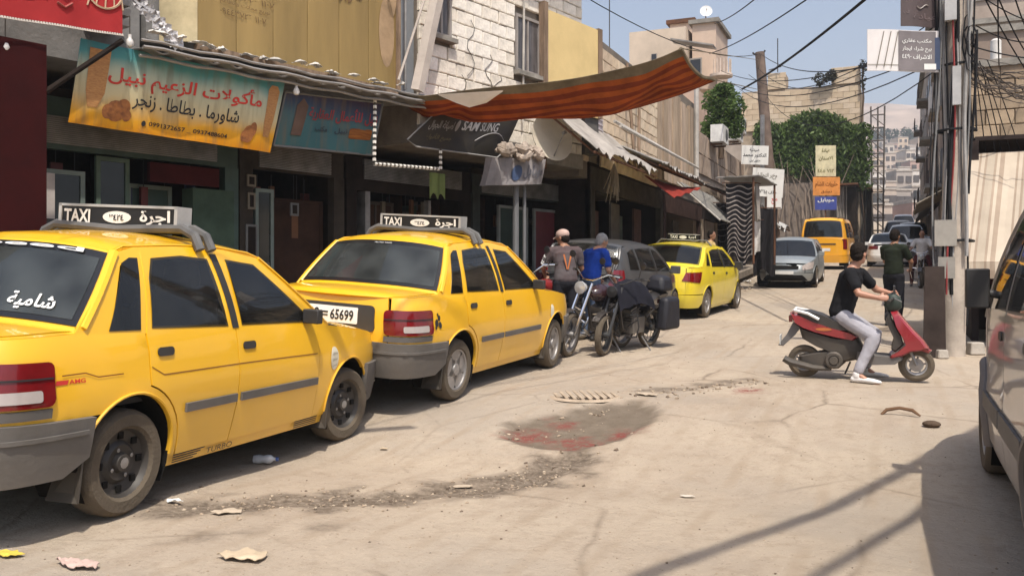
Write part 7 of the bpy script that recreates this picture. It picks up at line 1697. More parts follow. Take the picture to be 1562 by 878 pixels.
# cables whose shadows cross the ground and the first taxi
S_ = -SUN_DIR
def over(p, z): return p + S_ * ((z - p.z) / S_.z)
for k, (a, b, z, r_) in enumerate((((1446, 682), (978, 880), 5.6, .028), ((1452, 742), (1240, 884), 5.9, .018))):
    p, q = over(ground_at(*a), z), over(ground_at(*b), z); d_ = (q - p).normalized(); cable_thing(('thick bundle of cables passing over the street beside the minivan', 'thinner bundle of cables passing overhead, nearer to the minivan')[k], p - d_ * 1.2, q + d_ * 1.5, .0, r_, 12, 3 + k, group='cable bundles passing overhead')

for k, (a, b) in enumerate((((590, 642), (955, 566)), ((575, 628), (900, 566)), ((600, 622), (1000, 545)))):
    p, q = over(ground_at(*a), 5.8 + .2 * k), over(ground_at(*b), 5.8 + .2 * k); d_ = (q - p).normalized(); cable_thing(('lowest', 'middle', 'highest')[k] + ' thin cable of three running over the second taxi', p - d_ * 2.5, q + d_ * .8, .0, .009, 12, 1, group='thin cables over the second taxi')
# ================================================================ PEOPLE AND BIKES
def limb(mb, pts, ra, rb=None, side=(0, 1, 0), n=12):
    """closed tapering limb; ra = half width along side, rb = half depth"""
    pts = [Vector(p) for p in pts]; rb = rb or ra; P = []; A = []; B = []
    # subdivide smoothly
    m = (len(pts) - 1) * 4
    def cat(L, u):
        x = u * (len(L) - 1); i = min(len(L) - 2, int(x)); t = x - i; return L[i] + (L[i + 1] - L[i]) * (t * t * (3 - 2 * t) * .4 + t * .6)
    for k in range(m + 1): u = k / m; P.append(cat(pts, u)); A.append(cat(list(ra), u)); B.append(cat(list(rb), u))
    e0, e1 = (P[0] - P[1]).normalized(), (P[-1] - P[-2]).normalized()
    P = [P[0] + e0 * A[0] * .7, P[0] + e0 * A[0] * .35] + P + [P[-1] + e1 * A[-1] * .35, P[-1] + e1 * A[-1] * .7]; A = [A[0] * .3, A[0] * .8] + A + [A[-1] * .8, A[-1] * .3]; B = [B[0] * .3, B[0] * .8] + B + [B[-1] * .8, B[-1] * .3]
    base = len(mb.v); k = len(P)
    for i, p in enumerate(P):
        d = (P[min(i + 1, k - 1)] - P[max(i - 1, 0)]).normalized(); s_ = Vector(side); s_ = (s_ - d * s_.dot(d)).normalized(); t_ = d.cross(s_)
        for j in range(n): a = 2 * math.pi * j / n; mb.v.append(tuple(p + s_ * A[i] * math.cos(a) + t_ * B[i] * math.sin(a)))
    for i in range(k - 1):
        for j in range(n): a, b = base + i * n + j, base + i * n + (j + 1) % n; mb.f.append((a, b, b + n, a + n)); mb.m.append(0)
    mb.f.append(tuple(base + j for j in range(n))[::-1]); mb.f.append(tuple(base + (k - 1) * n + j for j in range(n))); mb.m += [0, 0]
def blob(mb, c, r, M=None, n=10):
    c = Vector(c); base = len(mb.v); R = n // 2 + 2
    for i in range(R + 1):
        t = math.pi * i / R
        for j in range(n):
            a = 2 * math.pi * j / n; p = Vector((r[0] * math.sin(t) * math.cos(a), r[1] * math.sin(t) * math.sin(a), r[2] * math.cos(t)))
            if M: p = M @ p
            mb.v.append(tuple(c + p))
    for i in range(R):
        for j in range(n): a, b = base + i * n + j, base + i * n + (j + 1) % n; mb.f.append((b, a, a + n, b + n)); mb.m.append(0)
def finish(o, vox, sm=3):
    m = o.modifiers.new('remesh', 'REMESH'); m.mode = 'VOXEL'; m.voxel_size = vox; m.use_smooth_shade = True
    s_ = o.modifiers.new('smooth', 'SMOOTH'); s_.iterations = sm; s_.factor = .5
    return o
def hand(mb, w, d, side, grip=.7, s=1.0):
    """palm and five fingers from wrist w along d ; side = thumb side vector ; grip 0..1"""
    w, d, side = Vector(w), Vector(d).normalized(), Vector(side).normalized(); side = (side - d * side.dot(d)).normalized(); nrm = d.cross(side)
    if nrm.z > 0: nrm = -nrm
    limb(mb, [w - d * .02, w + d * .04 * s, w + d * .085 * s], [.026 * s, .038 * s, .04 * s], [.02 * s, .016 * s, .013 * s], side, 10)
    for k, L_ in enumerate((.068, .078, .072, .056)):
        b = w + d * .088 * s + side * (.03 - .02 * k) * s; a1 = grip * 1.3; pts = [b]; p = b; a = 0
        for q in (.42, .32, .26): a += a1 * .75; p = p + (d * math.cos(a) + nrm * math.sin(a)) * L_ * q * s; pts.append(p)
        limb(mb, pts, [.0095 * s, .0092 * s, .0085 * s, .007 * s], None, side, 7)
    b = w + d * .03 * s + side * .035 * s
    limb(mb, [b, b + (side * .7 + d * .6) * .035 * s, b + (side * .35 + d * .9 + nrm * grip) * .065 * s], [.013 * s, .0105 * s, .008 * s], None, nrm, 7)
def head(mb, c, f, up=(0, 0, 1), s=1.0):
    c, f, up = Vector(c), Vector(f).normalized(), Vector(up).normalized(); l = up.cross(f).normalized(); up = f.cross(l); M = Matrix((f, l, up)).transposed()
    blob(mb, c + up * .025 * s, (.098 * s, .077 * s, .105 * s), M, 16); blob(mb, c + f * .02 * s - up * .055 * s, (.066 * s, .056 * s, .062 * s), M, 12); blob(mb, c + f * .065 * s - up * .09 * s, (.026 * s, .028 * s, .02 * s), M, 8)
    blob(mb, c + f * .098 * s - up * .012 * s, (.02 * s, .014 * s, .026 * s), M, 8); blob(mb, c + f * .085 * s + up * .03 * s, (.018 * s, .05 * s, .012 * s), M, 8)
    blob(mb, c + f * .088 * s - up * .052 * s, (.012 * s, .026 * s, .009 * s), M, 8)
    for q in (-1, 1): blob(mb, c + l * q * .078 * s - f * .01 * s - up * .008 * s, (.018 * s, .01 * s, .031 * s), M, 8)
    return M
def person(label, loc, rz, J, shirt, trousers, shoe, skinm, hairm=None, cat='person', vox=.011, cap=None, sleeve='short', bulk=1.0, grip=.8, thumbs=None, group=None):
    r = thing('person', label, cat, loc, rz, group); V = {k: Vector(v) for k, v in J.items()}; B = bulk
    sh = (V['ls'] - V['rs']).normalized(); up_ = (V['neck'] - V['pelvis']).normalized(); mid = (V['ls'] + V['rs']) / 2
    b = MB(); limb(b, [V['pelvis'], V['pelvis'].lerp(V['neck'], .35), V['pelvis'].lerp(V['neck'], .75), V['neck'] - up_ * .03], [.155 * B, .135 * B, .165 * B, .10 * B], [.105 * B, .10 * B, .11 * B, .07 * B], sh, 16)
    limb(b, [V['neck'] - up_ * .04, V['head'] - Vector((0, 0, .05))], [.058, .052], None, sh)
    Mh = head(b, V['head'], J['face'])
    for q, S_n in ((1, 'l'), (-1, 'r')):
        s_, e_, w_ = V[S_n + 's'], V[S_n + 'e'], V[S_n + 'w']; limb(b, [s_, e_, w_], [.052 * B, .042 * B, .027], None); th = Vector((thumbs or {}).get(S_n, (0, -q * .3, 1))); hand(b, w_, w_ - e_ if S_n + 'h' not in V else V[S_n + 'h'] - w_, th, grip)
        h_, k_, a_, t_ = V[S_n + 'hip'], V[S_n + 'k'], V[S_n + 'a'], V[S_n + 't']; limb(b, [h_, k_, a_], [.083 * B, .056 * B, .037], None); limb(b, [a_, a_.lerp(t_, .5) - Vector((0, 0, .02)), t_], [.036, .036, .03], [.032, .028, .018], (0, 1, 0))
    finish(b.build('body', skinm, r), vox, 2)
    s2 = MB(); limb(s2, [V['pelvis'] + up_ * .0, V['pelvis'].lerp(V['neck'], .4), V['pelvis'].lerp(V['neck'], .78), V['neck'] - up_ * .035], [.178 * B, .158 * B, .192 * B, .098 * B], [.135 * B, .13 * B, .132 * B, .075 * B], sh, 18)
    limb(s2, [V['rs'], mid, V['ls']], [.066 * B, .07 * B, .066 * B], [.066 * B, .08 * B, .066 * B], up_)
    for S_n in 'lr':
        s_, e_, w_ = V[S_n + 's'], V[S_n + 'e'], V[S_n + 'w']
        if sleeve == 'short': limb(s2, [s_, s_.lerp(e_, .72)], [.073 * B, .066 * B], None)
        else: limb(s2, [s_, e_, e_.lerp(w_, .9)], [.073 * B, .060 * B, .043 * B], None)
    S1 = finish(s2.build('shirt', shirt, r), vox * 1.1, 4)
    tx = bpy.data.textures.new('cloth_folds', 'CLOUDS'); tx.noise_scale = .11; tx.noise_depth = 2
    for o_ in (S1,): d_ = o_.modifiers.new('folds', 'DISPLACE'); d_.texture = tx; d_.strength = .022; d_.mid_level = .5; d_.texture_coords = 'LOCAL'
    t2 = MB(); limb(t2, [V['pelvis'] + up_ * .05, (V['lhip'] + V['rhip']) / 2 - up_ * .03], [.168 * B, .165 * B], [.128 * B, .125 * B], sh, 16)
    for S_n in 'lr': h_, k_, a_ = V[S_n + 'hip'], V[S_n + 'k'], V[S_n + 'a']; limb(t2, [h_, k_, k_.lerp(a_, .5), k_.lerp(a_, .93)], [.098 * B, .078 * B, .066 * B, .058 * B], None)
    T1 = finish(t2.build('trousers', trousers, r), vox * 1.1, 3); d_ = T1.modifiers.new('folds', 'DISPLACE'); d_.texture = tx; d_.strength = .018; d_.mid_level = .5; d_.texture_coords = 'LOCAL'
    for S_n in 'lr':
        a_, t_ = V[S_n + 'a'], V[S_n + 't']; d = (t_ - a_); d.z = 0; d.normalize(); sd = Vector((-d.y, d.x, 0)); z = Vector((0, 0, 1)); f_ = MB()
        heel = Vector((a_.x, a_.y, t_.z)) - d * .045; toe = heel + d * .285
        limb(f_, [heel + z * .032, heel.lerp(toe, .35) + z * .03, heel.lerp(toe, .75) + z * .02, toe + z * .012], [.038, .04, .048, .034], [.034, .034, .03, .02], sd, 12); limb(f_, [a_ - z * .03, a_ + z * .01], [.047, .045], None)
        finish(f_.build('shoe', shoe, r), .009, 2)
    if hairm:
        h2 = MB(); c = V['head']
        if not cap: blob(h2, c + Mh @ Vector((-.018, 0, .045)), (.102, .086, .095), Mh, 18)
        blob(h2, c + Mh @ Vector((-.045, 0, -.01)), (.062, .078, .075), Mh, 14); H = h2.build('hair', hairm, r); finish(H, .008, 1); tx2 = bpy.data.textures.new('hair_tufts', 'CLOUDS'); tx2.noise_scale = .018; d_ = H.modifiers.new('tufts', 'DISPLACE'); d_.texture = tx2; d_.strength = .018; d_.texture_coords = 'LOCAL'
    if cap:
        c = V['head']; h2 = MB(); blob(h2, c + Mh @ Vector((-.005, 0, .052)), (.108, .090, .078), Mh, 18); H = finish(h2.build('cap', cap, r), .009, 1)
        mb = MB(); mb.sheet(lambda u, v: c + Mh @ Vector((.07 + .10 * u * (1 - .5 * (2 * v - 1) ** 2), (v - .5) * .15 * (1 - .2 * u), .045 - .03 * u - .02 * (2 * v - 1) ** 2)), 5, 8, .006); mb.build('cap_brim', cap, H, True)
    return r, V, Mh
STAND = dict(pelvis=(0, 0, .95), neck=(.01, 0, 1.47), head=(.04, 0, 1.60), face=(1, 0, 0), ls=(0, .185, 1.40), rs=(0, -.185, 1.40), le=(.0, .24, 1.12), re=(.0, -.24, 1.12), lw=(.1, .25, .88), rw=(.1, -.25, .88), lhip=(0, .10, .90), rhip=(0, -.10, .90), lk=(.03, .11, .48), rk=(.0, -.11, .48), la=(0, .11, .08), ra=(-.03, -.11, .08), lt=(.18, .13, .0), rt=(.15, -.13, .0))
def pose(**k): d = dict(STAND); d.update(k); return d

# ---------------- scooter
def scooter():
    r = thing('motor_scooter', 'red and black motor scooter ridden by the man in black t-shirt', 'scooter', (0, 0, 0)); R = .19
    redm = M_('scooter_red', (.26, .012, .022), .25, coat=.6, var=.15, dust=.12); blk = M_('scooter_black', (.02, .02, .022), .45, dust=.3); gry = M_('scooter_grey', (.10, .10, .105), .55, dust=.3); whi = M_('grab_white', (.72, .72, .7), .4)
    def wheel(x, front):
        W = bpy.data.objects.new('wheel', None); C.objects.link(W); W.parent = r; W.location = (x, 0, R)
        MB().lathe([(R * .58, -.04), (R * .78, -.055), (R * .95, -.045), (R, -.015), (R, .015), (R * .95, .045), (R * .78, .055), (R * .58, .04)], n=28).build('tyre', rubber, W, True)
        m = MB().lathe([(R * .60, -.045), (R * .52, -.04), (R * .52, .04), (R * .60, .045)], n=24)
        for k in range(5):
            a = k * 2 * math.pi / 5; m.tube([(.02 * math.cos(a), 0, .02 * math.sin(a)), (R * .56 * math.cos(a + .15), 0, R * .56 * math.sin(a + .15))], .011, 5)
        m.lathe([(.001, -.06), (.03, -.06), (.03, .06), (.001, .06)], n=10); m.lathe([(R * .4, -.03), (R * .4, -.025), (.03, -.025)], n=20); m.build('rim', alloy, W, True); return W
    wheel(0, 0); wheel(1.20, 1)
    fn = lambda x, z, off=0.0: Vector((x, 0, z))
    def bodyp(name, prof, hw, m, taper=.7, parent=None, bev=.02):
        """side outline with rounded thickness: slices across y"""
        mb = MB(); n = len(prof); cx = sum(p[0] for p in prof) / n; cz = sum(p[1] for p in prof) / n; ys = [(-1, taper), (-.82, taper + (1 - taper) * .65), (-.4, 1), (.4, 1), (.82, taper + (1 - taper) * .65), (1, taper)]
        for yy, k in ys: mb.v += [(cx + (x - cx) * k, yy * hw, cz + (z - cz) * k) for x, z in prof]
        for i in range(len(ys) - 1):
            for j in range(n): a, b = i * n + j, i * n + (j + 1) % n; mb.f.append((a, b, b + n, a + n)); mb.m.append(0)
        base = len(mb.v); 
        for s_, yy in ((0, -1), (len(ys) - 1, 1)):
            mb.f.append(tuple(s_ * n + j for j in range(n))[::(1 if yy > 0 else -1)]); mb.m.append(0)
        return mb.build(name, m, parent or r, True)
    bodyp('seat', [(-.06, .78), (.06, .795), (.2, .755), (.34, .68), (.5, .655), (.62, .62), (.60, .56), (.4, .56), (.2, .62), (.0, .69), (-.08, .74)], .125, blk, .88)
    bodyp('tail_panel', [(-.16, .76), (-.05, .74), (.1, .67), (.3, .60), (.52, .54), (.60, .50), (.55, .455), (.35, .49), (.12, .545), (-.03, .60), (-.12, .66)], .135, redm, .92)
    bodyp('lower_body', [(-.06, .60), (.12, .54), (.35, .48), (.60, .48), (.66, .36), (.62, .24), (.45, .20), (.30, .30), (.12, .38), (-.02, .46)], .11, blk, .85)
    bodyp('floor_board', [(.58, .34), (.70, .30), (.98, .29), (1.03, .35), (1.06, .26), (.98, .20), (.64, .18), (.56, .24)], .15, gry, .92)
    bodyp('leg_shield', [(.93, .80), (1.0, .81), (1.08, .70), (1.16, .60), (1.27, .48), (1.33, .39), (1.28, .36), (1.14, .34), (1.04, .28), (.92, .245), (.90, .27), (1.0, .33), (1.09, .42), (1.05, .52), (.97, .66)], .17, redm, .80)
    bodyp('inner_shield', [(.91, .79), (.97, .66), (1.04, .52), (1.07, .42), (.98, .33), (.94, .36), (.97, .48), (.90, .64), (.87, .76)], .14, blk, .85)
    bodyp('front_mudguard', [(1.02, .36), (1.12, .405), (1.24, .41), (1.36, .36), (1.33, .33), (1.2, .375), (1.08, .34)], .06, redm, .8)
    bodyp('rear_mudguard', [(-.12, .66), (-.03, .60), (-.10, .50), (-.24, .36), (-.30, .37), (-.20, .50)], .06, gry, .9)
    bodyp('headset', [(.86, .86), (.90, .98), (.97, 1.01), (1.04, .94), (1.05, .84), (.99, .78), (.90, .79)], .10, M_('dark_green_cover', (.02, .032, .024), .6), .6)
    MB().box((.97, 0, 1.03), (.02, .16, .1)).build('instrument_cowl', blk, r)
    bodyp('engine', [(-.05, .16), (.10, .13), (.38, .12), (.46, .2), (.44, .30), (.3, .34), (.1, .30), (-.06, .26)], .10, M_('engine_grey', (.055, .055, .058), .5, metal=.5, dust=.4), .85)
    MB().lathe([(.10, -.12), (.10, -.15), (.085, -.165), (.06, -.165), (.055, -.15), (.001, -.155)], c=(.33, 0, .23), n=20).lathe([(.05, -.17), (.045, -.18), (.001, -.18)], c=(.33, 0, .23), n=14).build('fan_cover', M_('engine_grey', (.055, .055, .058)), r, True)
    MB().tube([(.30, -.10, .12), (.1, -.16, .14), (-.15, -.17, .20), (-.22, -.17, .24)], [.02, .035, .045, .04], 8).build('silencer', blk, r, True)
    mb = MB()
    for q in (-1, 1): mb.tube([(1.05, q * .055, .55), (1.13, q * .06, .36), (1.20, q * .065, .19)], .018, 7)
    mb.build('fork', steel, r, True)
    MB().tube([(.90, -.34, .93), (.94, -.2, .95), (.98, 0, .93), (1.0, .2, .95), (.98, .34, .93)], .013, 7).build('handlebar', blk, r, True)
    for q in (-1, 1):
        MB().tube([(.90 if q < 0 else .98, q * .37, .93), (.93 if q < 0 else .99, q * .25, .945)], .019, 8).build('grip', rubber, r, True); MB().tube([(.97, q * .27, .96), (1.04, q * .33, .93)], .007, 5).build('brake_lever', steel, r)
    mb = MB()
    for q in (-1, 1): mb.tube([(-.12, q * .03, .775), (-.10, q * .12, .80), (.05, q * .15, .765), (.17, q * .15, .70)], .018, 7)
    mb.tube([(-.12, -.04, .775), (-.12, .04, .775)], .018, 7); mb.build('grab_rail', whi, r, True)
    MB().box((-.15, 0, .69), (.04, .14, .07)).build('tail_lamp', redlamp, r); MB().box((-.27, 0, .44), (.01, .16, .11)).build('number_plate', M_('pale_plate', (.5, .5, .48)), r)
    MB().tube([(.50, .08, .18), (.44, .22, .02)], .012, 5).build('side_stand', steel, r)
    MB().poly(ell(.22, .585, .09, .018, 12), lambda a, b, off=0.0: Vector((a, -.142 - off, b)), .003, .05).build('badge_strip', M_('orange_print', (.5, .15, .04), .5), r)
    return r
sc = scooter(); p0 = Vector((-.93, 10.42, 0)); p0.z = G(p0.x, p0.y) + .0; sc.location = p0; sc.rotation_euler = (rad(4), 0, rad(1)); 
jeans = M_('grey_trousers', (.34, .33, .36), .85, var=.15); bts = M_('black_tshirt', (.014, .014, .016), .9, var=.3)
Jr = dict(pelvis=(.40, 0, .76), neck=(.545, -.02, 1.30), head=(.60, -.03, 1.44), face=(.55, .85, .0), ls=(.60, .17, 1.23), rs=(.50, -.19, 1.22), le=(.78, .27, 1.03), re=(.60, -.31, .99), lw=(.92, .31, .99), rw=(.80, -.33, .945),
          lh=(.99, .31, .955), rh=(.89, -.325, .945), lhip=(.42, .11, .73), rhip=(.42, -.11, .72), lk=(.78, .24, .50), rk=(.76, -.24, .50), la=(.66, .30, .10), ra=(.58, -.33, .09), lt=(.86, .32, .0), rt=(.80, -.36, .0))
person('man in black t-shirt and grey trousers sitting on the red scooter, one foot down', sc.location, rad(1), Jr, bts, jeans, M_('white_trainer', (.68, .66, .64), .6), M_('rider_skin', (.40, .20, .13), .5), hair_m, vox=.0085, grip=.95)[0].scale = (.95, .95, .95)
sc.scale = (.95, .95, .95)

# ---------------- motorcycle
def motorcycle(label, dark=True, bags=False, name='motorcycle', group=None):
    global chrome, alloy
    ch0, al0 = chrome, alloy
    if bags: chrome = M_('dull_black_metal', (.03, .03, .032), .5); alloy = M_('dull_black_rim', (.04, .04, .042), .5)
    r = thing(name, label, 'motorcycle', (0, 0, 0), 0, group); R = .30; blk = M_('moto_black', (.015, .015, .018), .35, coat=.2, dust=.25)
    for nm, x in (('wheel', 0), ('wheel', 1.27)):
        W = bpy.data.objects.new(nm, None); C.objects.link(W); W.parent = r; W.location = (x, 0, R); W.rotation_euler = (0, 0, rad(14) if x else 0)
        MB().lathe([(R * .76, -.035), (R * .86, -.05), (R * .97, -.035), (R, 0), (R * .97, .035), (R * .86, .05), (R * .76, .035)], n=32).build('tyre', rubber, W, True)
        m = MB().lathe([(R * .78, -.04), (R * .72, -.035), (R * .72, .035), (R * .78, .04)], n=28)
        for k in range(12): a = k * math.pi / 6; m.tube([(.03 * math.cos(a), .02 * (-1) ** k, .03 * math.sin(a)), (R * .74 * math.cos(a + .25), 0, R * .74 * math.sin(a + .25))], .004, 4)
        m.lathe([(.001, -.07), (.045, -.07), (.045, .07), (.001, .07)], n=12); m.lathe([(.11, -.05), (.11, -.045), (.03, -.045)], n=20); m.build('rim', alloy, W, True)
    mb = MB()
    for q in (-1, 1): mb.tube([(1.27, q * .075, .30), (1.13, q * .08, .66), (.99, q * .08, .98)], [.026, .024, .02], 8)
    mb.build('fork', chrome, r, True)
    MB().sheet(lambda u, v: Vector((1.27 + .335 * math.cos(rad(lerp(40, 150, u))), (v - .5) * .12, .30 + .335 * math.sin(rad(lerp(40, 150, u))))), 12, 3, .006).build('front_mudguard', blk, r, True)
    MB().sheet(lambda u, v: Vector((.335 * math.cos(rad(lerp(50, 190, u))), (v - .5) * .14, .32 + .335 * math.sin(rad(lerp(50, 190, u))))), 12, 3, .006).build('rear_mudguard', blk, r, True)
    MB().tube([(.80, -.38, 1.10), (.88, -.25, 1.12), (.98, -.08, 1.02), (.98, .08, 1.02), (.88, .25, 1.12), (.80, .38, 1.10)], .012, 7).build('handlebar', chrome, r, True)
    for q in (-1, 1):
        MB().tube([(.77, q * .40, 1.10), (.85, q * .29, 1.115)], .018, 7).build('grip', rubber, r, True); mm = MB().tube([(.87, q * .27, 1.12), (.90, q * .33, 1.30)], .006, 5); mm.lathe([(.001, -.01), (.05, -.008), (.05, .008), (.001, .012)], c=(.90, q * .35, 1.32), axis='x', n=12); mm.build('mirror', blk, r)
    m = MB(); m.lathe([(.001, -.02), (.06, -.02), (.085, .05), (.085, .07), (.001, .085)], c=(1.08, 0, .92), axis='x', n=16); m.build('headlight', M_('headlight_glass', (.5, .5, .5), .15, metal=.3) if not bags else chrome, r, True)
    b = MB(); blob(b, (.62, 0, .82), (.27, .135, .125), None, 16); b.build('fuel_tank', blk if bags else M_('tank_dark', (.03, .012, .014), .25, coat=.5) if dark else M_('tank_red', (.2, .02, .02), .3), r, True)
    b = MB().sheet(lambda u, v: Vector((lerp(-.30, .42, u), (v - .5) * .25 * (1 - .15 * u), .80 + .07 * (1 - u) ** 2 - .05 * (2 * v - 1) ** 2 + .03 * math.sin(u * 6))), 14, 6, .08); b.build('seat', blk, r, True)
    MB().tube([(.97, 0, .92), (.60, 0, .62), (.30, 0, .50), (0, 0, .30)], .025, 6).tube([(.95, 0, .80), (.78, 0, .35), (.45, 0, .25), (.30, 0, .50)], .022, 6).tube([(.30, .1, .50), (-.2, .1, .72)], .015, 6).tube([(.30, -.1, .50), (-.2, -.1, .72)], .015, 6).build('frame', blk, r, True)
    e = MB().box((.52, 0, .40), (.32, .24, .24)).box((.62, 0, .56), (.17, .18, .2), M=Matrix.Rotation(rad(18), 3, 'Y'))
    for k in range(5): e.box((.62, 0, .48 + .035 * k), (.21, .22, .012), M=Matrix.Rotation(rad(18), 3, 'Y'))
    e.lathe([(.1, -.14), (.09, -.16), (.001, -.165)], c=(.48, 0, .38), n=16); e.build('engine', M_('engine_metal', (.16, .155, .15), .45, metal=.6, dust=.4), r)
    MB().tube([(.72, -.09, .50), (.80, -.11, .32), (.6, -.14, .22), (.2, -.16, .25), (-.3, -.17, .33)], [.018, .02, .022, .035, .04], 8).build('exhaust', chrome, r, True)
    g = MB()
    for q in (-1, 1): g.tube([(.86, q * .06, .55), (.84, q * .27, .60), (.82, q * .30, .42), (.80, q * .26, .26), (.74, q * .06, .22)], .012, 6); g.tube([(.84, q * .28, .52), (.80, q * .1, .40)], .01, 6)
    g.build('crash_bar', chrome, r, True)
    MB().box((-.34, 0, .68), (.04, .16, .07)).build('tail_lamp', redlamp, r)
    for q in (-1, 1): MB().tube([(.04, q * .14, .45), (-.02, q * .15, .62)], .02, 6).build('shock_absorber', chrome, r)
    MB().tube([(.42, .12, .22), (.40, .3, .0)], .012, 5).build('side_stand', steel, r)
    chrome, alloy = ch0, al0
    if bags:
        MB().sheet(lambda u, v: Vector((lerp(.30, 1.12, u), (v - .5) * (.52 - .2 * u), .98 + .10 * math.sin(u * 3.1) - .34 * abs(2 * v - 1) ** 2 + .03 * vnoise(u * 6, v * 6))), 14, 12, .01).build('dust_cover', M_('black_cover', (.014, .014, .02), .7, var=.4), r, True)
        for q in (-1, 1):
            b = MB().box((-.10, q * .26, .55), (.5, .20, .5), taper=.8); o = b.build('saddle_bag', M_('black_bag', (.012, .012, .018), .6, var=.4, bump=.5, bscale=8), r, True); bv = o.modifiers.new('b', 'BEVEL'); bv.width = .06; bv.segments = 3
        b = MB().box((-.22, 0, .98), (.40, .36, .24), taper=.7); o = b.build('top_bag', M_('black_bag', (.012, .012, .018)), r, True); bv = o.modifiers.new('b', 'BEVEL'); bv.width = .07; bv.segments = 3
    return r
def put(o, rx, ry, fx, fy, lean=0):
    a = math.atan2(fy - ry, fx - rx); o.location = (rx, ry, G(rx, ry)); dz = G(fx, fy) - G(rx, ry); o.rotation_euler = (rad(lean), -math.atan2(dz, math.hypot(fx - rx, fy - ry)), a)
m1 = motorcycle('parked motorcycle with chrome fork and crash bar, front wheel beside the second taxi', bags=False, group='motorcycles parked by the second taxi'); put(m1, -3.62, 12.25, -3.98, 11.05, -9)
m2 = motorcycle('black motorcycle loaded with black bags, standing right of the chrome forked one', bags=True, group='motorcycles parked by the second taxi'); put(m2, -3.27, 12.5, -3.60, 11.35, -6); m2.scale = (.93, .93, .93)
m3 = motorcycle('dark motorcycle mostly hidden behind the nose of the second taxi', dark=False, group='motorcycles parked by the second taxi'); put(m3, -4.35, 12.6, -4.75, 11.5, 8)
# men by the motorcycles
z = G(-4.35, 11.9)
capman = pose(pelvis=(0, 0, .93), neck=(.07, 0, 1.42), head=(.12, .02, 1.545), face=(.75, .65, -.12), ls=(.06, .19, 1.36), rs=(.06, -.19, 1.36), le=(.16, .30, 1.12), re=(.12, -.26, 1.10), lw=(.36, .24, 1.02), rw=(.34, -.20, 1.0))
r, V, Mh = person('man in dusty pink cap and grey shirt with orange V on the back', (-4.35, 12.0, G(-4.35, 12.0)), rad(122), capman, M_('grey_maroon_shirt', (.085, .055, .055), .9, col2=(.12, .11, .115), scale=2.5), M_('dark_trousers', (.02, .02, .025), .9), blackp, skin2, hair_m, cap=M_('dusty_pink_cap', (.50, .36, .31), .85))
bk = lambda a, b, off=0.0: Vector((-.118 - off + .03 * max(0, b - 1.2) + .5 * a * a, a, b))
mb = MB()
for q in (-1, 1): mb.add([bk(q * .065, 1.30), bk(q * .04, 1.30), bk(-q * .0, 1.10), bk(q * .012, 1.08)], [(0, 1, 2, 3)]); mb.add([bk(q * .065, 1.30), bk(q * .04, 1.30), bk(-q * .0, 1.10), bk(q * .012, 1.08)], [(3, 2, 1, 0)])
o = mb.build('shirt_print', M_('orange_print', (.5, .15, .04)), r); o.location.x = -.012
mb = MB(); s_, e_ = V['ls'], V['le']
for k in range(4): c = s_.lerp(e_, .42 + k * .13); d = (e_ - s_).normalized(); mb.tube([c - d * .011, c + d * .011], .072 - .003 * k, 12)
mb.build('sleeve_stripe', white, r)
blueman = pose(pelvis=(0, 0, .93), neck=(.14, 0, 1.38), head=(.24, 0, 1.48), face=(.85, -.1, -.5), ls=(.12, .19, 1.32), rs=(.12, -.19, 1.32), le=(.14, .24, 1.06), re=(.14, -.25, 1.05), lw=(.33, .20, .94), rw=(.30, -.22, .90))
person('grey-haired man in bright blue shirt looking down beside the grey hatchback', (-4.22, 12.72, G(-4.2, 12.7)), rad(62), blueman, M_('blue_shirt', (.018, .06, .34), .85, var=.35, scale=5), M_('faded_jeans', (.10, .14, .22), .9), blackp, skin, M_('grey_hair', (.30, .29, .28), .9))
person('man in dark green-black shirt standing on the road behind the scooter', (-.02, 17.2, G(0, 17.2)), rad(60), pose(le=(.16, .26, 1.16), re=(.12, -.26, 1.14), lw=(.34, .16, 1.06), rw=(.32, -.14, 1.04), head=(.05, 0, 1.60)), M_('dark_green_shirt', (.022, .028, .018), .9), M_('dark_trousers', (.02, .02, .025)), blackp, skin2, hair_m, vox=.013)
m4 = motorcycle('dark motorcycle ridden by the man in white shirt at the right roadside', group=None); put(m4, .82, 30.2, .70, 29.0, 0)
person('man in white shirt sitting on a dark motorcycle at the right roadside', (.76, 29.75, G(.76, 29.7)), rad(-95), pose(pelvis=(0, 0, .93), lk=(.30, .26, .62), rk=(.30, -.26, .62), la=(.22, .28, .12), ra=(.22, -.28, .12), lt=(.4, .28, .02), rt=(.4, -.28, .02), lhip=(0, .12, .90), rhip=(0, -.12, .90), le=(.2, .30, 1.14), re=(.2, -.30, 1.14), lw=(.42, .34, 1.08), rw=(.42, -.34, 1.08)), M_('white_shirt', (.60, .57, .54), .85), M_('dark_red_trousers', (.08, .02, .02), .9), blackp, skin2, hair_m, vox=.016)
person('dark-haired person in ochre top standing at the clothes stall behind the lemon taxi', (-4.3, 22.6, G(-4.3, 22.6)), rad(-10), pose(), M_('ochre_top', (.50, .36, .16), .9), M_('dark_trousers', (.02, .02, .025)), blackp, skin2, hair_m, vox=.016)
for k, (x, y, rz, sh_, lab) in enumerate(((.9, 66, 90, (.4, .38, .36), 'small distant person in pale shirt walking up the far street'), (.2, 72, 85, (.05, .06, .12), 'small distant person in dark blue walking up the far street'), (1.3, 58, -90, (.3, .05, .05), 'small distant person in red top at the far right kerb'))):
    person(lab, (x, y, G(x, y)), rad(rz), pose(), M_('far_shirt_%d' % k, sh_, .9), M_('dark_trousers', (.02, .02, .025)), blackp, skin2, hair_m, vox=.022)
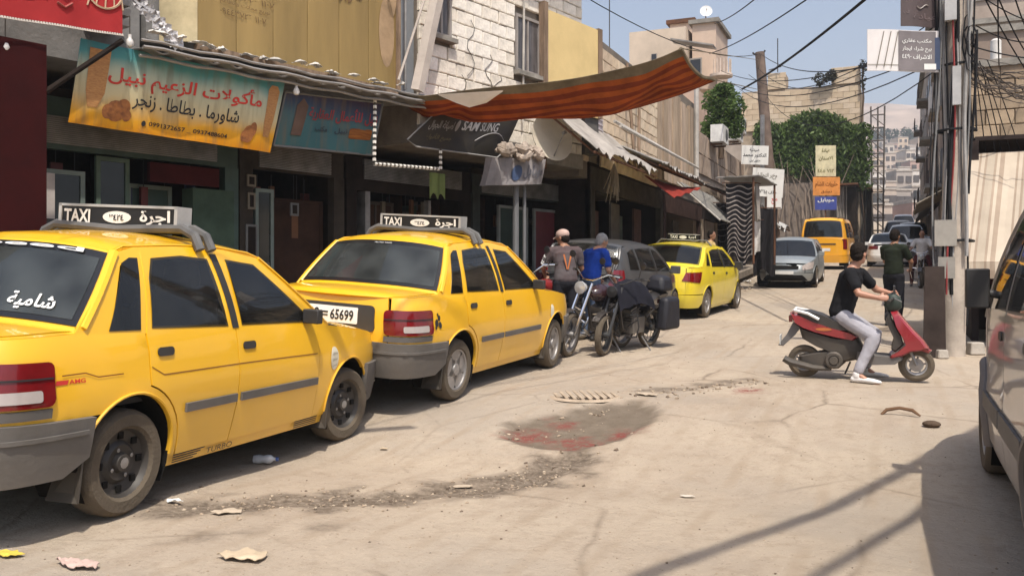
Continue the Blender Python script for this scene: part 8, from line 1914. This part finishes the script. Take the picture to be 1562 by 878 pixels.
# ================================================================ LITTER AND ROAD DETAILS
def on_road(px, py): p = ground_at(px, py); p.z = G(p.x, p.y) + relief(p.x, p.y) + .004 if 1.9 < p.y < 10.2 else p.z + .004; return p
def scrap(label, px, py, w_, L_, m, seed=1, rz=0, lift=.02, cat='litter', name='paper_scrap', group=None):
    p = on_road(px, py); rnd = random.Random(seed); n = 9; P = [((.55 + .45 * rnd.random()) * w_ / 2 * math.cos(2 * math.pi * i / n), (.55 + .45 * rnd.random()) * L_ / 2 * math.sin(2 * math.pi * i / n)) for i in range(n)]
    o = MB().poly(P, lambda a, b, off=0.0: Vector((a, b, .006 + off + lift * (.6 * abs(vnoise(a * 14 + seed, b * 14)) + .5 * abs(vnoise(a * 40, b * 40 + seed)) + .15))), .004, min(w_, L_) / 10).build(name, m, None, True); o.location = p; o.rotation_euler = (0, 0, rad(rz)); tag(o, label, cat, group); return o
card = M_('cardboard', (.50, .40, .28), .9, var=.25); papr = M_('dirty_paper', (.58, .52, .44), .9, var=.25)
scrap('torn piece of pale cardboard lying at the bottom of the photo', 376, 853, .30, .20, card, 3, 10, .035)
scrap('flat yellow wrapper at the lower left corner', 14, 851, .16, .10, M_('yellow_wrapper', (.68, .52, .08), .6), 2, 20, .02)
scrap('crumpled pinkish wrapper left of the torn cardboard', 118, 868, .30, .12, M_('pink_wrapper', (.52, .38, .33), .8), 5, -5, .03)
scrap('white plastic scrap at the edge of the front taxi shadow', 265, 768, .12, .05, white, 6, 30, .03)
scrap('pale chip lying left of the pothole', 585, 688, .10, .05, card, 7, 0, .01)
scrap('pale flat stone chip on the open road', 1050, 760, .13, .06, papr, 8, 10, .01)
scrap('pale slab piece in the broken strip', 705, 740, .20, .12, M_('pale_slab', (.46, .38, .29), .9), 9, 25, .012)
scrap('pale slab fragment beside the manhole grate', 985, 604, .34, .16, M_('pale_slab', (.46, .38, .29)), 10, -20, .02)
scrap('pale board piece by the front edge of the broken strip', 345, 785, .22, .10, M_('pale_slab', (.46, .38, .29)), 11, 35, .02)
p = on_road(402, 708); b = thing('plastic_bottle', 'crushed clear plastic bottle lying beside the front taxi', 'bottle', p, .4); mb = MB(); mb.lathe([(.001, -.07), (.03, -.07), (.034, -.03), (.026, 0), (.034, .03), (.03, .055), (.012, .075), (.012, .09), (.001, .09)], c=(0, 0, .034), axis='x', n=12); mb.build('bottle_body', M_('cloudy_plastic', (.55, .56, .58), .15), b, True); MB().lathe([(.001, .09), (.014, .09), (.014, .108), (.001, .108)], c=(0, 0, .034), axis='x', n=10).build('cap', M_('blue_cap', (.05, .1, .3), .5), b, True)
p = on_road(1372, 635); o = MB().tube([(-.14, 0, .0), (-.1, .02, .04), (.0, .03, .06), (.1, 0, .05), (.16, -.03, .01)], [.012, .016, .014, .016, .008], 6).build('bent_stick', M_('dry_stick', (.17, .10, .06), .9), None, True); o.location = p; tag(o, 'short bent brown stick on the road below the scooter', 'stick')
p = on_road(1421, 655); o = MB(); blob(o, (0, 0, .02), (.07, .045, .03)); o = o.build('dark_clod', M_('dark_clod', (.10, .07, .05), .95, bump=.8), None, True); o.location = p; tag(o, 'dark clod of dirt beside the minivan shadow', 'clod')
# manhole grate
p = ground_at(893, 604); gr = thing('manhole_grate', 'sunken round iron grate with slanting bars, beyond the pothole', 'grate', (p.x, p.y, G(p.x, p.y) - .004), rad(28)); RR = .33; gi = M_('dusty_iron', (.40, .32, .24), .9, var=.3, bump=.4)
MB().lathe([(RR - .02, -.01), (RR - .02, .004), (RR + .02, .002), (RR + .04, -.012)], axis='z', n=36).build('ring', gi, gr, True); MB().lathe([(.001, .001), (RR - .02, .001)], axis='z', n=30).build('pit', M_('grate_dirt', (.06, .045, .035), .95), gr)
for k in range(9):
    x = (k - 4) * .070; h = math.sqrt(max(0, (RR - .02) ** 2 - x * x)); MB().box((x, 0, .008), (.032, 2 * h, .012)).build('bar', gi, gr)
# stones and crumbs
rnd = random.Random(99); stone_mesh = []
for k in range(5):
    mb = MB(); blob(mb, (0, 0, 0), (1, .8, .5), None, 5); mb.v = [tuple(Vector(q) * (1 + .7 * vnoise(q[0] * 2 + k * 3, q[1] * 2, 1, q[2] * 2))) for q in mb.v]; me = bpy.data.meshes.new('stone'); me.from_pydata(mb.v, [], mb.f); me.materials.append([M_('stone_pale', (.44, .36, .27), .95), M_('stone_mid', (.33, .26, .19), .95), M_('stone_dark', (.16, .12, .09), .95)][k % 3]); me.update(); stone_mesh.append(me)
def stones(label, pts, s0, s1):
    mb = MB(); 
    for x, y in pts:
        me = stone_mesh[rnd.randrange(5)]; s = rnd.uniform(s0, s1); a = rnd.random() * 6.28; z = G(x, y) + (relief(x, y) if 1.9 < y < 10.2 else 0) + s * .2; ca, sa = math.cos(a), math.sin(a); mi = rnd.choice((0, 1, 1, 1, 2))
        mb.add([(x + s * (v.co.x * ca - v.co.y * sa), y + s * (v.co.x * sa + v.co.y * ca), z + s * v.co.z) for v in me.vertices], [tuple(f.vertices) for f in me.polygons], mi)
    o = mb.build('gravel', [M_('stone_pale', (.50, .41, .31)), M_('stone_mid', (.36, .28, .20)), M_('stone_dark', (.16, .12, .09))], None); tag(o, label, 'gravel', kind='stuff')
pts = []
for k in range(420): i = rnd.randrange(len(CR) - 1); t = rnd.random(); pts.append((lerp(CR[i][0], CR[i + 1][0], t) + rnd.gauss(0, .17), lerp(CR[i][1], CR[i + 1][1], t) + rnd.gauss(0, .17)))
stones('loose stones in the broken strip of road in front of the taxis', pts, .003, .016)
pts = [(-2.2 + .9 * k / 120 + rnd.gauss(0, .12), 8.3 + 1.5 * k / 120 + rnd.gauss(0, .12)) for k in range(120)] + [(rnd.uniform(-3.0, -1.9), rnd.uniform(6.4, 8.0)) for _ in range(40)]
stones('rubble beside the pothole and manhole grate', pts, .005, .026)
stones('scattered crumbs of stone all over the dusty street', [(rnd.uniform(-4.5, .6), 2.2 + 12 * rnd.random() ** 1.5) for _ in range(900)], .002, .009)
stones('rubbish and stones along the left kerb by the silver car', [(-4.6 + rnd.gauss(0, .3), rnd.uniform(20, 30)) for _ in range(140)], .02, .07)
for k, (px_, py_, w_, h_) in enumerate(((1140, 432, .3, .16), (1162, 434, .25, .12), (1128, 440, .2, .1))):
    o = scrap(('leftmost', 'biggest', 'smallest')[k] + ' pale rubbish bag lying at the kerb by the striped cloth', px_, py_, w_, w_, white, k, 0, .12, 'rubbish', 'rubbish_bag')
# ================================================================ VEHICLES PLACED
t1 = pride('yellow taxi nearest the camera, cut off by the left edge, black steel wheels', 1); t1.place(-3.92, 3.61, 4.6)
bpy.context.view_layer.update(); Mx = t1.root.matrix_world; p, q = over(Mx @ Vector((.72, -.55, .93)), 5.2), over(Mx @ Vector((1.12, -.80, .62)), 5.2); d_ = (q - p).normalized(); cable_thing('cable bundle passing over the bonnet of the front taxi', p - d_ * 3, q + d_ * .55, .0, .03, 12, 3, group='cable bundles passing overhead')
t2 = pride('second yellow taxi with number plate 50 65699 and alloy wheels', 2); t2.place(-3.87, 7.52, -1.6)
grey_hatch().place(-3.91, 13.96, -1.7)
lemon_taxi().place(-3.5, 17.84, -4.6)
silver_car().place(-3.9, 31.2, 180)
vn = yellow_van(); vn.sp['scale'] = (1, 1.12, 1.05); vn.place(-1.75, 38.5, -2)
white_sedan().place(.55, 41.5, 0)
wp = M_('white_pickup_paint', (.7, .7, .69), .4, dust=.3)
suv('white pickup facing the camera behind the white saloon car', wp).place(-.35, 50.5, 180)
suv('distant white vehicle facing the camera, farther up the street', wp).place(-.6, 66, 178)
suv('distant white vehicle highest up the far street', wp, 'white_pickup').place(-.2, 84, 180)
suv('second distant white vehicle, in the row up the far street', wp).place(.1, 60, 180)
grey_minivan().place(2.18, 4.0, 0)
bpy.data.objects.remove(_to)
# ================================================================ HAZE
hz = MB().box((600, 1080, 150), (3300, 2300, 315)).build('haze', [], None); hz['kind'] = 'stuff'; hz['label'] = 'pale dusty air over the whole town'
hm = bpy.data.materials.new('haze_air'); hm.use_nodes = True; N, L = hm.node_tree.nodes, hm.node_tree.links; N.remove(N['Principled BSDF']); v = N.new('ShaderNodeVolumePrincipled'); v.inputs['Density'].default_value = .0007; v.inputs['Color'].default_value = (.86, .90, .97, 1); L.new(v.outputs[0], N['Material Output'].inputs['Volume']); hz.data.materials.append(hm)
